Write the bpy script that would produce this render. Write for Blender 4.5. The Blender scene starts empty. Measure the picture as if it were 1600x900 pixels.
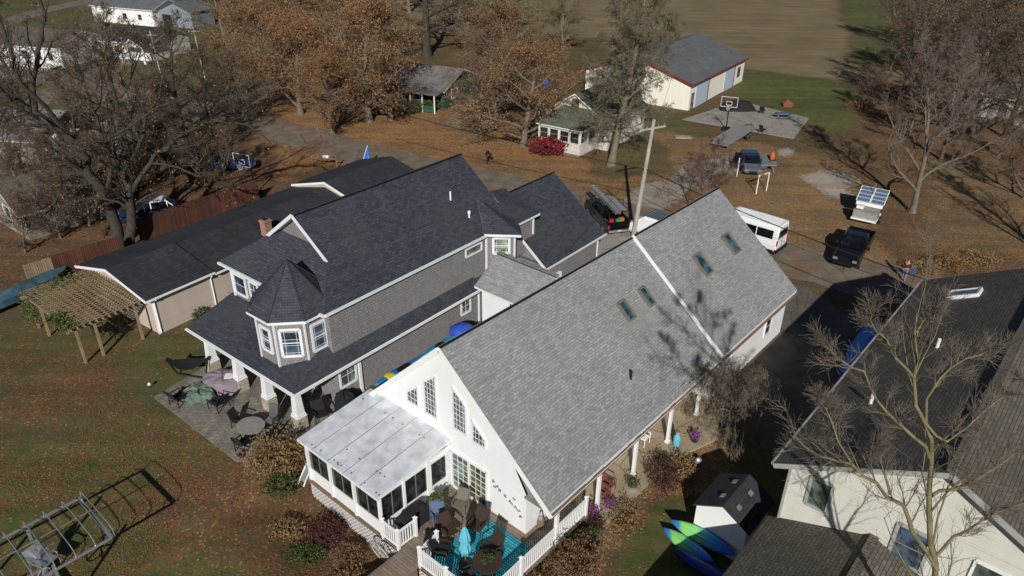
import bpy, math, random
import numpy as np
from mathutils import Vector, Matrix
sc = bpy.context.scene
C = sc.collection
R = math.radians
# ---------------------------------------------------------------- camera
F_PX, PITCH, ROLL, H = 1150.0, R(28.77), R(-0.58), 25.0
cam = bpy.data.cameras.new('camera'); camo = bpy.data.objects.new('camera', cam); C.objects.link(camo)
cam.sensor_width = 36; cam.lens = F_PX / 1600 * 36; cam.clip_end = 3000; cam.clip_start = 0.5
sc.camera = camo
_fw = np.array([0, math.cos(PITCH), -math.sin(PITCH)]); _up = np.array([0, math.sin(PITCH), math.cos(PITCH)]); _rt = np.array([1., 0, 0])
CR = math.cos(ROLL)*_rt - math.sin(ROLL)*_up; CU = math.sin(ROLL)*_rt + math.cos(ROLL)*_up
camo.matrix_world = Matrix(((CR[0], CU[0], -_fw[0], 0), (CR[1], CU[1], -_fw[1], 0), (CR[2], CU[2], -_fw[2], H), (0, 0, 0, 1)))
sc.render.resolution_x, sc.render.resolution_y = 1024, 576
# ---------------------------------------------------------------- light
SUN_EL, SUN_AZ = R(29.0), R(183.0)      # azimuth measured clockwise from +Y
w = bpy.data.worlds.new('World'); sc.world = w; w.use_nodes = True
nt = w.node_tree; bg = nt.nodes['Background']; sky = nt.nodes.new('ShaderNodeTexSky')
sky.sky_type = 'NISHITA'; sky.sun_disc = False; sky.sun_elevation = SUN_EL; sky.sun_rotation = SUN_AZ
sky.dust_density = 0.4; sky.air_density = 1.0; sky.altitude = 4000
nt.links.new(sky.outputs[0], bg.inputs[0]); bg.inputs[1].default_value = 0.05
sl = bpy.data.lights.new('sun', 'SUN'); so = bpy.data.objects.new('sun', sl); C.objects.link(so)
sl.energy = 5.0; sl.angle = R(0.55); sl.color = (1.0, 0.96, 0.90)
sd = Vector((math.sin(SUN_AZ)*math.cos(SUN_EL), math.cos(SUN_AZ)*math.cos(SUN_EL), math.sin(SUN_EL)))
so.rotation_euler = sd.to_track_quat('Z', 'Y').to_euler(); so.location = sd*60
sc.view_settings.view_transform = 'Standard'; sc.view_settings.look = 'None'
sc.view_settings.exposure = -0.15; sc.view_settings.gamma = 1.0

def G(u, v, z=0.0):
    "surveyed world position of a photo point that lies at height z"
    d = CR*(u-800)/F_PX + CU*(450-v)/F_PX + _fw; t = (z-H)/d[2]
    p = d*t; return Vector((p[0], p[1], z))
# ---------------------------------------------------------------- materials
MATS = {}
def newmat(name):
    m = bpy.data.materials.new(name); m.use_nodes = True; n = m.node_tree
    b = n.nodes['Principled BSDF']; return m, n, b
def N(n, t, **k):
    x = n.nodes.new(t)
    for a, v in k.items():
        if a.startswith('i_'):
            x.inputs[a[2:].replace('_', ' ')].default_value = v
        else: setattr(x, a, v)
    return x
def c4(c): return (c[0], c[1], c[2], 1)
def plain(name, col, rough=0.6, metal=0.0, var=0.15, scale=3.0, bump=0.0, spec=0.4, alpha=None):
    if name in MATS: return MATS[name]
    m, n, b = newmat(name)
    tc = N(n, 'ShaderNodeTexCoord'); no = N(n, 'ShaderNodeTexNoise'); no.inputs['Scale'].default_value = scale; no.inputs['Detail'].default_value = 6
    n.links.new(tc.outputs['Object'], no.inputs['Vector'])
    mp = N(n, 'ShaderNodeMapRange'); mp.inputs[1].default_value = .25; mp.inputs[2].default_value = .75
    mp.inputs[3].default_value = 1-var; mp.inputs[4].default_value = 1+var*.5
    n.links.new(no.outputs[0], mp.inputs[0])
    mx = N(n, 'ShaderNodeMix', data_type='RGBA', blend_type='MULTIPLY'); mx.inputs[0].default_value = 1
    mx.inputs[6].default_value = c4(col); n.links.new(mp.outputs[0], mx.inputs[7]); n.links.new(mx.outputs[2], b.inputs['Base Color'])
    b.inputs['Roughness'].default_value = rough; b.inputs['Metallic'].default_value = metal
    b.inputs['Specular IOR Level'].default_value = spec
    if bump:
        bu = N(n, 'ShaderNodeBump'); bu.inputs['Strength'].default_value = bump; bu.inputs['Distance'].default_value = .02
        n2 = N(n, 'ShaderNodeTexNoise'); n2.inputs['Scale'].default_value = scale*12; n.links.new(tc.outputs['Object'], n2.inputs['Vector'])
        n.links.new(n2.outputs[0], bu.inputs['Height']); n.links.new(bu.outputs[0], b.inputs['Normal'])
    MATS[name] = m; return m
def tiled(name, c1, c2, mortar, bw, bh, rough=.85, gap=.012, stain=.25, stainc=None, stainscale=.35, offset=.5, bump=.5, spec=.3, fine=.18):
    "courses of shingles, shakes, bricks or boards laid out in metres on the UV map"
    if name in MATS: return MATS[name]
    m, n, b = newmat(name); uv = N(n, 'ShaderNodeUVMap')
    br = N(n, 'ShaderNodeTexBrick'); br.offset = offset; br.offset_frequency = 2
    br.inputs['Scale'].default_value = 1; br.inputs['Brick Width'].default_value = bw; br.inputs['Row Height'].default_value = bh
    br.inputs['Mortar Size'].default_value = gap; br.inputs['Mortar Smooth'].default_value = .3; br.inputs['Bias'].default_value = 0
    br.inputs['Color1'].default_value = c4(c1); br.inputs['Color2'].default_value = c4(c2); br.inputs['Mortar'].default_value = c4(mortar)
    n.links.new(uv.outputs[0], br.inputs['Vector'])
    no = N(n, 'ShaderNodeTexNoise'); no.inputs['Scale'].default_value = stainscale; no.inputs['Detail'].default_value = 8; no.inputs['Roughness'].default_value = .65
    n.links.new(uv.outputs[0], no.inputs['Vector'])
    mp = N(n, 'ShaderNodeMapRange'); mp.inputs[1].default_value = .3; mp.inputs[2].default_value = .7; mp.inputs[3].default_value = 1-stain; mp.inputs[4].default_value = 1+stain*.6
    n.links.new(no.outputs[0], mp.inputs[0])
    n3 = N(n, 'ShaderNodeTexNoise'); n3.inputs['Scale'].default_value = 9; n3.inputs['Detail'].default_value = 4; n.links.new(uv.outputs[0], n3.inputs['Vector'])
    m3 = N(n, 'ShaderNodeMapRange'); m3.inputs[1].default_value = .3; m3.inputs[2].default_value = .7; m3.inputs[3].default_value = 1-fine; m3.inputs[4].default_value = 1+fine
    n.links.new(n3.outputs[0], m3.inputs[0])
    mpp = N(n, 'ShaderNodeMapping'); mpp.inputs['Scale'].default_value = (2.2, .22, 1); n.links.new(uv.outputs[0], mpp.inputs[0]); n5 = N(n, 'ShaderNodeTexNoise'); n5.inputs['Scale'].default_value = 1; n5.inputs['Detail'].default_value = 5; n.links.new(mpp.outputs[0], n5.inputs['Vector'])
    m5 = N(n, 'ShaderNodeMapRange'); m5.inputs[1].default_value = .3; m5.inputs[2].default_value = .7; m5.inputs[3].default_value = 1-stain*.6; m5.inputs[4].default_value = 1+stain*.4; n.links.new(n5.outputs[0], m5.inputs[0])
    m6 = N(n, 'ShaderNodeMath', operation='MULTIPLY'); n.links.new(m3.outputs[0], m6.inputs[0]); n.links.new(m5.outputs[0], m6.inputs[1]); m3 = m6
    mm = N(n, 'ShaderNodeMath', operation='MULTIPLY'); n.links.new(mp.outputs[0], mm.inputs[0]); n.links.new(m3.outputs[0], mm.inputs[1])
    mx = N(n, 'ShaderNodeMix', data_type='RGBA', blend_type='MULTIPLY'); mx.inputs[0].default_value = 1
    n.links.new(br.outputs['Color'], mx.inputs[6]); n.links.new(mm.outputs[0], mx.inputs[7])
    out = mx.outputs[2]
    if stainc:
        n4 = N(n, 'ShaderNodeTexNoise'); n4.inputs['Scale'].default_value = stainscale*.6; n4.inputs['Detail'].default_value = 5; n.links.new(uv.outputs[0], n4.inputs['Vector'])
        m4 = N(n, 'ShaderNodeMapRange'); m4.inputs[1].default_value = .52; m4.inputs[2].default_value = .72; m4.inputs[4].default_value = .5
        n.links.new(n4.outputs[0], m4.inputs[0])
        mx2 = N(n, 'ShaderNodeMix', data_type='RGBA'); n.links.new(m4.outputs[0], mx2.inputs[0]); n.links.new(out, mx2.inputs[6]); mx2.inputs[7].default_value = c4(stainc)
        out = mx2.outputs[2]
    n.links.new(out, b.inputs['Base Color']); b.inputs['Roughness'].default_value = rough; b.inputs['Specular IOR Level'].default_value = spec
    bu = N(n, 'ShaderNodeBump'); bu.inputs['Strength'].default_value = bump; bu.inputs['Distance'].default_value = .02; bu.invert = True
    n.links.new(br.outputs['Fac'], bu.inputs['Height']); n.links.new(bu.outputs[0], b.inputs['Normal'])
    MATS[name] = m; return m
def leafmat(name, cols, rough=.75, trans=.0):
    "per-leaf colour variation from the random value carried by each leaf's UV"
    if name in MATS: return MATS[name]
    m, n, b = newmat(name); uv = N(n, 'ShaderNodeUVMap'); sp = N(n, 'ShaderNodeSeparateXYZ'); n.links.new(uv.outputs[0], sp.inputs[0])
    cr = N(n, 'ShaderNodeValToRGB'); e = cr.color_ramp.elements
    e[0].color = c4(cols[0]); e[1].color = c4(cols[-1])
    for i, c in enumerate(cols[1:-1]): x = e.new((i+1)/(len(cols)-1)); x.color = c4(c)
    n.links.new(sp.outputs[0], cr.inputs[0]); n.links.new(cr.outputs[0], b.inputs['Base Color'])
    b.inputs['Roughness'].default_value = rough; b.inputs['Specular IOR Level'].default_value = .2
    MATS[name] = m; return m
M = {}
M['white'] = plain('white_paint', (.80, .80, .79), .5, var=.06, scale=1.2)
M['whitewall'] = tiled('white_siding', (.80, .80, .79), (.78, .78, .77), (.72, .72, .72), 50, .11, rough=.55, gap=.004, stain=.05, bump=.25, fine=.02)
M['trim'] = plain('white_trim', (.74, .75, .76), .45, var=.08, scale=2)
M['grayshingle'] = tiled('light_grey_shingles', (.235, .245, .245), (.335, .345, .342), (.17, .175, .175), .32, .13, gap=.010, stain=.13, stainc=(.25, .24, .22), stainscale=.28)
M['ridgecap'] = tiled('ridge_cap_shingles', (.19, .19, .18), (.30, .30, .28), (.05, .05, .05), .14, 5, gap=.012, stain=.15)
M['darkshingle'] = tiled('charcoal_shingles', (.034, .040, .052), (.064, .071, .087), (.022, .025, .032), .30, .14, gap=.010, stain=.14, stainc=(.055, .062, .066), stainscale=.4)
M['darkplain'] = tiled('old_charcoal_shingles', (.028, .032, .040), (.046, .050, .058), (.02, .022, .026), .34, .145, gap=.008, stain=.25, stainscale=.25)
M['brownshingle'] = tiled('brown_shingles', (.105, .092, .074), (.150, .132, .106), (.05, .043, .036), .33, .14, gap=.016, stain=.2, stainscale=.3)
M['grayshake'] = tiled('grey_shake_siding', (.215, .205, .205), (.265, .25, .248), (.13, .125, .125), .16, .18, gap=.010, stain=.08, bump=.6)
M['tan'] = tiled('tan_stucco', (.47, .40, .34), (.49, .42, .36), (.42, .36, .31), 50, .2, gap=.003, stain=.08, bump=.15, fine=.04)
M['cream'] = tiled('cream_siding', (.58, .57, .50), (.60, .59, .52), (.50, .49, .43), 50, .12, gap=.004, stain=.07, bump=.3, fine=.03)
M['barnwall'] = tiled('cream_metal_wall', (.78, .75, .66), (.76, .73, .64), (.62, .59, .52), .46, 80, gap=.006, stain=.05, offset=0, fine=.03)
M['barnroof'] = tiled('blue_grey_barn_roof', (.115, .125, .13), (.15, .16, .165), (.08, .085, .09), .34, .3, gap=.01, stain=.2)
M['oldroof'] = tiled('weathered_grey_roof', (.15, .145, .135), (.22, .21, .20), (.08, .08, .08), .34, .2, gap=.012, stain=.4, stainscale=.6)
M['mossroof'] = tiled('mossy_green_roof', (.10, .12, .09), (.16, .17, .13), (.05, .06, .05), .34, .2, gap=.012, stain=.45, stainc=(.07, .085, .05), stainscale=1.2)
M['metalroof'] = plain('white_metal_roof', (.64, .67, .71), .38, var=.34, scale=1.9, spec=.5)
M['deck'] = tiled('deck_boards', (.20, .155, .115), (.27, .215, .165), (.06, .05, .04), 3.2, .14, gap=.008, stain=.25, stainscale=1.2)
M['pavers'] = tiled('patio_pavers', (.20, .18, .155), (.26, .235, .20), (.13, .12, .10), .36, .24, gap=.014, stain=.35, stainscale=.8, bump=.3)
M['stone'] = tiled('stacked_stone', (.40, .35, .27), (.55, .48, .37), (.24, .21, .17), .28, .13, gap=.018, stain=.3, stainscale=2)
M['brick'] = tiled('red_brick', (.28, .12, .07), (.38, .18, .11), (.30, .25, .2), .2, .075, gap=.01, stain=.2)
M['fence'] = tiled('brown_fence_boards', (.085, .036, .022), (.13, .056, .034), (.03, .014, .01), .14, 9, gap=.012, stain=.35, stainscale=.7)
M['oldfence'] = tiled('weathered_fence_boards', (.26, .19, .12), (.34, .26, .17), (.07, .05, .03), .14, 9, gap=.012, stain=.3)
M['pergola'] = plain('pergola_timber', (.27, .205, .12), .8, var=.35, scale=2.5)
M['wood'] = plain('brown_wood', (.20, .13, .08), .8, var=.3, scale=4)
M['redtrim'] = plain('dark_red_trim', (.20, .03, .035), .5)
M['bark'] = plain('grey_bark', (.17, .14, .11), .95, var=.5, scale=5, bump=.8)
M['darkbark'] = plain('dark_bark', (.06, .05, .04), .95, var=.55, scale=4, bump=.9)
M['lichenbark'] = plain('lichen_bark', (.19, .165, .085), .95, var=.45, scale=3, bump=.8)
M['olivebark'] = plain('olive_bark', (.18, .155, .10), .95, var=.45, scale=3, bump=.8)
M['twig'] = plain('grey_twigs', (.19, .15, .115), .9, var=.35, scale=1)
M['olivetwig'] = plain('olive_twigs', (.185, .16, .105), .9, var=.35, scale=1)
M['mauvetwig'] = plain('mauve_grey_twigs', (.115, .09, .074), .9, var=.4, scale=1)
M['redtwig'] = plain('reddish_twigs', (.17, .105, .085), .9, var=.4, scale=1)
M['darktwig'] = plain('dark_twigs', (.085, .066, .052), .9, var=.4, scale=1)
M['palewig'] = plain('pale_twigs', (.17, .14, .115), .9, var=.35, scale=1)
M['oakleaf'] = leafmat('rusty_oak_leaves', [(.10, .05, .024), (.24, .12, .05), (.33, .18, .075), (.17, .10, .05), (.27, .12, .045), (.14, .11, .055)])
M['olivetan'] = leafmat('olive_tan_leaves', [(.10, .08, .04), (.17, .14, .07), (.24, .17, .08), (.12, .10, .05)])
M['brownleaf'] = leafmat('brown_leaves', [(.10, .05, .03), (.19, .10, .05), (.15, .11, .06), (.24, .13, .07)])
M['redleaf'] = leafmat('crimson_leaves', [(.07, .01, .014), (.17, .02, .028), (.25, .04, .045)])
M['maroonleaf'] = leafmat('maroon_leaves', [(.04, .015, .018), (.09, .03, .03), (.12, .06, .04)])
M['greenleaf'] = leafmat('green_leaves', [(.03, .05, .012), (.06, .09, .025), (.10, .12, .04)])
M['tanleaf'] = leafmat('tan_leaves', [(.16, .11, .05), (.26, .18, .08), (.20, .10, .05)])
M['purpleleaf'] = leafmat('purple_flowers', [(.16, .05, .15), (.26, .10, .25), (.14, .07, .08)])
M['litter'] = leafmat('fallen_leaves', [(.13, .048, .028), (.22, .09, .045), (.29, .17, .10), (.17, .075, .04)])
M['black'] = plain('black_plastic', (.012, .012, .013), .5, var=.3)
M['blackcloth'] = plain('black_cloth', (.014, .014, .016), .9, var=.3)
M['darkmetal'] = plain('dark_metal', (.05, .05, .05), .4, .6)
M['alu'] = plain('galvanised_metal', (.52, .54, .56), .35, .7, var=.15)
M['rail'] = plain('white_vinyl', (.80, .80, .80), .4, var=.04)
M['rubber'] = plain('tyre_rubber', (.018, .018, .018), .85)
M['rim'] = plain('wheel_rim', (.35, .36, .37), .3, .8)
M['blackpaint'] = plain('black_car_paint', (.006, .006, .008), .12, var=.1, spec=.6)
M['whitepaint'] = plain('white_car_paint', (.78, .79, .80), .2, var=.03, spec=.6)
M['silverpaint'] = plain('silver_blue_paint', (.20, .235, .28), .2, .55, var=.05, spec=.6)
M['bluepaint'] = plain('dark_blue_paint', (.02, .045, .12), .2, .2, var=.1, spec=.6)
M['navy'] = plain('navy_panel', (.018, .032, .085), .3, spec=.6)
M['red'] = plain('red_plastic', (.45, .02, .025), .35)
M['orange'] = plain('orange_plastic', (.55, .12, .04), .5)
M['blueplastic'] = plain('blue_plastic', (.015, .20, .52), .4)
M['yellow'] = plain('yellow_plastic', (.70, .60, .05), .4)
M['turq'] = plain('turquoise_fabric', (.13, .48, .62), .8, var=.2, scale=4)
M['bluecover'] = plain('blue_tarp', (.035, .10, .17), .6, var=.5, scale=1.5)
M['bluebin'] = plain('blue_tub', (.02, .09, .32), .4, var=.2)
M['slateblue'] = plain('slate_blue_plastic', (.09, .13, .22), .5)
M['greytable'] = plain('grey_stone_top', (.27, .26, .24), .6, var=.3, scale=3)
M['purple'] = plain('mauve_cover', (.23, .185, .215), .8, var=.25, scale=2)
M['sage'] = plain('sage_green_cloth', (.13, .18, .14), .85, var=.6, scale=5)
M['brownwicker'] = plain('brown_wicker', (.05, .028, .02), .8, var=.4, scale=8)
M['terracotta'] = plain('terracotta', (.20, .065, .05), .8)
M['poleconcrete'] = plain('weathered_pole', (.40, .36, .31), .85, var=.35, scale=1.2)
M['wire'] = plain('cable', (.02, .02, .02), .6)
M['dimwall'] = tiled('dim_boards', (.24, .22, .18), (.29, .27, .22), (.15, .14, .12), 40, .14, stain=.25, fine=.08)  # cream and white walls toned down to a darker, browner colour
M['skin'] = plain('skin', (.45, .27, .20), .6)
M['grayroof2'] = plain('garage_door_blue', (.42, .50, .62), .5, var=.05)
def glassmat(name, col, rough=.06):
    m, n, b = newmat(name); b.inputs['Base Color'].default_value = c4(col); b.inputs['Roughness'].default_value = rough
    b.inputs['Specular IOR Level'].default_value = .9
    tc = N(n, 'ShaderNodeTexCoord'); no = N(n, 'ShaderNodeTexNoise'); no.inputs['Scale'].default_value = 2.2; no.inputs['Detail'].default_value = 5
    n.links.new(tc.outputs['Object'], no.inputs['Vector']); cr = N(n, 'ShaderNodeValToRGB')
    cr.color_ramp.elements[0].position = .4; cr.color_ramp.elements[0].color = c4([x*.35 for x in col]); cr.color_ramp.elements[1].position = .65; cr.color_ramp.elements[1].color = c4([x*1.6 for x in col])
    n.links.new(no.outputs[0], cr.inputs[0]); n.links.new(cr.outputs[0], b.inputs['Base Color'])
    return m
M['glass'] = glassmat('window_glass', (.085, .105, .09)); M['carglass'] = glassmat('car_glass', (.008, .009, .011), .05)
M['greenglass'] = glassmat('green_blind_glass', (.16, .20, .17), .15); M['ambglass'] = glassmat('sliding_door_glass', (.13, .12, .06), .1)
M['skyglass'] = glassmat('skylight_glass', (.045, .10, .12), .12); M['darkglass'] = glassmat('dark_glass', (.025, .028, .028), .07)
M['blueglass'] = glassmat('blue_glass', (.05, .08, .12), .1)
# ---------------------------------------------------------------- mesh helpers
class MB:
    def __init__(s): s.v = []; s.f = []; s.m = []; s.uv = []
    def face(s, pts, mi=0, uv=None):
        i = len(s.v); s.v += [tuple(p) for p in pts]; s.f.append(tuple(range(i, i+len(pts)))); s.m.append(mi)
        if uv is None:
            P = [Vector(p) for p in pts]; n = Vector((0, 0, 0))
            for k in range(len(P)): n += P[k].cross(P[(k+1) % len(P)])
            if n.length < 1e-9: uv = [(0, 0)]*len(P)
            else:
                n.normalize()
                u = Vector((0, 0, 1)).cross(n)
                u = Vector((1, 0, 0)) if u.length < .02 else u.normalized()
                v = n.cross(u); uv = [(p.dot(u), p.dot(v)) for p in P]
        s.uv += list(uv); return s
    def box(s, x0, x1, y0, y1, z0, z1, mi=0):
        a, b, c, d = (x0, y0), (x1, y0), (x1, y1), (x0, y1)
        L = [a, b, c, d]
        s.face([(p[0], p[1], z1) for p in L], mi); s.face([(p[0], p[1], z0) for p in L[::-1]], mi)
        for i in range(4):
            p, q = L[i], L[(i+1) % 4]; s.face([(p[0], p[1], z0), (q[0], q[1], z0), (q[0], q[1], z1), (p[0], p[1], z1)], mi)
        return s
    def prism(s, pts, vec, m_top=0, m_side=0, m_bot=None):
        "pts: top polygon, extruded along vec"
        m_bot = m_side if m_bot is None else m_bot
        vec = Vector(vec); P = [Vector(p) for p in pts]; Q = [p+vec for p in P]
        s.face(P, m_top); s.face(Q[::-1], m_bot)
        for i in range(len(P)):
            j = (i+1) % len(P); s.face([P[i], Q[i], Q[j], P[j]], m_side)
        return s
    def bar(s, p0, p1, w=.1, h=.1, mi=0, up=(0, 0, 1)):
        p0, p1 = Vector(p0), Vector(p1); d = (p1-p0)
        if d.length < 1e-6: return s
        d.normalize(); x = d.cross(Vector(up))
        if x.length < .05: x = d.cross(Vector((0, 1, 0)))
        x.normalize(); y = x.cross(d); x *= w/2; y *= h/2
        a = [p0-x-y, p0+x-y, p0+x+y, p0-x+y]; b = [p1-x-y, p1+x-y, p1+x+y, p1-x+y]
        s.face(a, mi); s.face(b[::-1], mi)
        for i in range(4): s.face([a[i], b[i], b[(i+1) % 4], a[(i+1) % 4]], mi)
        return s
    def tube(s, pts, rad, n=8, mi=0, caps=True):
        P = [Vector(p) for p in pts]; rad = rad if hasattr(rad, '__len__') else [rad]*len(P); rings = []
        ref = None
        for k, p in enumerate(P):
            d = (P[min(k+1, len(P)-1)]-P[max(k-1, 0)])
            d = d.normalized() if d.length > 1e-9 else Vector((0, 0, 1))
            if ref is None: ref = d.orthogonal().normalized()
            x = (ref-d*ref.dot(d)); x = x.normalized() if x.length > 1e-6 else d.orthogonal().normalized(); ref = x
            y = d.cross(x); rings.append([p+(x*math.cos(2*math.pi*i/n)+y*math.sin(2*math.pi*i/n))*rad[k] for i in range(n)])
        s.loft(rings, mi, caps); return s
    def loft(s, rings, mi=0, caps=True, closed=True):
        n = len(rings[0]); i0 = len(s.v)
        for r in rings: s.v += [tuple(p) for p in r]
        def add(ix, m_):
            s.f.append(tuple(ix)); s.m.append(m_)
            for q in ix:
                p = s.v[q]; s.uv.append((p[0]+p[1], p[2]))
        for k in range(len(rings)-1):
            for i in range(n if closed else n-1):
                j = (i+1) % n; add([i0+k*n+i, i0+k*n+j, i0+(k+1)*n+j, i0+(k+1)*n+i], mi)
        if caps: add([i0+i for i in range(n)][::-1], mi); add([i0+(len(rings)-1)*n+i for i in range(n)], mi)
        return s
    def cyl(s, x, y, z0, z1, r0, r1=None, n=12, mi=0): return s.tube([(x, y, z0), (x, y, z1)], [r0, r0 if r1 is None else r1], n, mi)
    def ball(s, c, r, n=10, m=6, mi=0):
        rings = []
        for k in range(m+1):
            t = math.pi*k/m; rr = max(math.sin(t), .02)
            rings.append([(c[0]+r[0]*rr*math.cos(2*math.pi*i/n), c[1]+r[1]*rr*math.sin(2*math.pi*i/n), c[2]-r[2]*math.cos(t)) for i in range(n)])
        return s.loft(rings, mi)
    def lathe(s, x, y, prof, n=16, mi=0):
        return s.loft([[(x+r*math.cos(2*math.pi*i/n), y+r*math.sin(2*math.pi*i/n), z) for i in range(n)] for r, z in prof], mi)
    def leafs(s, P, size, rng, mi=0, flat=0.0):
        for p in P:
            a = rng.uniform(0, 6.28); u = Vector((rng.uniform(-1, 1), rng.uniform(-1, 1), rng.uniform(-1, 1)*(1-flat))).normalized()
            v = u.orthogonal(); v.rotate(Matrix.Rotation(a, 3, u)); k = size*rng.uniform(.6, 1.3)
            p = Vector(p); r = rng.random(); s.face([p-u*k, p+v*k*.55, p+u*k, p-v*k*.55], mi, [(r, r)]*4)
        return s
    def mesh(s, name, off=(0, 0, 0)):
        me = bpy.data.meshes.new(name); o = np.array(off, dtype=float)
        V = np.array(s.v, dtype=float)-o if s.v else np.zeros((0, 3))
        me.from_pydata(V.tolist(), [], s.f)
        me.polygons.foreach_set('material_index', s.m)
        uvl = me.uv_layers.new(name='UVMap'); uvl.data.foreach_set('uv', np.array(s.uv, dtype=np.float32).ravel())
        me.update(); return me
OFF = {}
def mk(name, mb, mats, parent=None, off=(0, 0, 0), smooth=False, label=None):
    if parent is not None: off = OFF[parent]
    me = mb.mesh(name, off)
    for m_ in (mats if isinstance(mats, (list, tuple)) else [mats]): me.materials.append(M[m_] if isinstance(m_, str) else m_)
    o = bpy.data.objects.new(name, me); C.objects.link(o)
    if parent is not None: o.parent = parent
    OFF[o] = off
    if smooth: me.polygons.foreach_set('use_smooth', [True]*len(me.polygons))
    if label: o['label'] = label
    return o
class Frame:
    "local axes: x = b (to the right), y = a (heading, degrees clockwise from +Y)"
    def __init__(s, deg): s.t = R(deg); s.A = Vector((math.sin(s.t), math.cos(s.t), 0)); s.B = Vector((s.A.y, -s.A.x, 0))
    def w(s, b, a, z=0): return s.B*b+s.A*a+Vector((0, 0, z))
    def l(s, p): return (Vector(p).dot(s.B), Vector(p).dot(s.A), p[2] if len(p) > 2 else 0)
def tag(o, label, cat, group=None, kind=None):
    if label: o['label'] = label
    if cat: o['category'] = cat
    if group: o['group'] = group
    if kind: o['kind'] = kind
    return o
def thing(name, label, cat, fr, b, a, z=0, group=None):
    o = bpy.data.objects.new(name, None); C.objects.link(o); o.empty_display_size = .2
    o.location = fr.w(b, a, z); o.rotation_euler = (0, 0, -fr.t); OFF[o] = (b, a, z)
    return tag(o, label, cat, group)
def solo(name, mb, mats, label, cat, fr, b, a, z=0, group=None, smooth=False, kind=None):
    o = mk(name, mb, mats, None, (b, a, z), smooth); o.location = fr.w(b, a, z); o.rotation_euler = (0, 0, -fr.t)
    return tag(o, label, cat, group, kind)
def structure(name, mb, mats, fr=None, label=None, smooth=False):
    o = mk(name, mb, mats, None, (0, 0, 0), smooth)
    if fr: o.rotation_euler = (0, 0, -fr.t)
    o['kind'] = 'structure'
    if label: o['label'] = label
    return o
def copy_tree(o, parent=None):
    c = o.copy(); C.objects.link(c); OFF[c] = OFF.get(o, (0, 0, 0))
    if parent is not None: c.parent = parent
    for ch in list(o.children): copy_tree(ch, c)
    return c
W0 = Frame(0)
def roofslab(mb, pts, t=.16): mb.prism(pts, (0, 0, -t), 0, 1, 1)
def win(parent, plane, k, pts, nv=0, nh=0, fw=.09, pane='glass', frame='trim', name='window', out=-1, bead=.018):
    """window on a wall plane. plane 'a': wall y=k ; plane 'b': wall x=k. pts: outline (s,z) in wall coords. out: outward sign"""
    def P(s_, z_, d):
        return (s_, k+out*d, z_) if plane == 'a' else (k+out*d, s_, z_)
    upv = (0, 1, 0) if plane == 'a' else (1, 0, 0)
    mb = MB(); n = len(pts)
    for i in range(n):
        p, q = pts[i], pts[(i+1) % n]; mb.bar(P(p[0], p[1], .03), P(q[0], q[1], .03), fw, .07, up=upv)
    cx = sum(p[0] for p in pts)/n
    def cut(const, ax):
        xs = []
        for i in range(n):
            p, q = pts[i], pts[(i+1) % n]
            if (p[ax]-const)*(q[ax]-const) < 0:
                t = (const-p[ax])/(q[ax]-p[ax]); xs.append(p[1-ax]+t*(q[1-ax]-p[1-ax]))
        return sorted(xs)[:1]+sorted(xs)[-1:] if len(xs) >= 2 else None
    lo = [min(p[i] for p in pts) for i in (0, 1)]; hi = [max(p[i] for p in pts) for i in (0, 1)]
    for j in range(1, nv+1):
        c = lo[0]+(hi[0]-lo[0])*j/(nv+1); r = cut(c, 0)
        if r: mb.bar(P(c, r[0], .012), P(c, r[1], .012), bead, .02, up=upv)
    for j in range(1, nh+1):
        c = lo[1]+(hi[1]-lo[1])*j/(nh+1); r = cut(c, 1)
        if r: mb.bar(P(r[0], c, .014), P(r[1], c, .014), bead, .02, up=upv)
    o = mk(name, mb, frame, parent)
    g = MB(); g.face([P(p[0], p[1], .006) for p in pts]); mk('pane', g, pane, o)
    return o
def rect(s0, s1, z0, z1): return [(s0, z0), (s1, z0), (s1, z1), (s0, z1)]

# ---------------------------------------------------------------- trees
def _branch(rng, p, d, L, r0, r1, seg, wob, droop=0.0):
    pts = [np.array(p)]; d = np.array(d); rad = [r0]
    for i in range(seg):
        d = d+rng.normal(0, wob, 3)+np.array([0, 0, droop]); d /= np.linalg.norm(d)
        pts.append(pts[-1]+d*L/seg); rad.append(r0+(r1-r0)*(i+1)/seg)
    return pts, rad, d
def ring_tubes(branches, sides):
    "branches: list of (pts, radii) -> vertex/face arrays"
    V = []; Fc = []; o = 0
    for pts, rad in branches:
        P = np.array(pts); n = len(P); T = np.gradient(P, axis=0); T /= np.linalg.norm(T, axis=1)[:, None]+1e-9
        ref = np.array([.31, .95, .05]) if abs(T[0][2]) > .6 else np.array([.05, .1, 1.])
        X = np.cross(T, ref); X /= np.linalg.norm(X, axis=1)[:, None]+1e-9; Y = np.cross(T, X)
        an = np.arange(sides)*2*np.pi/sides
        ring = P[:, None, :]+(X[:, None, :]*np.cos(an)[None, :, None]+Y[:, None, :]*np.sin(an)[None, :, None])*np.array(rad)[:, None, None]
        V.append(ring.reshape(-1, 3)); i = np.arange(n-1)[:, None]*sides; j = np.arange(sides)[None, :]; j2 = (j+1) % sides
        Fc.append(np.stack([i+j, i+j2, i+sides+j2, i+sides+j], -1).reshape(-1, 4)+o); o += n*sides
    return (np.concatenate(V), np.concatenate(Fc)) if V else (np.zeros((0, 3)), np.zeros((0, 4), int))
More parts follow.
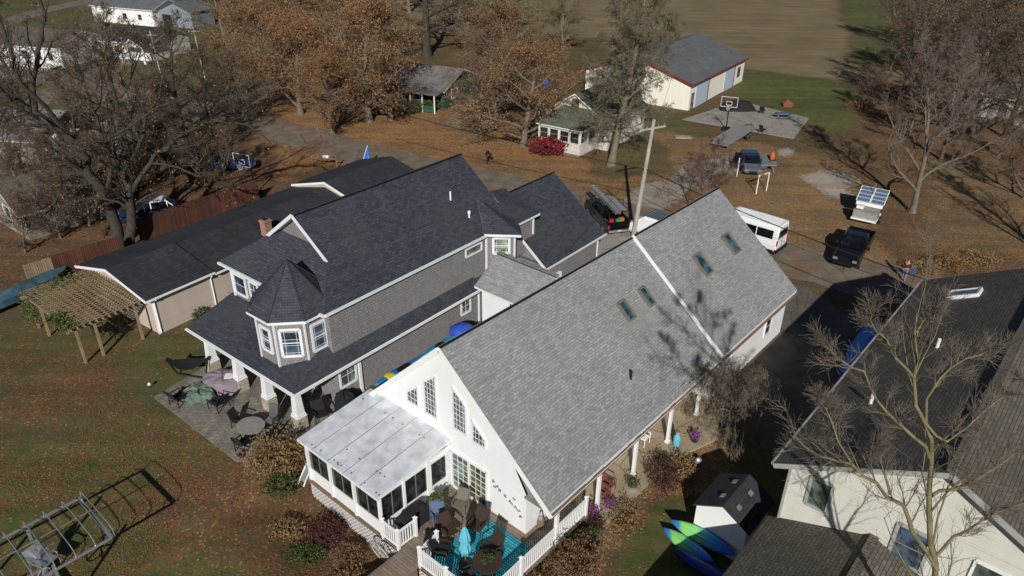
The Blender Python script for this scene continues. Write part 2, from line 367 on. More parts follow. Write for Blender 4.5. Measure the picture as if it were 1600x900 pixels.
def npmesh(name, groups, mats):
    "groups: list of (V, F(quads), uvrand or None)"
    V = []; Fa = []; mi = []; uv = []; o = 0
    for g, (v, f, r) in enumerate(groups):
        V.append(v); Fa.append(f+o); o += len(v); mi += [g]*len(f)
        uv.append(np.repeat(r if r is not None else np.zeros(len(f)), 4))
    V = np.concatenate(V); Fa = np.concatenate(Fa); uv = np.concatenate(uv)
    me = bpy.data.meshes.new(name); me.vertices.add(len(V)); me.vertices.foreach_set('co', V.astype(np.float32).ravel())
    me.loops.add(len(Fa)*4); me.loops.foreach_set('vertex_index', Fa.astype(np.int32).ravel())
    me.polygons.add(len(Fa)); me.polygons.foreach_set('loop_start', np.arange(len(Fa), dtype=np.int32)*4)
    me.polygons.foreach_set('loop_total', np.full(len(Fa), 4, dtype=np.int32)); me.polygons.foreach_set('material_index', np.array(mi, dtype=np.int32))
    u = me.uv_layers.new(name='UVMap'); u.data.foreach_set('uv', np.stack([uv, uv], -1).astype(np.float32).ravel())
    me.update(calc_edges=True)
    for m_ in mats: me.materials.append(M[m_])
    return me
def leafquads(rng, P, size, squash=.6):
    n = len(P); u = rng.normal(size=(n, 3)); u /= np.linalg.norm(u, axis=1)[:, None]; t = rng.normal(size=(n, 3)); v = np.cross(u, t); v /= np.linalg.norm(v, axis=1)[:, None]
    k = (size*rng.uniform(.6, 1.35, n))[:, None]
    q = np.stack([P-u*k, P+v*k*squash, P+u*k, P-v*k*squash], 1).reshape(-1, 3)
    return q, np.arange(n*4).reshape(n, 4), rng.random(n)
def tree_mesh(seed, h=14., r=.3, trunkfrac=.35, limbs=9, n2=8, n3=7, n4=5, spread=.9, up=.25, l1=.5, leaves=0, leafsize=.12, twigr=.014, wob=.12, droop=0., skel=None, lean=(0, 0), leafspread=.35, taper=.62, kr=.6, sk=.55, ang=(.4, .95), lr=.62):
    rng = np.random.default_rng(seed); thick = []; mid = []; fine = []
    starts = []
    if skel:
        for pts, r0, r1 in skel:
            pts = [np.array(p, float) for p in pts]
            # subdivide with wobble
            Q = [pts[0]]
            for a, b in zip(pts[:-1], pts[1:]):
                L = np.linalg.norm(b-a); k = max(2, int(L/.8))
                for i in range(1, k+1): Q.append(a+(b-a)*i/k+(rng.normal(0, .06*min(L, 2), 3) if i < k else 0))
            rad = list(np.linspace(r0, r1, len(Q))); thick.append((Q, rad)); L = sum(np.linalg.norm(Q[i+1]-Q[i]) for i in range(len(Q)-1))
            starts.append((Q, rad, L*sk))
    else:
        tp, tr, d = _branch(rng, (0, 0, -.15), np.array([lean[0], lean[1], 1.])/np.linalg.norm([lean[0], lean[1], 1.]), h*.93, r, r*.12, 12, .045)
        thick.append(([tp[0]]+tp[1:], [r*1.45]+tr[1:])); 
        for i in range(limbs):
            f = trunkfrac+(1-trunkfrac)*(i+rng.random()*.6)/limbs; k = min(int(f*12), 11); t = f*12-k; p = tp[k]*(1-t)+tp[k+1]*t
            az = i*2.399+rng.normal(0, .3); el = up+rng.normal(0, .12)+.5*(f-trunkfrac)
            d = np.array([math.cos(az)*spread, math.sin(az)*spread, max(el, -.2)+.15]); d /= np.linalg.norm(d)
            L = h*l1*(1-taper*((f-trunkfrac)/(1-trunkfrac))**1.3)*rng.uniform(.8, 1.15); rr = tr[k]*lr
            bp, br, _ = _branch(rng, p, d, L, rr, rr*.18, 7, wob, .05); thick.append((bp, br)); starts.append((bp, br, L))
        starts.append((tp[8:], tr[8:], h*.3))
    lp = []
    def kids(par, L, n, lvl, out, lo=.2):
        bp, br = par; res = []; m = len(bp)-1
        for i in range(n):
            f = lo+(1-lo)*(i+rng.random())/n; k = min(int(f*m), m-1); t = f*m-k; p = bp[k]*(1-t)+bp[k+1]*t
            ax = bp[min(k+1, m)]-bp[k]; ax = ax/(np.linalg.norm(ax)+1e-9); q = rng.normal(size=3); q -= ax*q.dot(ax); q /= np.linalg.norm(q)
            an = rng.uniform(*ang); d = ax*math.cos(an)+q*math.sin(an); d[2] += up*.35+droop; d /= np.linalg.norm(d)
            l = L*rng.uniform(.35, .6)*(1-.45*f); r0 = max(br[k]*(kr if lvl < 4 else .6), twigr)
            b = _branch(rng, p, d, l, r0, max(r0*.3, twigr*.6), 4 if lvl < 3 else 3, wob*1.3, droop)
            out.append((b[0], b[1])); res.append((b[0], b[1], l))
        return res
    for s_ in starts:
        for a in kids(s_[:2], s_[2], n2, 2, mid):
            for b in kids(a[:2], a[2], n3, 3, fine):
                if n4:
                    for c in kids(b[:2], max(b[2], .8), n4, 4, fine): lp.append(c[0][-1]); lp.append(c[0][1])
                else: lp.append(b[0][-1])
    v1, f1 = ring_tubes(thick, 8); v2, f2 = ring_tubes(mid, 5); v3, f3 = ring_tubes(fine, 3)
    trunk = (np.concatenate([v1, v2]), np.concatenate([f1, f2+len(v1)]), None); crown = [(v3, f3, None)]
    if leaves:
        lp = np.array(lp); P = lp[rng.integers(0, len(lp), leaves)]+rng.normal(0, leafspread, (leaves, 3))
        q, f, rr = leafquads(rng, P, leafsize); crown.append((q, f, rr))
    return trunk, crown
TM = {}
def treekind(key, bark, twig, leaf=None, **k):
    t, c = tree_mesh(**k); TM[key] = (npmesh('trunk', [t], [bark]), npmesh('crown', c, [twig]+([leaf] if leaf else [])))
def place_tree(key, pos, label, group, s=1.0, rz=0.0, name='tree', cat='tree'):
    o = bpy.data.objects.new(name, None); C.objects.link(o); o.location = pos; o.rotation_euler = (0, 0, rz); o.scale = (s, s, s) if not hasattr(s, '__len__') else s
    tag(o, label, cat, group)
    for nm, me in zip(('trunk', 'crown'), TM[key]):
        c = bpy.data.objects.new(nm, me); C.objects.link(c); c.parent = o
    return o
def shrub(name, label, pos, rx, ry, h, n, leaf, size=.05, stem='darkbark', seed=1, cat='shrub', group=None, stems=14, hollow=.45):
    rng = np.random.default_rng(seed); u = rng.normal(size=(n, 3)); u /= np.linalg.norm(u, axis=1)[:, None]
    r = rng.uniform(hollow, 1, n)**.6*(1+.32*np.sin(u[:, 0]*5+seed)*np.cos(u[:, 1]*6+seed*2)+.14*np.sin(u[:, 2]*11+seed+u[:, 0]*9)+rng.normal(0, .09, n))
    P = u*r[:, None]*np.array([rx, ry, h*.5]); P[:, 2] += h*.5; gp = np.sin(u[:, 0]*9+seed)*np.sin(u[:, 1]*8+seed*3)*np.sin(u[:, 2]*7+seed); P = P[(P[:, 2] > .02) & (gp > -.32)]
    q, f, rr = leafquads(rng, P, size, .6); br = []
    for i in range(stems):
        a = rng.uniform(0, 6.28); e = rng.uniform(.3, .95); br.append(_branch(rng, (0, 0, 0), (math.cos(a)*e*rx/h*1.6, math.sin(a)*e*ry/h*1.6, 1), h*rng.uniform(.7, 1.0), .02, .006, 5, .15)[:2])
    v, fc = ring_tubes(br, 3)
    o = bpy.data.objects.new(name, None); C.objects.link(o); o.location = pos; tag(o, label, cat, group)
    for nm, me in (('stems', npmesh('stems', [(v, fc, None)], [stem])), ('foliage', npmesh('foliage', [(q, f, rr)], [leaf]))):
        c = bpy.data.objects.new(nm, me); C.objects.link(c); c.parent = o
    return o
def GP(u, v, fr, pt, n):
    "survey a photo point on a plane given in frame coordinates; returns (b,a,z)"
    d = Vector(CR*(u-800)/F_PX + CU*(450-v)/F_PX + _fw); c = Vector((0, 0, H)); nw = fr.B*n[0]+fr.A*n[1]+Vector((0, 0, n[2])); p = fr.w(*pt)
    q = c+d*((p-c).dot(nw)/d.dot(nw)); return fr.l(q)
# ---------------------------------------------------------------- ground
def vnoise(x, y, s, seed=0):
    r = np.random.default_rng(seed); T = r.random((64, 64)); X = x/s; Y = y/s; i = np.floor(X).astype(int); j = np.floor(Y).astype(int); f = X-i; g = Y-j
    f = f*f*(3-2*f); g = g*g*(3-2*g); a = lambda p, q: T[p % 64, q % 64]
    return (a(i, j)*(1-f)+a(i+1, j)*f)*(1-g)+(a(i, j+1)*(1-f)+a(i+1, j+1)*f)*g
gx = np.concatenate([[-1500, -700, -350, -200], np.arange(-130, -20, .7), np.arange(-20, 25, .4), np.arange(25.1, 90.1, .7), [130, 250, 500, 1500]])
gy = np.concatenate([[-300, -60, -15], np.arange(0, 30, .4), np.arange(30, 150, .7), np.arange(150, 300, 3.), [400, 700, 1300, 2500]])
X, Y = np.meshgrid(gx, gy); nx, ny = len(gx), len(gy)
PXn = X+(vnoise(X, Y, 3.1, 1)-.5)*2.6+(vnoise(X, Y, .9, 2)-.5)*1.2; PYn = Y+(vnoise(X, Y, 3.3, 3)-.5)*2.6+(vnoise(X, Y, .8, 4)-.5)*1.2
def inpoly(px, soft=2):
    P = [G(*p) for p in px]; ins = np.zeros(X.shape, bool); n = len(P)
    for i in range(n):
        a, b = P[i], P[(i+1) % n]
        with np.errstate(divide='ignore', invalid='ignore'):
            c = ((a.y > PYn) != (b.y > PYn)) & (PXn < (b.x-a.x)*(PYn-a.y)/((b.y-a.y) or 1e-9)+a.x)
        ins ^= c
    m = ins.astype(float)
    for _ in range(soft):
        q = np.pad(m, 1, mode='edge'); m = (q[:-2, 1:-1]+q[2:, 1:-1]+q[1:-1, :-2]+q[1:-1, 2:]+q[1:-1, 1:-1]*2)/6
    return m
L = np.full(X.shape, .34); Gn = np.full(X.shape, .35); Gr = np.zeros(X.shape); D = np.full(X.shape, .2)
def setz(px, l=None, g=None, gr=None, d=None, soft=2):
    global L, Gn, Gr, D
    m = inpoly(px, soft)
    if l is not None: L = L*(1-m)+l*m
    if g is not None: Gn = Gn*(1-m)+g*m
    if gr is not None: Gr = Gr*(1-m)+gr*m
    if d is not None: D = D*(1-m)+d*m
# the field and far lawns
setz([(250, -120), (2200, -120), (2200, 60), (1400, 130), (1160, 118), (1060, 60), (700, 55), (330, 20), (250, 0)], .0, .15, 0, .78, 4)
setz([(1300, -60), (1460, -60), (1420, 110), (1335, 100)], .02, .72, 0, .1, 3)
setz([(1148, 108), (1330, 128), (1370, 160), (1300, 205), (1180, 165), (1140, 140)], .03, .95, 0, .0, 3)
setz([(-400, -40), (300, -60), (430, 60), (380, 170), (240, 220), (60, 190), (-400, 160)], .12, .62, 0, .12, 4)
setz([(680, 70), (860, 60), (1000, 120), (990, 210), (900, 120), (760, 110)], .2, .5, 0, .25, 3)
setz([(1000, 175), (1070, 185), (1120, 212), (1060, 245), (1005, 235)], .12, .75, 0, .1, 2)
setz([(930, 225), (1010, 235), (985, 262), (920, 258)], .3, .6, 0, .1, 2)
# leaf carpets
setz([(430, 160), (560, 180), (740, 150), (860, 230), (930, 260), (925, 325), (780, 292), (640, 258), (500, 262), (380, 300), (330, 290), (400, 220)], .88, .15, 0, .55, 2)
setz([(740, 240), (900, 275), (1000, 270), (1130, 260), (1100, 330), (925, 330), (790, 295)], .55, .35, 0, .6, 3)
setz([(1000, 200), (1100, 215), (1320, 250), (1400, 420), (1240, 400), (1020, 330), (1050, 250)], .5, .22, 0, .66, 3)
setz([(1330, 130), (1700, 120), (1900, 480), (1430, 420), (1330, 260)], .6, .2, 0, .34, 3)
setz([(1430, 250), (1560, 250), (1600, 330), (1480, 330)], .25, .05, .25, .7, 3)
setz([(200, 240), (420, 225), (430, 320), (200, 380), (0, 470), (-200, 500), (-200, 260)], .6, .12, 0, .05, 2)
# bare and gravelled ground
setz([(1225, 385), (1330, 412), (1480, 420), (1480, 460), (1300, 440), (1215, 405)], .22, .06, .12, .95, 2)
setz([(985, 300), (1060, 262), (1150, 243), (1165, 262), (1080, 292), (1010, 345), (950, 335)], .12, .1, 1.0, .7, 2)
setz([(1205, 236), (1245, 232), (1252, 246), (1215, 252)], .05, 0, .95, .6, 1)
setz([(1240, 276), (1300, 268), (1345, 292), (1330, 306), (1275, 300)], .1, 0, 1.0, .8, 2)
setz([(1190, 250), (1230, 252), (1215, 268), (1190, 268)], .2, 0, .6, .5, 2)
setz([(690, 170), (760, 160), (790, 190), (740, 215), (690, 200)], .25, .1, .5, .6, 3)
setz([(1480, 285), (1640, 300), (1640, 400), (1430, 380)], .35, .1, .1, .6, 3)
# back yards
setz([(-500, 470), (240, 525), (330, 560), (250, 625), (370, 722), (470, 700), (620, 900), (620, 1300), (-500, 1300)], .42, .66, 0, .28, 3)
setz([(-200, 480), (240, 540), (260, 620), (180, 720), (-200, 760)], .28, .5, 0, .34, 4)
setz([(240, 520), (320, 525), (330, 575), (250, 610), (215, 570)], .12, .75, 0, .1, 2)
setz([(130, 640), (260, 620), (370, 730), (300, 760), (150, 700)], .35, .6, 0, .3, 3)
setz([(0, 590), (160, 560), (240, 555), (160, 620), (0, 660)], .72, .3, 0, .3, 3)
setz([(-100, 700), (180, 690), (330, 800), (300, 1000), (-100, 1000)], .38, .85, 0, .1, 4)
setz([(230, 730), (400, 720), (420, 900), (300, 880)], .68, .3, 0, .28, 3)
setz([(380, 700), (500, 690), (640, 900), (420, 900), (330, 800)], .72, .35, 0, .2, 3)
setz([(930, 900), (1000, 800), (1120, 700), (1230, 560), (1400, 500), (1260, 900), (1200, 1300), (800, 1300)], .07, .95, 0, .0, 2)
setz([(860, 860), (905, 805), (940, 790), (1060, 700), (1120, 690), (1140, 740), (1050, 765), (940, 870), (900, 950), (800, 960)], .55, .12, 0, .7, 2)
def dip(x, y):
    "the yard drops a little in front of the sunroom and deck"
    c_, s_ = math.cos(R(40.8)), math.sin(R(40.8)); b_ = x*c_-y*s_; a_ = x*s_+y*c_
    st = lambda t, lo, hi: (lambda u: u*u*(3-2*u))(np.clip((t-lo)/(hi-lo), 0, 1))
    return -.62*st(b_, -26.4, -24.8)*(1-st(b_, -12.6, -11.2))*st(a_, 8.6, 12.4)*(1-st(a_, 15.5, 17.2))
me = bpy.data.meshes.new('ground')
V = np.stack([X, Y, dip(X, Y)], -1).reshape(-1, 3); i = np.arange(ny-1)[:, None]*nx; j = np.arange(nx-1)[None, :]
Fq = np.stack([i+j, i+j+1, i+nx+j+1, i+nx+j], -1).reshape(-1, 4)
me.vertices.add(len(V)); me.vertices.foreach_set('co', V.astype(np.float32).ravel()); me.loops.add(len(Fq)*4); me.loops.foreach_set('vertex_index', Fq.astype(np.int32).ravel())
me.polygons.add(len(Fq)); me.polygons.foreach_set('loop_start', np.arange(len(Fq), dtype=np.int32)*4); me.polygons.foreach_set('loop_total', np.full(len(Fq), 4, dtype=np.int32))
me.update(calc_edges=True)
at = me.color_attributes.new('zone', 'FLOAT_COLOR', 'POINT'); at.data.foreach_set('color', np.stack([L, Gn, Gr, D], -1).astype(np.float32).ravel())
go = bpy.data.objects.new('ground', me); C.objects.link(go); go['kind'] = 'structure'
gm, n, b = newmat('ground'); lk = n.links.new
tc = N(n, 'ShaderNodeTexCoord'); az = N(n, 'ShaderNodeAttribute', attribute_name='zone'); sp = N(n, 'ShaderNodeSeparateColor'); lk(az.outputs['Color'], sp.inputs[0])
def noise(scale, det=6, rough=.6):
    x = N(n, 'ShaderNodeTexNoise'); x.inputs['Scale'].default_value = scale; x.inputs['Detail'].default_value = det; x.inputs['Roughness'].default_value = rough; lk(tc.outputs['Object'], x.inputs['Vector']); return x.outputs[0]
def rng_(src, a, c, lo=0., hi=1.):
    x = N(n, 'ShaderNodeMapRange'); lk(src, x.inputs[0]); x.inputs[1].default_value = a; x.inputs[2].default_value = c; x.inputs[3].default_value = lo; x.inputs[4].default_value = hi; return x.outputs[0]
def math_(op, p, q):
    x = N(n, 'ShaderNodeMath', operation=op); 
    for k, s_ in enumerate((p, q)):
        if isinstance(s_, (int, float)): x.inputs[k].default_value = s_
        else: lk(s_, x.inputs[k])
    return x.outputs[0]
def mixc(f, a, c):
    x = N(n, 'ShaderNodeMix', data_type='RGBA'); lk(f, x.inputs[0])
    for k, s_ in ((6, a), (7, c)):
        if isinstance(s_, tuple): x.inputs[k].default_value = c4(s_)
        else: lk(s_, x.inputs[k])
    return x.outputs[2]
nb, nm_, nf, nff = noise(.12), noise(.9), noise(7), noise(28, 3)
soil = mixc(nff, (.075, .058, .034), (.16, .125, .075))
gcol = mixc(nff, (.034, .064, .014), (.095, .148, .04))
gcol = mixc(rng_(nm_, .35, .65), gcol, mixc(nff, (.085, .085, .032), (.19, .165, .075)))
c = mixc(rng_(math_('ADD', sp.outputs[1], math_('MULTIPLY', math_('SUBTRACT', nf, .5), 1.6)), .25, .75), soil, gcol)
c = mixc(rng_(math_('ADD', az.outputs['Alpha'], math_('MULTIPLY', math_('SUBTRACT', nf, .5), 1.3)), .45, .95), c, mixc(nff, (.18, .145, .08), (.33, .265, .155)))
c = mixc(rng_(math_('ADD', sp.outputs[2], math_('MULTIPLY', math_('SUBTRACT', noise(2.2), .5), 1.8)), .4, .75), c, mixc(nff, (.27, .24, .20), (.48, .44, .38)))
vo = N(n, 'ShaderNodeTexVoronoi'); vo.inputs['Scale'].default_value = 11; lk(tc.outputs['Object'], vo.inputs['Vector'])
sv = N(n, 'ShaderNodeSeparateColor'); lk(vo.outputs['Color'], sv.inputs[0])
dens = math_('ADD', sp.outputs[0], math_('MULTIPLY', math_('SUBTRACT', noise(.42, 9, .7), .5), 2.2)); dens = math_('ADD', dens, math_('MULTIPLY', math_('SUBTRACT', noise(2.5, 4), .5), .5))
isleaf = math_('MULTIPLY', math_('GREATER_THAN', dens, sv.outputs[0]), math_('LESS_THAN', vo.outputs['Distance'], .62))
lr = N(n, 'ShaderNodeValToRGB'); e = lr.color_ramp.elements; e[0].color = (.11, .038, .02, 1); e[1].color = (.36, .24, .13, 1)
for p_, cc in ((.3, (.20, .072, .033)), (.55, (.26, .105, .045)), (.8, (.17, .09, .045))): x = e.new(p_); x.color = c4(cc)
lk(sv.outputs[1], lr.inputs[0])
lr2 = N(n, 'ShaderNodeValToRGB'); e = lr2.color_ramp.elements; e[0].color = (.26, .11, .04, 1); e[1].color = (.56, .33, .14, 1)
for p_, cc in ((.3, (.38, .165, .06)), (.6, (.44, .21, .08)), (.8, (.30, .165, .08))): x = e.new(p_); x.color = c4(cc)
lk(sv.outputs[1], lr2.inputs[0])
c = mixc(isleaf, c, mixc(rng_(az.outputs['Alpha'], .32, .5), lr.outputs[0], lr2.outputs[0]))
wv = N(n, 'ShaderNodeTexNoise'); wv.inputs['Scale'].default_value = .5; wv.inputs['Detail'].default_value = 5; mpn = N(n, 'ShaderNodeMapping'); mpn.inputs['Scale'].default_value = (.08, 1.6, 1); mpn.inputs['Rotation'].default_value = (0, 0, .35); lk(tc.outputs['Object'], mpn.inputs['Vector']); lk(mpn.outputs[0], wv.inputs['Vector'])
bigv = math_('MULTIPLY', rng_(nb, .3, .7, .82, 1.2), rng_(wv.outputs[0], .35, .65, .86, 1.12))
mx = N(n, 'ShaderNodeMix', data_type='RGBA', blend_type='MULTIPLY'); mx.inputs[0].default_value = 1; lk(c, mx.inputs[6]); lk(bigv, mx.inputs[7]); lk(mx.outputs[2], b.inputs['Base Color'])
b.inputs['Roughness'].default_value = .95; b.inputs['Specular IOR Level'].default_value = .15
bu = N(n, 'ShaderNodeBump'); bu.inputs['Strength'].default_value = .7; bu.inputs['Distance'].default_value = .05; lk(math_('ADD', nff, sv.outputs[2]), bu.inputs['Height']); lk(bu.outputs[0], b.inputs['Normal'])
me.materials.append(gm)
# paved surfaces
def pavemat(name, ca, cb, leaf=.12, crack=True):
    m, n_, b_ = newmat(name); tc_ = N(n_, 'ShaderNodeTexCoord')
    def nz(s, d=6):
        x = N(n_, 'ShaderNodeTexNoise'); x.inputs['Scale'].default_value = s; x.inputs['Detail'].default_value = d; n_.links.new(tc_.outputs['Object'], x.inputs['Vector']); return x.outputs[0]
    r = N(n_, 'ShaderNodeValToRGB'); r.color_ramp.elements[0].position = .3; r.color_ramp.elements[0].color = c4(ca); r.color_ramp.elements[1].position = .7; r.color_ramp.elements[1].color = c4(cb); n_.links.new(nz(.8, 9), r.inputs[0])
    v = N(n_, 'ShaderNodeTexVoronoi'); v.inputs['Scale'].default_value = 9; n_.links.new(tc_.outputs['Object'], v.inputs['Vector']); s = N(n_, 'ShaderNodeSeparateColor'); n_.links.new(v.outputs['Color'], s.inputs[0])
    q = N(n_, 'ShaderNodeMapRange'); q.inputs[1].default_value = .5; q.inputs[2].default_value = .72; q.inputs[4].default_value = leaf*4; n_.links.new(nz(.35, 6), q.inputs[0])
    a_ = N(n_, 'ShaderNodeMath', operation='ADD'); a_.inputs[1].default_value = leaf*.25; n_.links.new(q.outputs[0], a_.inputs[0])
    g = N(n_, 'ShaderNodeMath', operation='LESS_THAN'); n_.links.new(s.outputs[0], g.inputs[0]); n_.links.new(a_.outputs[0], g.inputs[1])
    x = N(n_, 'ShaderNodeMix', data_type='RGBA'); n_.links.new(g.outputs[0], x.inputs[0]); n_.links.new(r.outputs[0], x.inputs[6]); x.inputs[7].default_value = (.19, .10, .05, 1)
    n2 = nz(30, 2); m2 = N(n_, 'ShaderNodeMapRange'); m2.inputs[3].default_value = .75; m2.inputs[4].default_value = 1.25; n_.links.new(n2, m2.inputs[0])
    y = N(n_, 'ShaderNodeMix', data_type='RGBA', blend_type='MULTIPLY'); y.inputs[0].default_value = 1; n_.links.new(x.outputs[2], y.inputs[6]); n_.links.new(m2.outputs[0], y.inputs[7])
    ve = N(n_, 'ShaderNodeTexVoronoi', feature='DISTANCE_TO_EDGE'); ve.inputs['Scale'].default_value = .28; n_.links.new(tc_.outputs['Object'], ve.inputs['Vector']); me_ = N(n_, 'ShaderNodeMapRange'); me_.inputs[1].default_value = .004; me_.inputs[2].default_value = .014; me_.inputs[3].default_value = .55; me_.inputs[4].default_value = 1; n_.links.new(ve.outputs['Distance'], me_.inputs[0])
    y2 = N(n_, 'ShaderNodeMix', data_type='RGBA', blend_type='MULTIPLY'); y2.inputs[0].default_value = 1; n_.links.new(y.outputs[2], y2.inputs[6]); n_.links.new(me_.outputs[0], y2.inputs[7]); y = y2
    n_.links.new(y.outputs[2], b_.inputs['Base Color']); b_.inputs['Roughness'].default_value = .9; return m
M['road'] = pavemat('old_road_surface', (.125, .105, .078), (.22, .185, .14), .25)
M['drive'] = pavemat('shade_toned_driveway', (.07, .063, .052), (.15, .132, .105), .05)  # concrete darkened in its colour to deepen the cream house's shade
M['concrete'] = pavemat('concrete_slab', (.24, .225, .195), (.34, .32, .28), .05)
M['tanpad'] = pavemat('tan_concrete', (.27, .215, .14), (.38, .31, .21), .04)
def strip(name, pts, w_, z, mat, seed=1, jit=.35):
    rng = random.Random(seed); P = [Vector((p[0], p[1], z)) for p in pts]; Q = []
    for a_, b_ in zip(P[:-1], P[1:]):
        k = max(1, int((b_-a_).length/1.2))
        Q += [a_.lerp(b_, t/k) for t in range(k)]
    Q.append(P[-1]); mb = MB(); Lf = []; Rt = []
    for k, p in enumerate(Q):
        d = (Q[min(k+3, len(Q)-1)]-Q[max(k-3, 0)]).normalized(); nrm = Vector((-d.y, d.x, 0)); Lf.append(p+nrm*(w_/2+rng.uniform(-jit, jit))); Rt.append(p-nrm*(w_/2+rng.uniform(-jit, jit)))
    for k in range(len(Q)-1): mb.face([Rt[k], Rt[k+1], Lf[k+1], Lf[k]])
    return structure(name, mb, mat)
strip('road', [(-95, 122), (-62, 104), (-34, 88), (-16, 74.5), (0, 65.0), (10, 58.5), (20, 51.4), (30, 44.8), (45, 35), (70, 18)], 6.0, .008, 'road', 3)
strip('side_road', [G(-120, 235), G(20, 180), G(70, 150), G(130, 120), G(200, 96)], 4.0, .012, 'road', 5)
strip('side_road', [G(230, 205), G(300, 180), G(380, 152), G(430, 140)], 4.2, .016, 'road', 6)
strip('path', [G(-60, 60), G(60, 18), G(170, -6), G(260, -30)], 5, .012, 'road', 7)
def pad(name, pts, mat, z=.02, label=None, kind='structure'):
    mb = MB(); mb.prism([(p[0], p[1], z) for p in pts], (0, 0, -z-.05)); return structure(name, mb, mat)
pad('concrete_apron', [G(1066, 187), G(1240, 217), G(1264, 185), G(1155, 158)], 'concrete', .05)
FW = Frame(40.8); FD = Frame(38.3)
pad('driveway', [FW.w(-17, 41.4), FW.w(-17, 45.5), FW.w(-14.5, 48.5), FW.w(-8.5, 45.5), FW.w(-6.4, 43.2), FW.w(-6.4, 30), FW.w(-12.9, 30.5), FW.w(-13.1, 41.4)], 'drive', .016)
pad('walkway', [FW.w(-14.2, 20.3), FW.w(-12.2, 20.3), FW.w(-12.1, 26.5), FW.w(-11.2, 29.3), FW.w(-11.2, 31.5), FW.w(-14.2, 32.0)], 'tanpad', .12)
pad('patio', [FD.w(-35.6, 13.35), FD.w(-27.5, 13.25), FD.w(-26.6, 16.0), FD.w(-26.6, 19.7), FD.w(-36.1, 19.7), FD.w(-36.1, 16.6)], 'pavers', .05)
pad('garage_walkway', [FD.w(-43, 34), FD.w(-25, 42.3), FD.w(-22.5, 46), FD.w(-25, 51), FD.w(-43, 47)], 'concrete', .014)
# ================================================================ WHITE HOUSE
wh = thing('white_house', 'white house with a long light grey shingled gable roof, four skylights and a glazed sunroom', 'house', FW, -18.95, 29)
RZ, SL = 8.15, .86
zr = lambda b_: RZ-(SL if b_ > -18.95 else .97)*abs(b_+18.95)
mb = MB()
mb.face([(-24.2, 17.6, 0), (-14.28, 17.6, 0), (-14.28, 17.6, 2.72), (-15.75, 17.6, zr(-15.75)-.16), (-18.95, 17.6, RZ-.16), (-24.2, 17.6, zr(-24.2)-.16)])
mb.face([(-14.28, 17.6, 0), (-14.28, 32.1, 0), (-14.28, 32.1, 2.75), (-14.28, 17.6, 2.72)])
mb.face([(-14.28, 32.1, 0), (-13.15, 32.1, 0), (-13.15, 32.1, 2.95), (-14.28, 32.1, 3.8)])
mb.face([(-13.15, 32.1, 0), (-13.15, 41.5, 0), (-13.15, 41.5, 2.98), (-13.15, 32.1, 2.98)])
mb.face([(-13.15, 41.5, 0), (-24.2, 41.5, 0), (-24.2, 41.5, 2.85), (-18.95, 41.5, RZ-.1), (-13.15, 41.5, 2.98)])
mb.face([(-24.2, 41.5, 0), (-24.2, 17.6, 0), (-24.2, 17.6, 2.9), (-24.2, 41.5, 2.85)])
mk('wall', mb, 'whitewall', wh)
mb = MB(); mb.face([(-15.8, 17.66, zr(-15.8)-.14), (-14.2, 17.66, 2.7), (-13.4, 17.66, 2.76), (-13.4, 17.66, 3.1)]); mb.box(-14.28, -12.95, 17.45, 32.05, 2.68, 2.74); mk('porch_ceiling', mb, 'greytable', wh)
# roofs
mb = MB()
roofslab(mb, [(-18.95, 17.35, RZ), (-12.85, 17.35, zr(-12.85)), (-12.85, 32.0, zr(-12.85)), (-18.95, 32.0, RZ)], .14)
roofslab(mb, [(-24.5, 17.35, zr(-24.5)), (-18.95, 17.35, RZ), (-18.95, 32.0, RZ), (-24.5, 32.0, zr(-24.5))], .14)
rf = mk('roof', mb, ['grayshingle', 'trim'], wh)
mb = MB(); g_ = .13
roofslab(mb, [(-18.95, 32.004, RZ+g_*.5), (-12.8, 32.004, zr(-12.8)+g_*1.7), (-12.8, 41.9, zr(-12.8)+g_*1.7), (-18.95, 41.9, RZ+g_*.5)], .3)
roofslab(mb, [(-24.5, 32.004, zr(-24.5)+g_), (-18.95, 32.004, RZ+g_*.5), (-18.95, 41.9, RZ+g_*.5), (-24.5, 41.9, zr(-24.5)+g_)], .3)
mk('garage_roof', mb, ['grayshingle', 'trim'], wh)
mb = MB(); mb.bar((-18.95, 31.97, RZ+.10), (-12.8, 31.97, zr(-12.8)+.25), .09, .16); mk('rake_trim', mb, 'white', wh)
mb = MB()
for a0, a1, dz in ((17.35, 32.0, 0), (32.0, 41.9, g_*.5)):
    mb.bar((-18.90, a0, RZ+.0+dz), (-18.90, a1, RZ+.0+dz), .10, .06, 1)
    mb.prism([(-19.24, a0, RZ-.20+dz), (-18.94, a0, RZ+.07+dz), (-18.94, a1, RZ+.07+dz), (-19.24, a1, RZ-.20+dz)], (0, 0, -.03))
mk('ridge_cap', mb, ['ridgecap', 'black'], rf)
mb = MB()
for s_ in (-5.6, 6.2): mb.bar((-18.95, 17.32, RZ-.11), (-18.95+s_, 17.32, zr(-18.95+s_)-.11), .05, .24)
mk('fascia', mb, 'white', rf)
mb = MB(); mb.bar((-12.80, 17.35, 2.66), (-12.80, 32, 2.66), .11, .11); mb.bar((-12.74, 32, 2.86), (-12.74, 41.9, 2.86), .11, .11); mb.bar((-12.735, 17.35, 2.72), (-12.735, 32, 2.72), .02, .03, 1)
mk('gutter', mb, ['wood', 'trim'], rf)
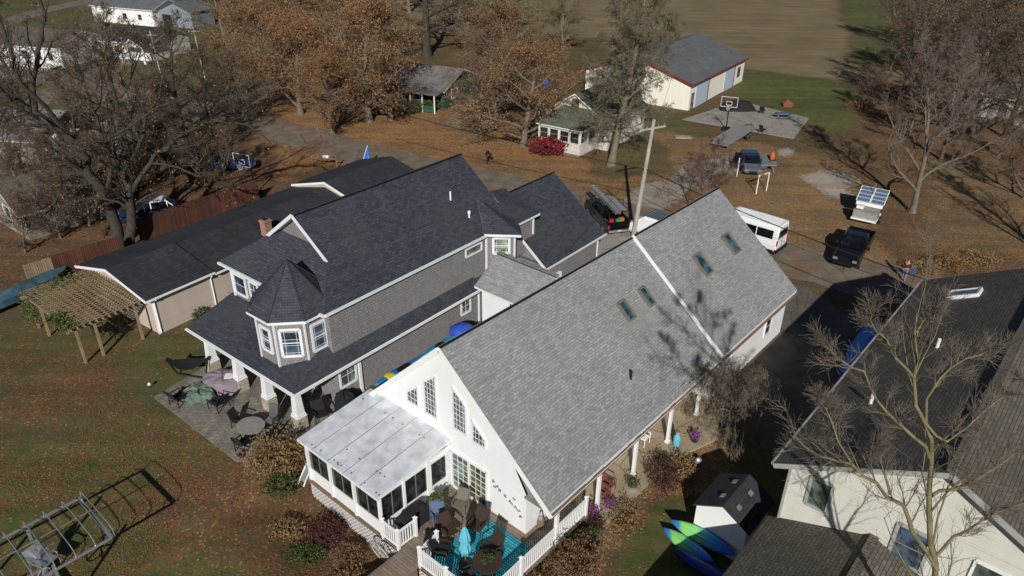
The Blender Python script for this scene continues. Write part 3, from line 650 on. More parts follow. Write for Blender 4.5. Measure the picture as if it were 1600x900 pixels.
# wing toward the grey house
mb = MB()
mb.face([(-26.4, 27.85, 0), (-24.2, 27.85, 0), (-24.2, 27.85, 4.1), (-26.4, 27.85, 4.1)]); mb.face([(-26.4, 31.6, 0), (-26.4, 27.85, 0), (-26.4, 27.85, 4.1), (-26.4, 29.7, 5.35), (-26.4, 31.6, 4.1)]); mk('wing_wall', mb, 'whitewall', wh)
mb = MB()
roofslab(mb, [(-26.75, 27.55, 4.05), (-23.1, 27.55, 4.05), (-21.5, 29.7, 5.5), (-26.75, 29.7, 5.5)], .12); roofslab(mb, [(-26.75, 29.7, 5.5), (-21.5, 29.7, 5.5), (-23.1, 31.85, 4.05), (-26.75, 31.85, 4.05)], .12)
mb.bar((-26.75, 29.69, 5.53), (-22.2, 29.69, 5.53), .28, .05, 2)
mb.bar((-26.75, 29.55, 5.47), (-22.2, 29.55, 5.47), .04, .04, 3)
mk('wing_roof', mb, ['grayshingle', 'trim', 'ridgecap', 'black'], wh)
# gable windows, sliding door
def T(l): return [tuple(p) for p in l]
win(wh, 'a', 17.6, T([(-21.5, 4.0), (-20.72, 4.0), (-20.72, 5.15), (-21.5, 4.5)]), 2, 3)
win(wh, 'a', 17.6, T([(-20.3, 3.95), (-19.5, 3.95), (-19.5, 6.3), (-20.3, 5.65)]), 3, 7)
win(wh, 'a', 17.6, T([(-18.48, 4.03), (-17.68, 4.03), (-17.68, 5.6), (-18.48, 6.3)]), 3, 7)
win(wh, 'a', 17.6, T([(-17.33, 3.92), (-16.57, 3.92), (-16.57, 4.4), (-17.33, 5.1)]), 3, 3)
dd = MB(); dd.bar((-18.68, 17.57, .55), (-16.48, 17.57, .55), .1, .1); dd.bar((-18.68, 17.57, 2.66), (-16.48, 17.57, 2.66), .1, .1); dd.bar((-18.66, 17.57, .5), (-18.66, 17.57, 2.7), .1, .1); dd.bar((-16.5, 17.57, .5), (-16.5, 17.57, 2.7), .1, .1); dd.bar((-17.56, 17.57, .5), (-17.56, 17.57, 2.7), .1, .14)
do = mk('sliding_door', dd, 'trim', wh)
for s0, mt in ((-18.6, 'greenglass'), (-17.5, 'ambglass')):
    g2 = MB(); g2.box(s0, s0+.96, 17.575, 17.585, .62, 2.58); mk('pane', g2, mt, do)
    g2 = MB()
    for k in range(1, 3): g2.bar((s0+.32*k, 17.565, .62), (s0+.32*k, 17.565, 2.58), .02, .022)
    for k in range(1, 6): g2.bar((s0, 17.563, .62+1.96*k/6), (s0+.96, 17.563, .62+1.96*k/6), .02, .022)
    mk('muntin', g2, 'trim', do)
mb = MB(); mb.box(-19.0, -18.86, 17.45, 17.6, 2.0, 2.3); mk('wall_lamp', mb, 'tan', wh)
mb = MB(); rg = random.Random(4)
for q in [(-15.9, 2.25), (-15.75, 2.1), (-15.45, 1.98), (-15.2, 1.85), (-15.05, 1.8), (-14.95, 2.15), (-14.85, 1.7), (-14.65, 1.6), (-14.55, 1.35), (-16.1, 2.4), (-16.05, 2.15)]:
    for k in range(5): mb.ball((q[0]+rg.uniform(-.07, .07), 17.57, q[1]+rg.uniform(-.06, .06)), (.045, .02, .04), 6, 4)
mk('metal_wall_decoration', mb, 'alu', wh)
win(wh, 'b', -13.15, rect(38.6, 39.5, 1.0, 2.2), 0, 1, out=1, pane='darkglass')
dm = MB(); dm.box(-13.14, -13.08, 34.0, 34.9, .05, 2.15); mk('side_door', dm, 'trim', wh)
# porch posts
for a_, z0 in ((18.05, .5), (21.1, .12), (24.1, .12), (27.3, .12), (30.3, .12)):
    mb = MB(); mb.bar((-13.0, a_, z0), (-13.0, a_, 2.7), .15, .15); mb.box(-13.11, -12.89, a_-.11, a_+.11, z0, z0+.12); mb.box(-13.1, -12.9, a_-.1, a_+.1, 2.55, 2.69); mk('porch_column', mb, 'white', wh)
# skylights and flue
nr = Vector((SL, 0, 1)).normalized()
def skylight(parent, fn, b0, b1, a0, a1, fm='trim', gm_='skyglass', lift=.16):
    mb = MB(); P = [Vector((b0, a0, fn(b0))), Vector((b1, a0, fn(b1))), Vector((b1, a1, fn(b1))), Vector((b0, a1, fn(b0)))]
    n_ = (P[1]-P[0]).cross(P[3]-P[0]).normalized(); n_ = n_ if n_.z > 0 else -n_
    for i in range(4): mb.bar(P[i]+n_*lift*.5, P[(i+1) % 4]+n_*lift*.5, .11, lift, up=n_)
    o = mk('skylight', mb, fm, parent); g2 = MB(); g2.prism([p+n_*(lift-.04) for p in P], -n_*.06); mk('pane', g2, gm_, o); return o
M['bronze'] = plain('bronze_frame', (.17, .15, .125), .5)
for b0, b1, a0, a1, dz in ((-17.0, -16.2, 27.75, 28.3, 0), (-17.0, -16.2, 29.7, 30.2, 0), (-16.82, -15.82, 35.12, 35.85, .15), (-16.84, -15.86, 38.7, 39.45, .15)):
    skylight(rf, lambda b_, dz=dz: zr(b_)+dz*.9, b0, b1, a0, a1, 'bronze')
mb = MB(); mb.tube([(-14.5, 25.55, 4.1), (-14.5, 25.55, 4.75)], .065, 10); mb.cyl(-14.5, 25.55, 4.1, 4.3, .13, .07, 10); mk('flue_pipe', mb, 'black', rf)
# sunroom
mb = MB(); RS = [(-24.3, 13.3, 2.82), (-18.68, 13.3, 2.82), (-18.68, 17.62, 3.28), (-24.3, 17.62, 3.28)]
roofslab(mb, RS, .14)
for k in range(1, 5):
    x = -24.3+5.62*k/5; mb.bar((x, 13.3, 2.832), (x, 17.6, 3.292), .03, .03, 2)
for k in range(24):
    x = -24.2+5.42*(rg.random()); y = rg.choice([13.5, 13.55, 14.3, 16.9]); z = 2.82+(y-13.3)*.1065; mb.cyl(x, y, z, z+.012, .05, .04, 8, 3)
sr = mk('sunroom_roof', mb, ['metalroof', 'trim', 'alu', 'rim'], wh)
mb = MB(); mb.box(-24.05, -18.85, 13.55, 13.63, .38, 1.1); mb.box(-24.05, -18.85, 13.55, 13.63, 2.5, 2.72); mb.box(-24.05, -23.97, 13.55, 17.6, .38, 1.1); mb.box(-24.05, -23.97, 13.55, 17.6, 2.5, 2.72)
mb.box(-18.93, -18.85, 13.63, 16.2, .5, 1.1); mb.box(-18.93, -18.85, 13.63, 17.6, 2.5, 2.75)
for x in (-24.01, -22.32, -20.62, -18.89): mb.bar((x, 13.54, .4), (x, 13.54, 2.72), .13, .13)
for y in (14.85, 16.25, 17.5): mb.bar((-18.87, y, .5), (-18.87, y, 2.72), .13, .13)
for y in (15.5, 17.5): mb.bar((-24.01, y, .5), (-24.01, y, 2.72), .12, .12)
mb.box(-24.0, -18.9, 13.6, 17.58, .38, .46)
sw = mk('sunroom_wall', mb, 'white', wh)
for x0, x1 in ((-23.93, -22.4), (-22.24, -20.70), (-20.54, -18.97)):
    mb = MB(); mb.box(x0, x1, 13.585, 13.6, 1.12, 2.48); w_ = mk('sunroom_window', mb, 'darkglass', sw); mb = MB(); mb.bar(((x0+x1)/2, 13.57, 1.12), ((x0+x1)/2, 13.57, 2.48), .03, .03); mk('mullion', mb, 'alu', sw)
for y0, y1 in ((13.62, 14.78), (14.92, 16.18)):
    mb = MB(); mb.box(-18.9, -18.885, y0, y1, 1.12, 2.48); mk('sunroom_window', mb, 'darkglass', sw); mb = MB(); mb.bar((-18.87, (y0+y1)/2, 1.12), (-18.87, (y0+y1)/2, 2.48), .03, .03); mk('mullion', mb, 'alu', sw)
mb = MB(); mb.bar((-18.85, 16.38, .5), (-18.85, 16.38, 2.6), .12, .08); mb.bar((-18.85, 17.38, .5), (-18.85, 17.38, 2.6), .12, .08); mb.box(-18.88, -18.82, 16.38, 17.38, .5, 1.15); mb.box(-18.88, -18.82, 16.38, 17.38, 2.45, 2.6)
sdr = mk('sunroom_door', mb, 'white', wh); mb = MB(); mb.box(-18.86, -18.85, 16.4, 17.36, 1.15, 2.45); mk('pane', mb, 'darkglass', sdr)
def lattice(mb, p0, p1, z0, z1, step=.14):
    p0, p1 = Vector(p0), Vector(p1); d = (p1-p0); Ln = d.length; d.normalize(); hgt = z1-z0; k = -hgt
    while k < Ln:
        for sgn in (1, -1):
            s0, s1 = k, k+hgt; za, zb = (z0, z1) if sgn > 0 else (z1, z0)
            if s0 < 0: za += (zb-za)*(-s0)/hgt; s0 = 0
            if s1 > Ln: zb = za+(zb-za)*(Ln-s0)/(s1-s0); s1 = Ln
            if s1-s0 > .02: mb.bar(p0+d*s0+Vector((0, 0, za)), p0+d*s1+Vector((0, 0, zb)), .012, .036)
        k += step
mb = MB(); lattice(mb, (-24.05, 13.50, 0), (-18.75, 13.40, 0), -.62, .33, .21); lattice(mb, (-24.07, 17.0, 0), (-24.07, 13.52, 0), -.5, .33, .21); lattice(mb, (-18.75, 13.36, 0), (-17.72, 13.36, 0), -.6, .4, .21); lattice(mb, (-16.4, 13.36, 0), (-13.0, 13.36, 0), -.6, .4, .21); lattice(mb, (-17.70, 13.4, 0), (-17.70, 9, 0), -.5, .36, .21)
mk('lattice_skirt', mb, 'rail', wh); mb = MB(); mb.bar((-24.1, 13.44, .38), (-18.75, 13.44, .38), .05, .14); mk('floor_beam', mb, 'wood', wh)
mb = MB(); mb.box(-24.1, -18.7, 13.42, 13.56, .36, .42); mb.box(-18.84, -12.9, 13.42, 17.6, .43, .5); mb.box(-14.26, -12.9, 17.602, 20.3, .43, .5); mb.box(-17.66, -16.44, 7.5, 13.41, .42, .48); mb.box(-17.6, -16.5, 7.6, 13.35, -.6, .41, 1)
mb.box(-24.0, -12.95, 13.56, 13.6, -.6, .37, 1); dk = mk('deck', mb, ['deck', 'wood'], wh)
def railing(segs, parent, z=.5, h=1.0, step=.125):
    rl = MB()
    for p, q in segs:
        rl.bar((p[0], p[1], z+h-.06), (q[0], q[1], z+h-.06), .08, .06); rl.bar((p[0], p[1], z+.1), (q[0], q[1], z+.1), .05, .06)
    o = mk('railing', rl, 'rail', parent); pts = []
    for p, q in segs:
        p, q = Vector((*p, 0)), Vector((*q, 0)); n_ = int((q-p).length/step)
        for k in range(1, n_):
            c_ = p.lerp(q, k/n_); bb = MB(); bb.bar((c_.x, c_.y, z+.1), (c_.x, c_.y, z+h-.08), .045, .045); mk('baluster', bb, 'rail', o)
        for e_ in (p, q):
            if all((e_-x).length > .2 for x in pts): pts.append(e_)
    for e_ in pts:
        bb = MB(); bb.bar((e_.x, e_.y, z-.1), (e_.x, e_.y, z+h+.06), .12, .12); bb.box(e_.x-.085, e_.x+.085, e_.y-.085, e_.y+.085, z+h+.06, z+h+.09); bb.loft([[(e_.x-.07, e_.y-.07, z+h+.09), (e_.x+.07, e_.y-.07, z+h+.09), (e_.x+.07, e_.y+.07, z+h+.09), (e_.x-.07, e_.y+.07, z+h+.09)], [(e_.x-.005, e_.y-.005, z+h+.15), (e_.x+.005, e_.y-.005, z+h+.15), (e_.x+.005, e_.y+.005, z+h+.15), (e_.x-.005, e_.y+.005, z+h+.15)]]); mk('post', bb, 'rail', o)
railing([((-18.72, 13.46), (-17.75, 13.46)), ((-17.75, 13.46), (-17.72, 14.42))], wh)
railing([((-16.5, 14.5), (-16.42, 13.46)), ((-16.42, 13.46), (-14.9, 13.46)), ((-14.9, 13.46), (-13.0, 13.46)), ((-13.0, 13.46), (-13.0, 15.8)), ((-13.0, 15.8), (-13.0, 18.05)), ((-13.0, 18.05), (-13.0, 20.2))], wh)

# ================================================================ DARK ROOFED GREY HOUSE
dh = thing('grey_house', 'large grey shingle-sided house with charcoal roof, corner turret and wraparound porch roof', 'house', FD, -31.6, 27)
mb = MB()
mb.box(-35.9, -27.2, 19.4, 34.3, 2.9, 6.02); mb.box(-35.6, -27.2, 19.5, 35.1, 0, 3.2)
mb.box(-33.4, -25.1, 35.1, 41.7, 0, 3.2); mb.face([(-33.4, 35.1, 3), (-25.1, 35.1, 3.0), (-29.3, 35.1, 6.3)]); mb.face([(-25.1, 41.7, 3), (-33.4, 41.7, 3.0), (-29.3, 41.7, 6.3)])
mb.face([(-27.2, 31.9, 3), (-25.9, 33.0, 3), (-25.9, 33.0, 5.9), (-27.2, 31.9, 5.9)]); mb.face([(-25.9, 33.0, 3), (-27.0, 34.0, 3), (-27.0, 34.0, 5.9), (-25.9, 33.0, 5.9)])
mb.box(-28.6, -26.65, 34.0, 36.1, 3.5, 5.93)
mk('wall', mb, 'grayshake', dh)
for P_ in ([(-34.0, 21.5, 7.6), (-29.2, 21.5, 7.6), (-31.62, 21.5, 9.35)], [(-35.9, 34.35, 6), (-31.62, 34.35, 9.3), (-27.2, 34.35, 6)]): mb = MB(); mb.prism(P_, (0, .05, 0)); mk('gable_wall', mb, 'grayshake', dh)
mb = MB(); mb.lathe(-30.95, 0, [(.01, 0), (.33, 0)], 4) if False else None
mb.tube([(-30.85, 21.42, 8.35), (-30.85, 21.47, 8.35)], [.3, .3], 20); mk('round_vent', mb, 'white', dh)
S2 = .745; mb = MB()
A0, AP, AR = 18.97, 21.06, 34.4; EL, ER, RB = -36.3, -26.95, -31.62; RZ2 = 6+(ER-RB)*S2
mb.prism([(RB, AP, RZ2), (ER-2.09, AP, 6+2.09*S2), (ER, A0, 6), (ER, 34.1, 6), (RB, AR, RZ2)], (0, 0, -.15), 0, 1)
mb.prism([(EL+2.09, AP, 6+2.09*S2), (RB, AP, RZ2), (RB, AR, RZ2), (EL, AR, 6), (EL, A0, 6)], (0, 0, -.15), 0, 1)
h2 = 6+2.6*S2
mb.prism([(EL, A0, 6), (ER, A0, 6), (ER-2.6, A0+2.6, h2), (EL+2.6, A0+2.6, h2)], (0, 0, -.12), 0, 1)
for P_ in ([(-27.0, 31.35, 6.06), (-25.25, 32.85, 5.98), (-28.9, 32.9, 7.5)], [(-25.25, 32.85, 5.98), (-26.3, 34.0, 6.0), (-28.9, 32.9, 7.5)]): mb.prism(P_, (0, 0, -.12), 0, 1)
mb.prism([(-29.5, 33.6, 7.35), (-26.4, 33.6, 6.02), (-26.4, 36.35, 6.02), (-29.5, 36.35, 7.0)], (0, 0, -.16), 0, 1)
drf = mk('roof', mb, ['darkshingle', 'trim'], dh)
mb = MB(); mb.bar((RB+.14, AP+.05, RZ2-.02), (RB+.14, AR, RZ2-.02), .07, .07); mk('ridge_vent', mb, 'black', drf)
mb = MB()
for s_ in (-1, 1): mb.bar((RB, AP-.03, RZ2-.06), (RB+s_*2.62, AP-.03, RZ2-.06-2.62*S2), .05, .2)
mb.bar((ER+.05, 19.0, 5.93), (ER+.05, 31.5, 5.93), .11, .12); mb.bar((EL, A0-.05, 5.93), (ER, A0-.05, 5.93), .1, .12); mb.bar((ER+.05, 31.5, 5.95), (-25.25, 32.85, 5.9), .1, .12)
mk('fascia', mb, 'trim', drf)
# rear wing roof
mb = MB()
mb.prism([(-29.4, 34.9, 6.6), (-24.75, 34.9, 2.98), (-24.75, 42.2, 2.98), (-29.4, 42.0, 6.6)], (0, 0, -.14), 0, 1); mb.prism([(-33.9, 34.9, 3.05), (-29.4, 34.9, 6.6), (-29.4, 42.0, 6.6), (-33.9, 42.2, 3.05)], (0, 0, -.14), 0, 1)
mb.bar((-29.34, 35.5, 6.62), (-29.34, 42, 6.62), .07, .06, 2)
mk('wing_roof', mb, ['darkshingle', 'trim', 'black'], dh)
mb = MB(); mb.bar((-26.75, 34.86, 4.5), (-24.75, 34.86, 2.93), .05, .18); mb.bar((-24.7, 34.9, 2.93), (-24.7, 42.2, 2.93), .1, .1); mb.bar((-25.1, 41.7, 0), (-25.1, 41.7, 2.9), .12, .12); mb.bar((-26.62, 35.9, 4.6), (-26.62, 35.9, 5.9), .1, .1); mb.bar((-26.62, 34.0, 4.0), (-26.62, 34.0, 5.9), .1, .1); mk('corner_trim', mb, 'trim', dh)
# porch + pent roof
mb = MB(); sp_ = .30; zf = lambda a_: 2.86+(a_-16.29)*sp_
mb.prism([(-36.3, 16.29, 2.86), (-26.45, 16.29, 2.86), (-27.2, 18.0, zf(18.0)), (-27.7, 18.0, zf(18.0)), (-27.75, 19.42, zf(19.42)), (-36.3, 19.42, zf(19.42))], (0, 0, -.13), 0, 1)
mb.prism([(-26.45, 16.29, 2.86), (-26.45, 30.5, 2.86), (-27.21, 30.5, zf(18.0)), (-27.21, 18.0, zf(18.0))], (0, 0, -.13), 0, 1)
mb.face([(-27.2, 18.0, zf(18)), (-27.2, 19.6, zf(18)), (-27.75, 19.6, zf(19.5))]); mb.face([(-27.2, 18.0, zf(18)), (-27.75, 19.6, zf(19.5)), (-27.75, 18.0, zf(18))])
mb.box(-36.2, -26.55, 16.4, 19.5, 2.62, 2.72, 1)
prf = mk('porch_roof', mb, ['darkshingle', 'trim'], dh)
mb = MB(); mb.bar((-26.4, 16.25, 2.78), (-26.4, 30.5, 2.78), .1, .1); mb.bar((-36.3, 16.24, 2.78), (-26.4, 16.24, 2.78), .09, .1); mk('gutter', mb, 'trim', prf)
for b_ in (-35.25, -32.5, -29.85, -27.25):
    mb = MB()
    def sq(c, a_, h_, z): return [(c-h_, a_-h_, z), (c+h_, a_-h_, z), (c+h_, a_+h_, z), (c-h_, a_+h_, z)]
    mb.loft([sq(b_, 16.85, .24, .85), sq(b_, 16.85, .15, 2.55)], 0); mb.loft([sq(b_, 16.85, .27, .84), sq(b_, 16.85, .27, 1.0)], 0); mb.loft([sq(b_, 16.85, .2, 2.5), sq(b_, 16.85, .2, 2.64)], 0); mb.loft([sq(b_, 16.85, .3, .82), sq(b_, 16.85, .3, .87)], 0)
    o = mk('porch_column', mb, 'trim', dh); mb = MB(); mb.box(b_-.29, b_+.29, 16.56, 17.14, 0.04, .82); mk('stone_base', mb, 'stone', o)
# tower
TC = (-29.45, 18.95)
def octo(ap, z): r = ap/math.cos(math.pi/8); return [(TC[0]+r*math.cos(math.pi/8+k*math.pi/4), TC[1]+r*math.sin(math.pi/8+k*math.pi/4), z) for k in range(8)]
mb = MB(); o0, o1 = octo(1.83, 2.9), octo(1.83, 5.9)
for k in range(8): mb.face([o0[k], o0[(k+1) % 8], o1[(k+1) % 8], o1[k]])
tw = mk('turret_wall', mb, 'grayshake', dh)
mb = MB()
for k in range(8): mb = MB(); mb.bar(o0[k], o1[k], .09, .09); mk('corner_board', mb, 'trim', tw)
mb = MB(); e0 = octo(2.2, 5.95); e1 = octo(2.2, 5.8); ap = (TC[0], TC[1], 8.35)
for k in range(8): mb.face([e0[k], e0[(k+1) % 8], ap], 0); mb.face([e1[k], e1[(k+1) % 8], e0[(k+1) % 8], e0[k]], 1)
mb.face([p for p in e1[::-1]], 1); tr = mk('turret_roof', mb, ['darkshingle', 'trim'], dh)
mb = MB()
for k in range(8): mb.bar(e0[k], ap, .09, .05)
mk('hip_cap', mb, 'darkplain', tr)
def facewin(cx, cy, nx_, ny_, hw, z0, z1, pane='blueglass', parent=None):
    n_ = Vector((nx_, ny_, 0)); t = Vector((-ny_, nx_, 0)); c = Vector((cx, cy, 0)); mb = MB(); Z = Vector((0, 0, 1))
    q = [c-t*hw+Z*z0, c+t*hw+Z*z0, c+t*hw+Z*z1, c-t*hw+Z*z1]
    for i in range(4): mb.bar(q[i]+n_*.03, q[(i+1) % 4]+n_*.03, .06, .15, up=tuple(n_.cross(q[(i+1) % 4]-q[i]))) if False else mb.bar(q[i]+n_*.03, q[(i+1) % 4]+n_*.03, .14, .06, up=tuple(n_))
    m_ = (z0+z1)/2; mb.bar(q[0].lerp(q[3], .5)+n_*.02, q[1].lerp(q[2], .5)+n_*.02, .05, .04, up=tuple(n_))
    for f in (.2, .8): mb.bar(q[0].lerp(q[1], f)+n_*.012, q[3].lerp(q[2], f)+n_*.012, .018, .015, up=tuple(n_))
    for f in (.12, .4, .62, .9): mb.bar(q[0].lerp(q[3], f)+n_*.013, q[1].lerp(q[2], f)+n_*.013, .018, .015, up=tuple(n_))
    o = mk('window', mb, 'trim', parent); g2 = MB(); g2.face([p+n_*.008 for p in q]); mk('pane', g2, pane, o)
s5 = math.sqrt(.5)
facewin(TC[0]-.05, TC[1]-1.83, 0, -1, .42, 3.75, 5.15, parent=tw); facewin(TC[0]+1.83*s5, TC[1]-1.83*s5, s5, -s5, .5, 3.72, 5.3, parent=tw); facewin(TC[0]+1.83, TC[1]+.05, 1, 0, .45, 3.75, 5.3, parent=tw)
win(dh, 'a', 19.4, rect(-35.75, -34.6, 4.05, 5.3), 0, 1, .12, 'blueglass'); win(dh, 'a', 19.4, rect(-34.2, -33.4, 4.3, 5.3), 1, 1, .1, 'blueglass')
win(dh, 'b', -27.2, rect(29.3, 30.15, 1.1, 2.15), 1, 1, .1, 'greenglass', out=1); win(dh, 'b', -27.2, rect(18.4+1.2, 20.7, 1.0, 2.3), 1, 1, .12, 'greenglass', out=1); win(dh, 'b', -27.2, rect(29.85, 31.3, 4.98, 5.5), 0, 0, .1, 'greenglass', out=1)
win(dh, 'a', 19.5, rect(-34.5, -33.2, .5, 2.2), 1, 1, .1, 'glass'); win(dh, 'a', 19.5, rect(-31, -29.2, .1, 2.2), 1, 0, .1, 'darkglass', name='patio_door')
dgn = Vector((.66, -.75, 0)).normalized(); facewin(-26.5, 32.42, dgn.x, dgn.y, .5, 4.5, 5.6, 'greenglass', dh)
for p_, q_, w2 in (((-27.15, 31.75, 3.4), (-27.15, 31.75, 5.9), .1), ((-25.88, 33.0, 3.2), (-25.88, 33.0, 5.9), .1), ((-27.15, 20.95, .05), (-27.15, 20.95, 2.7), .16), ((-27.1, 30.9, 0), (-27.1, 30.9, 2.7), .1), ((-35.85, 19.36, 3.8), (-35.85, 19.36, 5.9), .11)): mb = MB(); mb.bar(p_, q_, w2, w2); mk('corner_board', mb, 'trim', dh)
mb = MB(); mb.cyl(-27.6, 29.7, 6.3, 7.35, .0, .0) if False else None
vz = lambda b_: 6+(ER-b_)*S2
for b_, a_, hh, t in ((-29.4, 31.0, .55, 0), (-28.15, 31.3, .45, 1)):
    mb = MB(); mb.cyl(b_, a_, vz(b_)-.1, vz(b_)+hh, .055, .055, 10)
    if t: mb.cyl(b_, a_, vz(b_)+hh*.6, vz(b_)+hh*.85, .1, .1, 10)
    mk('vent_pipe', mb, 'white', drf)
mb = MB(); mb.box(-25.1, -24.9, 36.0, 37.0, .9, 1.9); mb.cyl(-24.85, 36.7, .9, 1.5, .07, .07, 8, 1); mb.ball((-24.86, 36.3, 1.5), (.06, .14, .14), 10, 6, 1); mk('meter_panel', mb, ['white', 'alu'], dh)

# ================================================================ TAN GARAGE
FG = Frame(34.8); g0 = FG.l(G(250, 522)); gb, ga = g0[0], g0[1]     # front right ground corner
tg = thing('tan_garage', 'long low tan outbuilding with charcoal roof in stepped sections beside the grey house', 'garage', FG, gb-4, ga+12)
bm_ = gb+.35-4.1; eb = gb+.35; el = eb-8.2; mb = MB()
sec = [(ga-.5, ga+4.3, 2.7, 3.65), (ga+4.3, ga+17.6, 2.6, 3.52), (ga+17.6, ga+25.5, 2.85, 3.95)]
for k, (a0, a1, ez, rz) in enumerate(sec):
    x0, x1 = (el+.4, eb-.35); aa0 = a0+.5 if k == 0 else a0
    mb.box(x0, x1, aa0, a1-.002, 0, ez-.1); mb.face([(x0, aa0, ez-.1), (x1, aa0, ez-.1), (bm_, aa0, rz-.12)])
mk('wall', mb, 'tan', tg); mb = MB()
for k, (a0, a1, ez, rz) in enumerate(sec):
    mb.prism([(bm_, a0, rz), (eb, a0, ez), (eb, a1, ez), (bm_, a1, rz)], (0, 0, -.12), 0, 1); mb.prism([(el, a0, ez), (bm_, a0, rz), (bm_, a1, rz), (el, a1, ez)], (0, 0, -.12), 0, 1)
grf = mk('roof', mb, ['darkplain', 'trim'], tg)
mb = MB()
for k in (0, 2):
    a0, a1, ez, rz = sec[k]; mb.bar((bm_, a0-.03, rz-.08), (eb, a0-.03, ez-.08), .04, .18); mb.bar((bm_, a0-.03, rz-.08), (el, a0-.03, ez-.08), .04, .18)
for a0, a1, ez, rz in sec: mb.bar((eb+.04, a0, ez-.06), (eb+.04, a1, ez-.06), .09, .09)
mk('fascia', mb, 'white', grf)
for P_ in ([(eb+.03, ga+.1, 2.55), (eb-.3, ga+.1, 2.3), (eb-.3, ga+.1, .1)], [(eb+.03, ga+4.0, 2.5), (eb-.3, ga+4.1, 2.2), (eb-.3, ga+4.1, .1)]): mb = MB(); mb.tube(P_, .05, 8); mk('downspout', mb, 'white', tg)
mb = MB(); mb.bar((eb-.38, ga+.02, 0), (eb-.38, ga+.02, 2.55), .1, .1); mk('corner_board', mb, 'white', tg)
cq = FG.l(G(417, 362, 3.2)); mb = MB(); mb.box(cq[0]-.28, cq[0]+.28, cq[1]-.28, cq[1]+.28, 2.8, 4.15); mb.box(cq[0]-.33, cq[0]+.33, cq[1]-.33, cq[1]+.33, 3.98, 4.1); ch = mk('chimney', mb, 'brick', grf)
mb = MB(); mb.box(cq[0]-.16, cq[0]+.16, cq[1]-.16, cq[1]+.16, 4.15, 4.2); mk('flue', mb, 'black', ch)

# ================================================================ RIGHT HOUSE
rh = thing('cream_house', 'tall cream sided house with dark brown shingle roof at the right edge', 'house', FW, -1, 32)
rzf = lambda b_: 8.8-.523*abs(b_+.95)
mb = MB(); mb.box(-5.8, 3.9, 23.0, 41.6, 0, 6.0); mb.face([(-5.8, 23.0, 5.99), (3.9, 23.0, 5.99), (-.95, 23.0, 8.65)]); mb.face([(3.9, 41.6, 5.99), (-5.8, 41.6, 5.99), (-.95, 41.6, 8.65)]); mk('wall', mb, 'cream', rh)
mb = MB(); mb.prism([(-6.3, 22.5, 6), (-.95, 22.5, 8.8), (-.95, 42.1, 8.8), (-6.3, 42.1, 6)], (0, 0, -.16), 0, 1); mb.prism([(-.95, 22.5, 8.8), (4.4, 22.5, 6), (4.4, 42.1, 6), (-.95, 42.1, 8.8)], (0, 0, -.16), 0, 1)
rrf = mk('roof', mb, ['brownshingle', 'oldroof'], rh); mb = MB(); mb.bar((-.95, 22.5, 8.83), (-.95, 42.1, 8.83), .34, .08); mk('ridge_vent', mb, 'brownshingle', rrf)
M['greytrim'] = plain('grey_trim', (.33, .33, .31), .6)
mb = MB(); mb.bar((-6.36, 22.5, 5.93), (-6.36, 42.1, 5.93), .1, .1); mb.bar((-6.3, 22.46, 5.9), (-.95, 22.46, 8.7), .05, .2); mb.bar((4.4, 22.46, 5.9), (-.95, 22.46, 8.7), .05, .2); mb.bar((-5.8, 22.97, 0), (-5.8, 22.97, 5.9), .09, .09); mk('fascia', mb, 'greytrim', rrf)
def onfront(u, v): q = GP(u, v, FW, (0, 23.0, 0), (0, 1, 0)); return (q[0], q[2])
for pts, p_ in (([(1257, 785), (1290, 800), (1304, 760), (1271, 744)], 'glass'), ([(1386, 867), (1436, 895), (1456, 848), (1408, 811)], 'blueglass')):
    q = [onfront(*p) for p in pts]; s0, s1 = (q[0][0]+q[3][0])/2, (q[1][0]+q[2][0])/2; z0, z1 = (q[0][1]+q[1][1])/2, (q[2][1]+q[3][1])/2
    win(rh, 'a', 23.0, rect(s0, s1, z0, z1), 0, 1 if p_ == 'blueglass' else 0, .12, p_, 'greytrim')
q = onfront(1552, 888); win(rh, 'a', 23.0, rect(q[0]-.5, q[0]+.9, q[1]-.9, q[1]), 0, 0, .1, 'glass')
def onroof(u, v): return GP(u, v, FW, (-6.3, 30, 6), (-.523, 0, 1))
q = [onroof(*p) for p in ((1481, 467.6), (1487, 457.5), (1534, 455), (1528, 464))]
bs = sorted(p[0] for p in q); as_ = sorted(p[1] for p in q); skylight(rrf, rzf, (bs[0]+bs[1])/2, (bs[2]+bs[3])/2, (as_[0]+as_[1])/2, (as_[2]+as_[3])/2, 'trim', 'blueglass', .18)
for u, v in ((1464, 543), (1360, 631)):
    p = onroof(u, v); mb = MB(); mb.cyl(p[0], p[1], p[2]-.1, p[2]+.45, .07, .07, 10); mk('vent_pipe', mb, 'white', rrf)
mb = MB(); mb.prism([(-6.2, 14.5, 3.0), (-2.45, 14.5, 4.5), (-2.45, 22.95, 4.5), (-6.2, 22.95, 3.0)], (0, 0, -.14), 0, 1); mb.prism([(-2.45, 14.5, 4.5), (1.3, 14.5, 3.0), (1.3, 22.95, 3.0), (-2.45, 22.95, 4.5)], (0, 0, -.14), 0, 1); mb.bar((-2.45, 14.5, 4.53), (-2.45, 22.95, 4.53), .3, .06); mk('porch_roof', mb, ['brownshingle', 'greytrim'], rh)
mb = MB(); mb.box(-5.8, .9, 14.9, 22.9, 0, 2.9); mb.face([(-5.8, 14.9, 2.9), (.9, 14.9, 2.9), (-2.45, 14.9, 4.4)]); mk('porch_wall', mb, 'cream', rh)
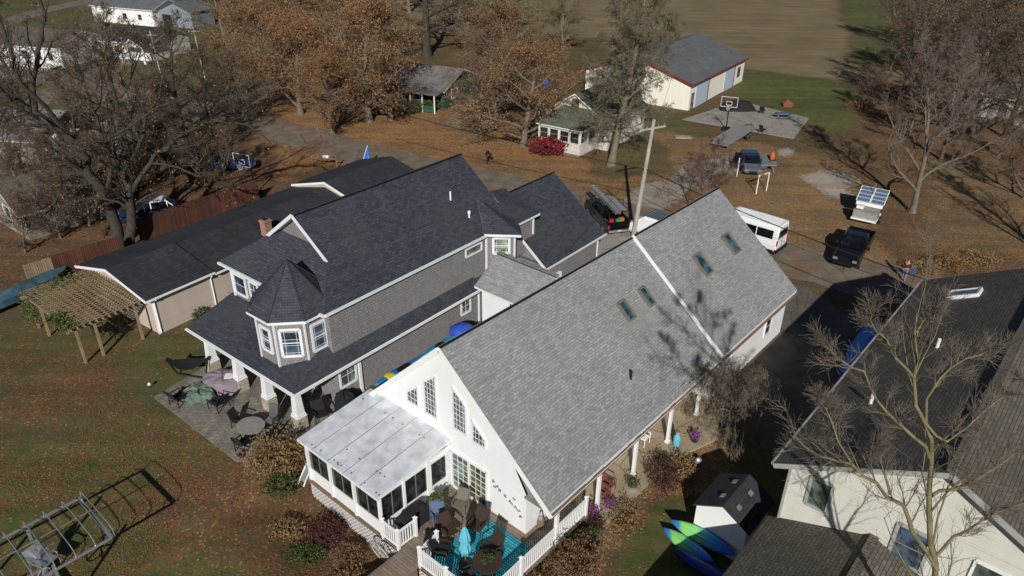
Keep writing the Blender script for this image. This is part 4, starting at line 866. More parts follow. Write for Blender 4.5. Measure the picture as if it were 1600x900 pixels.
# shed
sh = thing('garden_shed', 'small white shed with black shingled gable roof on the dark side lawn', 'shed', FW, -7.9, 23.9)
mb = MB(); mb.box(-9.05, -6.78, 22.68, 25.0, 0, 1.85); mb.face([(-9.05, 22.68, 1.85), (-6.78, 22.68, 1.85), (-7.92, 22.68, 2.5)]); mk('wall', mb, 'white', sh)
mb = MB(); mb.prism([(-9.2, 22.6, 1.88), (-7.92, 22.6, 2.62), (-7.92, 25.1, 2.62), (-9.2, 25.1, 1.88)], (0, 0, -.07), 0, 0); mb.prism([(-7.92, 22.6, 2.62), (-6.62, 22.6, 1.88), (-6.62, 25.1, 1.88), (-7.92, 25.1, 2.62)], (0, 0, -.07), 0, 0); srf = mk('roof', mb, ['darkplain'], sh)
for b_, a_ in ((-8.25, 23.3), (-8.25, 24.4), (-7.45, 23.2), (-7.45, 24.3)):
    mb = MB(); z_ = 2.62-abs(b_+7.92)*.57; mb.prism([(b_-.09, a_-.11, z_+.09-(.05 if b_ < -7.9 else -.05)), (b_+.09, a_-.11, z_+.09+(.05 if b_ < -7.9 else -.05)), (b_+.09, a_+.11, z_+.09+(.05 if b_ < -7.9 else -.05)), (b_-.09, a_+.11, z_+.09-(.05 if b_ < -7.9 else -.05))], (0, 0, -.06)); mk('roof_vent', mb, 'alu', srf)

# ================================================================ BARN
FB = Frame(34.3); q = FB.l(G(1075, 173)); bb_, ba = q[0], q[1]
bn = thing('pole_barn', 'large cream metal barn with blue-grey roof and dark red trim by the field', 'barn', FB, bb_-7.5, ba+10)
mb = MB(); x0, x1, y0, y1 = bb_-15, bb_, ba, ba+20; xm = (x0+x1)/2
mb.box(x0, x1, y0, y1, 0, 3.35); mb.face([(x0, y0, 3.34), (x1, y0, 3.34), (xm, y0, 5.75)]); mb.face([(x1, y1, 3.34), (x0, y1, 3.34), (xm, y1, 5.75)]); mk('wall', mb, 'barnwall', bn)
mb = MB(); mb.prism([(xm, y0-.35, 5.9), (x1+.4, y0-.35, 3.35), (x1+.4, y1+.3, 3.35), (xm, y1+.3, 5.9)], (0, 0, -.12), 0, 1); mb.prism([(x0-.4, y0-.35, 3.35), (xm, y0-.35, 5.9), (xm, y1+.3, 5.9), (x0-.4, y1+.3, 3.35)], (0, 0, -.12), 0, 1); brf = mk('roof', mb, ['barnroof', 'redtrim'], bn)
mb = MB()
for s_ in (-1, 1): mb.bar((xm, y0-.38, 5.78), (xm+s_*7.9, y0-.38, 3.27), .05, .3)
mb.bar((x1+.42, y0-.35, 3.27), (x1+.42, y1+.3, 3.27), .08, .2); mk('fascia', mb, 'redtrim', brf)
for a0, a1 in ((1.9, 6.0), (12.2, 15.8)):
    mb = MB(); mb.box(x1, x1+.06, ba+a0, ba+a1, 0, 3.0)
    d_ = mk('garage_door', mb, 'grayroof2', bn); mb = MB(); mb.box(x1, x1+.09, ba+a1, ba+a1+.25, 0, 3.1); mk('door_frame', mb, 'redtrim', d_)
mb = MB(); mb.box(x1, x1+.05, ba+.5, ba+1.4, 0, 2.1); mk('door', mb, 'greenglass', bn)
mb = MB(); mb.box(x1, x1+.05, ba+17.2, ba+18.4, 1, 2.4); mk('window', mb, 'glass', bn)
# ================================================================ OTHER HOUSES
def simple_house(label, fr, b0, b1, a0, a1, ez, rz, axis, wall, roof, oh=.4, wins=(), trim='trim', name='house'):
    t = thing(name, label, 'house', fr, (b0+b1)/2, (a0+a1)/2); mb = MB(); mb.box(b0, b1, a0, a1, 0, ez); bm2, am = (b0+b1)/2, (a0+a1)/2
    if axis == 'a': mb.face([(b0, a0, ez), (b1, a0, ez), (bm2, a0, rz-.12)]); mb.face([(b1, a1, ez), (b0, a1, ez), (bm2, a1, rz-.12)])
    else: mb.face([(b1, a0, ez), (b1, a1, ez), (b1, am, rz-.12)]); mb.face([(b0, a1, ez), (b0, a0, ez), (b0, am, rz-.12)])
    w_ = mk('wall', mb, wall, t); mb = MB()
    if axis == 'a':
        s_ = (rz-ez)/(bm2-b0); e_ = ez-oh*s_
        mb.prism([(bm2, a0-oh, rz), (b1+oh, a0-oh, e_), (b1+oh, a1+oh, e_), (bm2, a1+oh, rz)], (0, 0, -.14), 0, 1); mb.prism([(b0-oh, a0-oh, e_), (bm2, a0-oh, rz), (bm2, a1+oh, rz), (b0-oh, a1+oh, e_)], (0, 0, -.14), 0, 1)
    else:
        s_ = (rz-ez)/(am-a0); e_ = ez-oh*s_
        mb.prism([(b0-oh, a0-oh, e_), (b1+oh, a0-oh, e_), (b1+oh, am, rz), (b0-oh, am, rz)], (0, 0, -.14), 0, 1); mb.prism([(b0-oh, am, rz), (b1+oh, am, rz), (b1+oh, a1+oh, e_), (b0-oh, a1+oh, e_)], (0, 0, -.14), 0, 1)
    mk('roof', mb, [roof, trim], t)
    for pl, s0, s1, z0, z1 in wins:
        if pl == 'f': win(t, 'a', a0, rect(b0+s0, b0+s1, z0, z1), 0, 1, .1, 'darkglass', trim)
        else: win(t, 'b', b1, rect(a0+s0, a0+s1, z0, z1), 0, 1, .1, 'darkglass', trim, out=1)
    return t
# farmhouse with glazed porch
FH = Frame(34.0); q = FH.l(G(905, 245)); pb, pa = q[0], q[1]
M['oldwhite'] = tiled('old_white_boards', (.60, .57, .50), (.68, .66, .60), (.42, .40, .36), 40, .12, gap=.008, stain=.15, bump=.3, fine=.08)
fh = thing('farmhouse', 'small old white farmhouse with mossy green porch roof behind a crimson bush', 'house', FH, pb-2.5, pa+6)
hb0, hb1, hp, ha, RZF = pb-7.0, pb+1.75, pb-2.6, pa+3.4, 5.6
mb = MB(); mb.box(hb0+.3, hb1-.3, ha, ha+9, 0, 2.9); mb.face([(hb0+.3, ha, 2.9), (hb1-.3, ha, 2.9), (hp, ha, RZF-.15)]); mb.face([(hb1-.3, ha+9, 2.9), (hb0+.3, ha+9, 2.9), (hp, ha+9, RZF-.15)])
mb.box(pb-5.1, pb, pa, ha, 0, 1.25); mb.box(pb-5.1, pb, pa, ha, 2.5, 2.75)
for x in (pb-5.05, pb-3.8, pb-2.55, pb-1.3, pb-.05): mb.bar((x, pa+.03, 1.2), (x, pa+.03, 2.6), .12, .1)
for y in (pa+1.7, ha-.1): mb.bar((pb-.03, y, 1.2), (pb-.03, y, 2.6), .1, .12)
mk('wall', mb, 'oldwhite', fh)
mb = MB()
mb.prism([(hp, ha-.4, RZF), (hb1, ha-.4, 2.85), (hb1, ha+9.4, 2.85), (hp, ha+9.4, RZF)], (0, 0, -.14), 0, 1); mb.prism([(hb0, ha-.4, 2.85), (hp, ha-.4, RZF), (hp, ha+9.4, RZF), (hb0, ha+9.4, 2.85)], (0, 0, -.14), 0, 1)
mk('roof', mb, ['mossroof', 'white'], fh)
mb = MB(); mb.prism([(pb-5.3, pa-.25, 2.78), (pb+.25, pa-.25, 2.78), (pb-1.0, ha, 4.1), (pb-4.2, ha, 4.1)], (0, 0, -.1), 0, 1); mb.prism([(pb+.25, pa-.25, 2.78), (pb+.25, ha, 2.78), (pb-1.0, ha, 4.1)], (0, 0, -.1), 0, 1); mb.prism([(pb-5.3, ha, 2.78), (pb-5.3, pa-.25, 2.78), (pb-4.2, ha, 4.1)], (0, 0, -.1), 0, 1); mk('porch_roof', mb, ['mossroof', 'trim'], fh)
for k in range(4): x = pb-5.0+1.25*k; win(fh, 'a', pa, rect(x+.08, x+1.12, 1.3, 2.45), 0, 1, .07, 'darkglass', 'oldwhite', 'porch_window')
for y in (pa+.1, pa+1.8): win(fh, 'b', pb, rect(y, y+1.4, 1.3, 2.45), 0, 1, .07, 'darkglass', 'oldwhite', 'porch_window', out=1)
win(fh, 'a', ha, rect(hp-.4, hp+.35, 4.05, 4.95), 0, 1, .08, 'glass', 'redtrim'); win(fh, 'a', ha, rect(pb+.35, pb+1.1, .9, 2.3), 0, 1, .1, 'glass', 'oldwhite')
shb = simple_house('low grey outbuilding with shallow roof behind the farmhouse', FH, pb-8, pb-3.5, ha+11, ha+16, 2.4, 3.4, 'a', 'oldwhite', 'oldroof', name='outbuilding'); shb['category'] = 'outbuilding'
# low green house under the oaks
FQ = Frame(26); q = FQ.l(G(680, 178)); b1, a0 = q[0], q[1]
M['greenwall'] = tiled('green_boards', (.035, .085, .055), (.05, .105, .07), (.02, .04, .03), 40, .15, stain=.3, fine=.1)
gh = simple_house('low dark green house with weathered roof under the rusty oaks', FQ, b1-9, b1, a0+2, a0+11, 2.6, 4.3, 'b', 'greenwall', 'oldroof', .5, [('f', 1.5, 2.8, 1, 2.1), ('f', 5.5, 7, 1, 2.1), ('r', 2, 3.5, 1, 2.1)])
mb = MB(); mb.prism([(b1-9.4, a0-.2, 2.35), (b1+.4, a0-.2, 2.35), (b1+.4, a0+1.55, 2.5), (b1-9.4, a0+1.55, 2.5)], (0, 0, -.1)); mk('porch_roof', mb, 'oldroof', gh)
for k in range(6): mb = MB(); mb.bar((b1-8.8+1.75*k, a0, 0), (b1-8.8+1.75*k, a0, 2.3), .13, .13); mk('porch_post', mb, 'trim', gh)
mb = MB(); mb.box(b1-9, b1, a0+.02, a0+.08, .1, .85); mk('porch_railing', mb, 'greenwall', gh)
# houses at top left
FT = Frame(15); q = FT.l(G(101, 106))
M['bluewall'] = tiled('grey_blue_boards', (.22, .25, .30), (.25, .28, .33), (.15, .17, .2), 40, .15, stain=.1, fine=.05)
h1 = simple_house('white ranch house with dark roof and white deck rail at the left edge', FT, q[0]-17, q[0], q[1], q[1]+9.5, 3.0, 4.7, 'b', 'whitewall', 'brownshingle', .4, [('f', 9.6, 11, .9, 2.2), ('f', 12, 13.4, .9, 2.2), ('f', 14.5, 15.5, .9, 2.2), ('r', 2, 3.3, 1, 2.2), ('r', 6, 7.2, 1, 2.2)])
mb = MB(); bx = q[0]
for k in range(26): mb.bar((bx-13+.5*k, q[1]-2.2, 0), (bx-13+.5*k, q[1]-2.2, 1.0), .12, .08)
mb.bar((bx-13, q[1]-2.2, 1.0), (bx-.3, q[1]-2.2, 1.0), .1, .1); mb.box(bx-13, bx-.3, q[1]-2.15, q[1]-.02, .3, .4); mk('deck_rail', mb, 'white', h1)
q = FT.l(G(200, 93)); h2_ = simple_house('white bungalow with black roof and open porch gable left of the tall trunk', FT, q[0]-6.5, q[0]+5.0, q[1], q[1]+9, 2.9, 4.4, 'b', 'whitewall', 'darkplain', .5, [('f', .8, 2.0, .9, 2.2), ('f', 2.6, 3.8, .9, 2.2), ('f', 4.6, 5.4, 1, 2.1)])
q2 = q; mb = MB(); mb.face([(q[0]+1.0, q[1]-2.2, 2.5), (q[0]+5.2, q[1]-2.2, 2.5), (q[0]+3.1, q[1]-2.2, 3.8)]); mb.bar((q[0]+1.1, q[1]-2.2, 0), (q[0]+1.1, q[1]-2.2, 2.5), .3, .3); mb.bar((q[0]+5.1, q[1]-2.2, 0), (q[0]+5.1, q[1]-2.2, 2.5), .3, .3); mk('porch_gable', mb, 'white', h2_)
mb = MB(); mb.prism([(q[0]+3.1, q[1]-2.4, 3.95), (q[0]+5.5, q[1]-2.4, 2.45), (q[0]+5.5, q[1]+2, 2.45), (q[0]+3.1, q[1]+2, 3.95)], (0, 0, -.12)); mb.prism([(q[0]+.7, q[1]-2.4, 2.45), (q[0]+3.1, q[1]-2.4, 3.95), (q[0]+3.1, q[1]+2, 3.95), (q[0]+.7, q[1]+2, 2.45)], (0, 0, -.12)); mk('porch_roof', mb, 'darkplain', h2_)
FT3 = Frame(22); q = FT3.l(G(243, 42)); h3 = simple_house('white house with grey-blue side wall and garage opening at the top edge', FT3, q[0]-16, q[0], q[1], q[1]+8, 3.2, 4.6, 'b', 'whitewall', 'barnroof', .4, [('f', 8, 9.2, 1, 2.1), ('f', 12, 13, 1, 2.1)])
mb = MB(); mb.box(q[0]+.01, q[0]+8, q[1]+1.5, q[1]+7.5, 0, 3.0); mb.face([(q[0]+.01, q[1]+1.5, 3), (q[0]+8, q[1]+1.5, 3), (q[0]+4, q[1]+1.5, 4.4)]); mk('annex', mb, 'bluewall', h3)
mb = MB(); mb.box(q[0]+.8, q[0]+3.0, q[1]+1.44, q[1]+1.49, 0, 2.2); mk('opening', mb, 'black', h3)
mb = MB(); mb.prism([(q[0]-.2, q[1]+1.2, 3), (q[0]+4, q[1]+1.2, 4.55), (q[0]+4, q[1]+7.8, 4.55), (q[0]-.2, q[1]+7.8, 3)], (0, 0, -.12)); mb.prism([(q[0]+4, q[1]+1.2, 4.55), (q[0]+8.3, q[1]+1.2, 2.95), (q[0]+8.3, q[1]+7.8, 2.95), (q[0]+4, q[1]+7.8, 4.55)], (0, 0, -.12)); mk('annex_roof', mb, 'barnroof', h3)
M['paleroof'] = tiled('pale_grey_roof', (.20, .215, .225), (.28, .30, .31), (.12, .12, .12), .34, .25, stain=.3, stainscale=.8)
FL = Frame(8); q = FL.l(G(120, 216, 2.8))
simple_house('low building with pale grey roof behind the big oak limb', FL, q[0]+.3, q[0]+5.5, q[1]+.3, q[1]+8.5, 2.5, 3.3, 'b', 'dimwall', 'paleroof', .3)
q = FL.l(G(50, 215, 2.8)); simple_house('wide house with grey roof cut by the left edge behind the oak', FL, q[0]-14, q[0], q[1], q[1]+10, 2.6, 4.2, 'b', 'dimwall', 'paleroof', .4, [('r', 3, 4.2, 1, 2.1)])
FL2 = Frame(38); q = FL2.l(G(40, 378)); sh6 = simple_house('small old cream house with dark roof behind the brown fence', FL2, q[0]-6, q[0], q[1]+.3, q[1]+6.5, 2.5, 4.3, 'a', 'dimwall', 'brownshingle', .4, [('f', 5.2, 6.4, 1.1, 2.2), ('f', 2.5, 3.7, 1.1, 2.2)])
q = G(1640, 205); FR = Frame(60); q = FR.l(q); simple_house('pale stone house half hidden by trees at the right edge', FR, q[0]-8, q[0]+3, q[1]-1, q[1]+8, 3.0, 4.6, 'b', 'cream', 'oldroof', .4, [('f', 2, 3.2, 1, 2.1)])
# ================================================================ FENCE, PERGOLA
def fence(label, p, q, h, mat, z=0):
    p, q = Vector(p), Vector(q); d = q-p; az_ = math.degrees(math.atan2(d.x, d.y)); fr = Frame(az_); a = fr.l(p); Ln = d.length
    t = thing('board_fence', label, 'fence', fr, a[0], a[1], 0, 'brown board fence runs')
    mb = MB(); k = 0; rg_ = random.Random(5); s_ = a[1]
    while s_ < a[1]+Ln: mb.box(a[0]-.012, a[0]+.012, s_, s_+.135, .05, h+rg_.uniform(-.03, .03)); s_ += .142
    mk('boards', mb, mat, t)
    for k in range(int(Ln/2.4)+1): mb = MB(); mb.bar((a[0]-.07, a[1]+2.4*k, 0), (a[0]-.07, a[1]+2.4*k, h+.03), .1, .1); mk('post', mb, mat, t)
    mb = MB()
    for zz in (.4, h-.35): mb.bar((a[0]-.04, a[1], zz), (a[0]-.04, a[1]+Ln, zz), .04, .09)
    mk('rail', mb, mat, t)
g2d = lambda u, v, z=0: Vector((G(u, v, z).x, G(u, v, z).y, 0))
fence('short weathered grey stretch of board fence behind the covered boat', g2d(37, 415, 1.9), g2d(78, 402, 1.9), 1.9, 'oldfence')
fence('brown board fence from the weathered stretch to the big oak trunks', g2d(79, 401.5, 1.9), g2d(186, 369, 1.9), 1.95, 'fence')
fence('brown board fence running from the oak trunks to the basketball hoop', g2d(213, 343, 2.0), g2d(400, 281, 2.0), 2.05, 'fence')
pg = thing('pergola', 'weathered timber pergola with slatted top and vines beside the tan garage', 'pergola', FD, -45, 14.4)
mb = MB(); P0, P1, Q0, Q1 = -48.6, -41.7, 12.2, 16.8
for k in range(13): a_ = Q0+.1+(Q1-Q0-.2)*k/12; mb.bar((P0, a_, 2.42), (P1, a_, 2.42), .05, .15)
mk('rafters', mb, 'pergola', pg); mb = MB()
for k in range(24): b_ = P0+.1+(P1-P0-.2)*k/23; mb.bar((b_, Q0, 2.54), (b_, Q1, 2.54), .05, .05)
mk('slats', mb, 'pergola', pg); mb = MB()
for b_ in (P0+.35, P1-.3): mb.bar((b_, Q0-.1, 2.27), (b_, Q1+.1, 2.27), .07, .2)
mk('beams', mb, 'pergola', pg)
for b_, a_ in ((P1-.15, Q0+.35), (P1-.1, Q1-.8), (P0+.5, Q0+.3), (P0+.5, Q1-.5), (P1-.15, Q0+1.4), (P0+2.0, Q0+.3)):
    mb = MB(); mb.bar((b_, a_, 0), (b_, a_, 2.25), .13, .13); mk('post', mb, 'pergola', pg)
rngp = np.random.default_rng(3); mb = MB()
P = [(P1-rngp.uniform(.0, 2.2), Q0+rngp.normal(.1, .25), 2.6+rngp.normal(0, .1)) for _ in range(500)]+[(P0+rngp.uniform(.2, 1.4), Q0+rngp.normal(.2, .3), rngp.uniform(.8, 2.6)) for _ in range(500)]+[(P0+rngp.normal(.6, .5), (Q0+Q1)/2+rngp.normal(0, .8), 2.6+rngp.normal(0, .08)) for _ in range(250)]
mb.leafs(P, .07, random.Random(2)); mk('vine', mb, 'greenleaf', pg)

# ================================================================ VEHICLES
def ringx(y, hw, zb, zt, tw=.9, cz=.5):
    zm = zb+(zt-zb)*cz
    return [(-hw*.9, y, zb), (hw*.9, y, zb), (hw, y, zb+(zm-zb)*.5), (hw, y, zm), (hw*(1+tw)/2*1.0, y, zt-(zt-zm)*.25), (hw*tw*.97, y, zt), (-hw*tw*.97, y, zt), (-hw*(1+tw)/2, y, zt-(zt-zm)*.25), (-hw, y, zm), (-hw, y, zb+(zm-zb)*.5)]
def wheels(t, ys, hw, r=.36, w_=.24):
    for y in ys:
        for s_ in (-1, 1):
            mb = MB(); x0, x1 = s_*(hw-w_), s_*(hw+.01); mb.tube([(x0, y, r), (x0+(x1-x0)*.1, y, r), (x1-(x1-x0)*.1, y, r), (x1, y, r)], [r*.9, r, r, r*.9], 18); wl = mk('wheel', mb, 'rubber', t)
            mb = MB(); mb.tube([(x1-s_*.02, y, r), (x1+s_*.015, y, r)], [r*.62, r*.55], 12); mk('rim', mb, 'rim', wl)
def part(t, nm, boxes, mat):
    mb = MB()
    for b_ in boxes: mb.box(*b_)
    return mk(nm, mb, mat, t)
def vthing(name, label, cat, pos, fwd, group=None):
    az_ = math.degrees(math.atan2(fwd[0], fwd[1])); o = bpy.data.objects.new(name, None); C.objects.link(o); o.location = (pos[0], pos[1], pos[2] if len(pos) > 2 else 0.02); o.rotation_euler = (0, 0, -R(az_)); OFF[o] = (0, 0, 0)
    return tag(o, label, cat, group)
def glasshouse(t, secs, paint, glass='carglass', roofmat=None):
    "secs: (y, hw_bottom, hw_top, z_bottom, z_top)"
    mb = MB(); mb.loft([[(-a, y, z0), (a, y, z0), (c, y, z1), (-c, y, z1)] for y, a, c, z0, z1 in secs]); mk('windows', mb, glass, t)
    mb = MB(); tops = [s for s in secs if s[4]-s[3] > .25]
    mb.loft([[(-c*1.02, y, z1-.03), (c*1.02, y, z1-.03), (c*.92, y, z1+.04), (-c*.92, y, z1+.04)] for y, a, c, z0, z1 in tops])
    for y, a, c, z0, z1 in tops:
        for s_ in (-1, 1): mb.bar((s_*a*1.005, y, z0), (s_*c*1.005, y, z1), .07, .07)
    for s_ in (-1, 1):
        mb.bar((s_*secs[0][1], secs[0][0], secs[0][3]), (s_*tops[0][2], tops[0][0], tops[0][4]), .07, .07); mb.bar((s_*secs[-1][1], secs[-1][0], secs[-1][3]), (s_*tops[-1][2], tops[-1][0], tops[-1][4]), .07, .07)
    mk('roof', mb, roofmat or paint, t)
def lamps(t, y, hw, z, mat='red', nm='taillight', d=.04, w_=.14, h_=.3):
    for s_ in (-1, 1): part(t, nm, [(s_*(hw-w_) if s_ > 0 else -hw, s_*hw if s_ > 0 else -hw+w_, y-d, y+d, z, z+h_)], mat)
def pickup(label, pos, fwd, paint='blackpaint', ladder=False, group='black pickup trucks'):
    t = vthing('pickup_truck', label, 'pickup truck', pos, fwd, group); hw = .98
    mb = MB(); mb.loft([ringx(-2.9, hw*.96, .5, .85, 1, .6), ringx(-2.85, hw, .42, .88, 1, .6), ringx(.5, hw, .38, .95, 1, .6), ringx(1.2, hw, .38, 1.1, .97, .6), ringx(2.5, hw*.97, .38, 1.05, .93, .6), ringx(2.85, hw*.88, .42, .95, .9, .6), ringx(2.93, hw*.8, .5, .8, .9, .6)])
    for x0, x1 in ((-hw, -hw+.09), (hw-.09, hw)): mb.box(x0, x1, -2.88, -.75, .8, 1.3)
    mb.box(-hw+.09, hw-.09, -2.9, -2.82, .7, 1.3); mb.box(-hw+.09, hw-.09, -.85, -.78, .8, 1.3); mb.loft([ringx(1.1, hw*.97, .9, 1.28, .9), ringx(1.25, hw*.97, .9, 1.25, .9), ringx(2.75, hw*.9, .8, 1.12, .88), ringx(2.88, hw*.82, .8, 1.0, .85)]); mb.box(-hw+.02, hw-.02, -.8, 1.2, .85, 1.2)
    mk('body', mb, paint, t, smooth=False)
    glasshouse(t, [(-.82, .9, .78, 1.18, 1.2), (-.72, .92, .78, 1.18, 1.82), (.2, .92, .8, 1.18, 1.86), (.55, .92, .78, 1.18, 1.82), (1.2, .9, .75, 1.18, 1.22)], paint)
    wheels(t, (-1.85, 1.85), hw, .4); lamps(t, -2.9, hw, .75); lamps(t, 2.9, hw*.85, .8, 'alu', 'headlight', .05, .3, .16)
    part(t, 'rear_bumper', [(-.9, .9, -3.02, -2.88, .45, .62)], 'alu'); part(t, 'license_plate', [(-.16, .16, -3.03, -3.021, .5, .66)], 'tan'); part(t, 'side_mirror', [(-1.2, -.98, .85, .95, 1.2, 1.4)], 'black'); part(t, 'side_mirror', [(.98, 1.2, .85, .95, 1.2, 1.4)], 'black')
    part(t, 'bed_liner', [(-hw+.1, hw-.1, -2.8, -.86, .86, .9)], 'black')
    if ladder:
        mb = MB()
        for s_ in (-.85, .85):
            for y in (-2.7, -1.0, 1.2): mb.bar((s_, y, 1.25), (s_, y, 2.05), .05, .05)
            mb.bar((s_, -2.8, 2.05), (s_, 2.2, 2.05), .05, .05)
        for y in (-2.7, -1.0, 1.2): mb.bar((-.88, y, 2.07), (.88, y, 2.07), .05, .05)
        mk('ladder_rack', mb, 'black', t)
        d_ = vthing('cargo_ladder', 'stack of grey aluminium ladders on the black pickup rack', 'ladder', Vector(t.location)+Vector((0, 0, 0)), fwd); mb = MB()
        for k in range(3):
            z = 2.14+.09*k
            for s_ in (-.52, -.12): mb.bar((s_, -3.2, z), (s_, 3.0, z), .03, .075)
            for j in range(21): mb.bar((-.52, -3.1+.3*j, z), (-.12, -3.1+.3*j, z), .035, .035)
        o = mk('rails_and_rungs', mb, 'alu', d_)
        d_ = vthing('step_ladder', 'folded grey plank and step ladder beside the long ladders on the pickup', 'ladder', Vector(t.location), fwd); mb = MB(); mb.box(.12, .18, -2.6, .4, 2.1, 2.2); mb.box(.62, .68, -2.6, .4, 2.1, 2.2)
        for j in range(9): mb.box(.18, .62, -2.5+.34*j, -2.34+.34*j, 2.12, 2.2)
        mk('rails_and_treads', mb, 'alu', d_)
        for k, (x, y, m_, l_) in enumerate(((-.5, -2.3, 'red', 'red fuel can in the pickup bed by the left tail lamp'), (.45, -2.2, 'orange', 'orange bucket in the right of the pickup bed'), (.05, -2.45, 'greencase', 'bright green tool case in the pickup bed'))):
            M.setdefault('greencase', plain('green_plastic', (.03, .35, .08), .5)); rx = vthing('tool_box', l_, 'tool box', Vector(t.location)+Vector((0, 0, 0)), fwd); part(rx, 'case', [(x-.18, x+.18, y-.14, y+.14, .92, 1.28)], m_); part(rx, 'lid', [(x-.19, x+.19, y-.15, y+.15, 1.282, 1.33)], m_)
        # open front door
        mb = MB(); mb.bar((1.0, .9, .85), (1.75, .55, .85), .06, .75); mk('door', mb, paint, t); mb = MB(); mb.bar((1.0, .9, 1.25), (1.75, .55, 1.25), .04, .05); mb.bar((1.72, .56, 1.2), (1.62, .5, 1.75), .04, .04); mb.bar((1.0, .8, 1.75), (1.62, .5, 1.75), .04, .04); mk('door_frame', mb, 'black', t)
    return t
ldir = g2d(925, 283, 2.1)-g2d(972, 330, 2.1); ldir.normalize(); prear = g2d(968, 360, .6)
pickup('black pickup truck with ladders on its roof rack and its door open, on the road', prear+ldir*3.0, ldir, ladder=True)
f2 = g2d(1317, 408, .8)-g2d(1353, 352, .8); f2.normalize(); pc2 = g2d(1334, 384, .9)
pickup('black pickup truck parked on bare ground in front of the panel trailer', pc2, f2)
# white van
vd = g2d(1150, 331, 2.5)-g2d(1216, 350, 2.5); vd.normalize(); vr = g2d(1219, 391, .3)
t = vthing('passenger_van', 'white high passenger van parked on the road behind the white house', 'van', vr+vd*3.0, vd)
mb = MB(); mb.loft([ringx(-2.98, .93, .45, 2.35, .86, .55), ringx(-2.9, 1.0, .4, 2.5, .86, .55), ringx(-1, 1.02, .38, 2.55, .86, .55), ringx(1.2, 1.02, .38, 2.52, .86, .55), ringx(1.7, 1.0, .38, 2.3, .82, .6), ringx(2.3, .98, .38, 1.5, .85, .6), ringx(2.85, .9, .4, 1.2, .85, .6), ringx(2.95, .8, .5, 1.0, .85, .6)]); mk('body', mb, 'whitepaint', t)
for s_ in (-1, 1):
    mb = MB()
    for y0, y1 in ((-2.6, -1.3), (-1.22, .1), (.18, 1.3)): mb.prism([(s_*1.024, y0, 1.45), (s_*1.024, y1, 1.45), (s_*.965, y1, 2.12), (s_*.965, y0, 2.12)], (s_*.01, 0, 0))
    mk('side_window', mb, 'carglass', t)
mb = MB(); mb.prism([(-.8, -2.985, 1.5), (.8, -2.985, 1.5), (.72, -2.95, 2.1), (-.72, -2.95, 2.1)], (0, -.03, 0)); mk('rear_window', mb, 'carglass', t)
mb = MB(); mb.prism([(-.85, 2.32, 1.52), (.85, 2.32, 1.52), (.78, 1.74, 2.25), (-.78, 1.74, 2.25)], (0, .03, .03)); mk('windscreen', mb, 'carglass', t)
mb = MB()
for y in (-1.26, .14): mb.box(-1.03, 1.03, y-.012, y+.012, .6, 1.42)
mb.box(-.012, .012, -3.0, -2.97, .6, 2.3); mk('door_seam', mb, 'black', t)
wheels(t, (-1.9, 1.9), 1.0, .37); lamps(t, -2.98, .97, .95, h_=.45, w_=.12); lamps(t, 2.9, .85, .8, 'alu', 'headlight', .06, .25, .2)
part(t, 'bumper', [(-1.0, 1.0, -3.1, -2.9, .35, .62)], 'black'); part(t, 'sill', [(-1.035, 1.035, -2.8, 2.4, .32, .55)], 'black')
mb = MB()
for x in (-.6, -.3, 0, .3, .6): mb.bar((x, -2.7, 2.55), (x, 1.0, 2.56), .05, .03)
mk('roof_rib', mb, 'whitepaint', t)
# second van behind the roof ridge
vd2 = vd; fr_ = g2d(986, 352, .5)
t = vthing('camper_van', 'silver and navy van nose-on behind the utility pole and roof ridge', 'van', fr_-vd2*2.7, vd2)
mb = MB(); mb.loft([ringx(-2.6, .92, .45, 1.95, .86), ringx(-2.5, .97, .4, 2.05, .86), ringx(1.0, .98, .38, 2.05, .86), ringx(1.5, .97, .38, 1.75, .84), ringx(2.0, .95, .38, 1.25, .9), ringx(2.5, .9, .4, 1.1, .9), ringx(2.65, .82, .5, .95, .9)]); mk('body', mb, 'whitepaint', t)
mb = MB(); mb.prism([(-.86, 2.0, 1.27), (.86, 2.0, 1.27), (.78, 1.05, 2.04), (-.78, 1.05, 2.04)], (0, .04, .04)); mk('windscreen', mb, 'navy', t)
mb = MB(); mb.box(-.8, .8, -2.5, .95, 2.05, 2.08); mk('roof', mb, 'silverpaint', t); wheels(t, (-1.6, 1.7), .95, .35); lamps(t, 2.6, .82, .75, 'alu', 'headlight', .06, .25, .2)
# cars
def car(label, pos, fwd, paint, group=None, roofmat=None, doors=False):
    t = vthing('parked_car', label, 'car', pos, fwd, group); hw = .92; mb = MB()
    mb.loft([ringx(-2.25, hw*.85, .45, .95, .88), ringx(-2.15, hw*.96, .35, 1.05, .9), ringx(-1.2, hw, .3, 1.08, .93), ringx(.8, hw, .3, 1.02, .93), ringx(1.9, hw*.97, .32, .88, .9), ringx(2.2, hw*.88, .38, .75, .88), ringx(2.28, hw*.75, .42, .65, .88)]); mk('body', mb, paint, t, smooth=False)
    glasshouse(t, [(-2.0, .8, .6, 1.03, 1.08), (-1.45, .85, .68, 1.03, 1.6), (-.2, .87, .72, 1.03, 1.66), (.3, .87, .7, 1.02, 1.6), (1.05, .84, .66, 1.0, 1.04)], paint, roofmat=roofmat)
    wheels(t, (-1.4, 1.4), hw, .34); lamps(t, -2.2, .82, .72, h_=.2, w_=.25); lamps(t, 2.22, .8, .62, 'alu', 'headlight', .06, .28, .13); part(t, 'grille', [(-.4, .4, 2.27, 2.3, .42, .64)], 'black')
    if doors:
        for s_ in (-1, 1):
            for y in (.75, -.25): mb = MB(); mb.bar((s_*.92, y, .72), (s_*1.62, y-.45, .72), .07, .66); mb.bar((s_*.92, y-.02, 1.3), (s_*1.5, y-.42, 1.3), .04, .5); mk('door', mb, 'blackpaint' if s_ > 0 else paint, t)
    return t
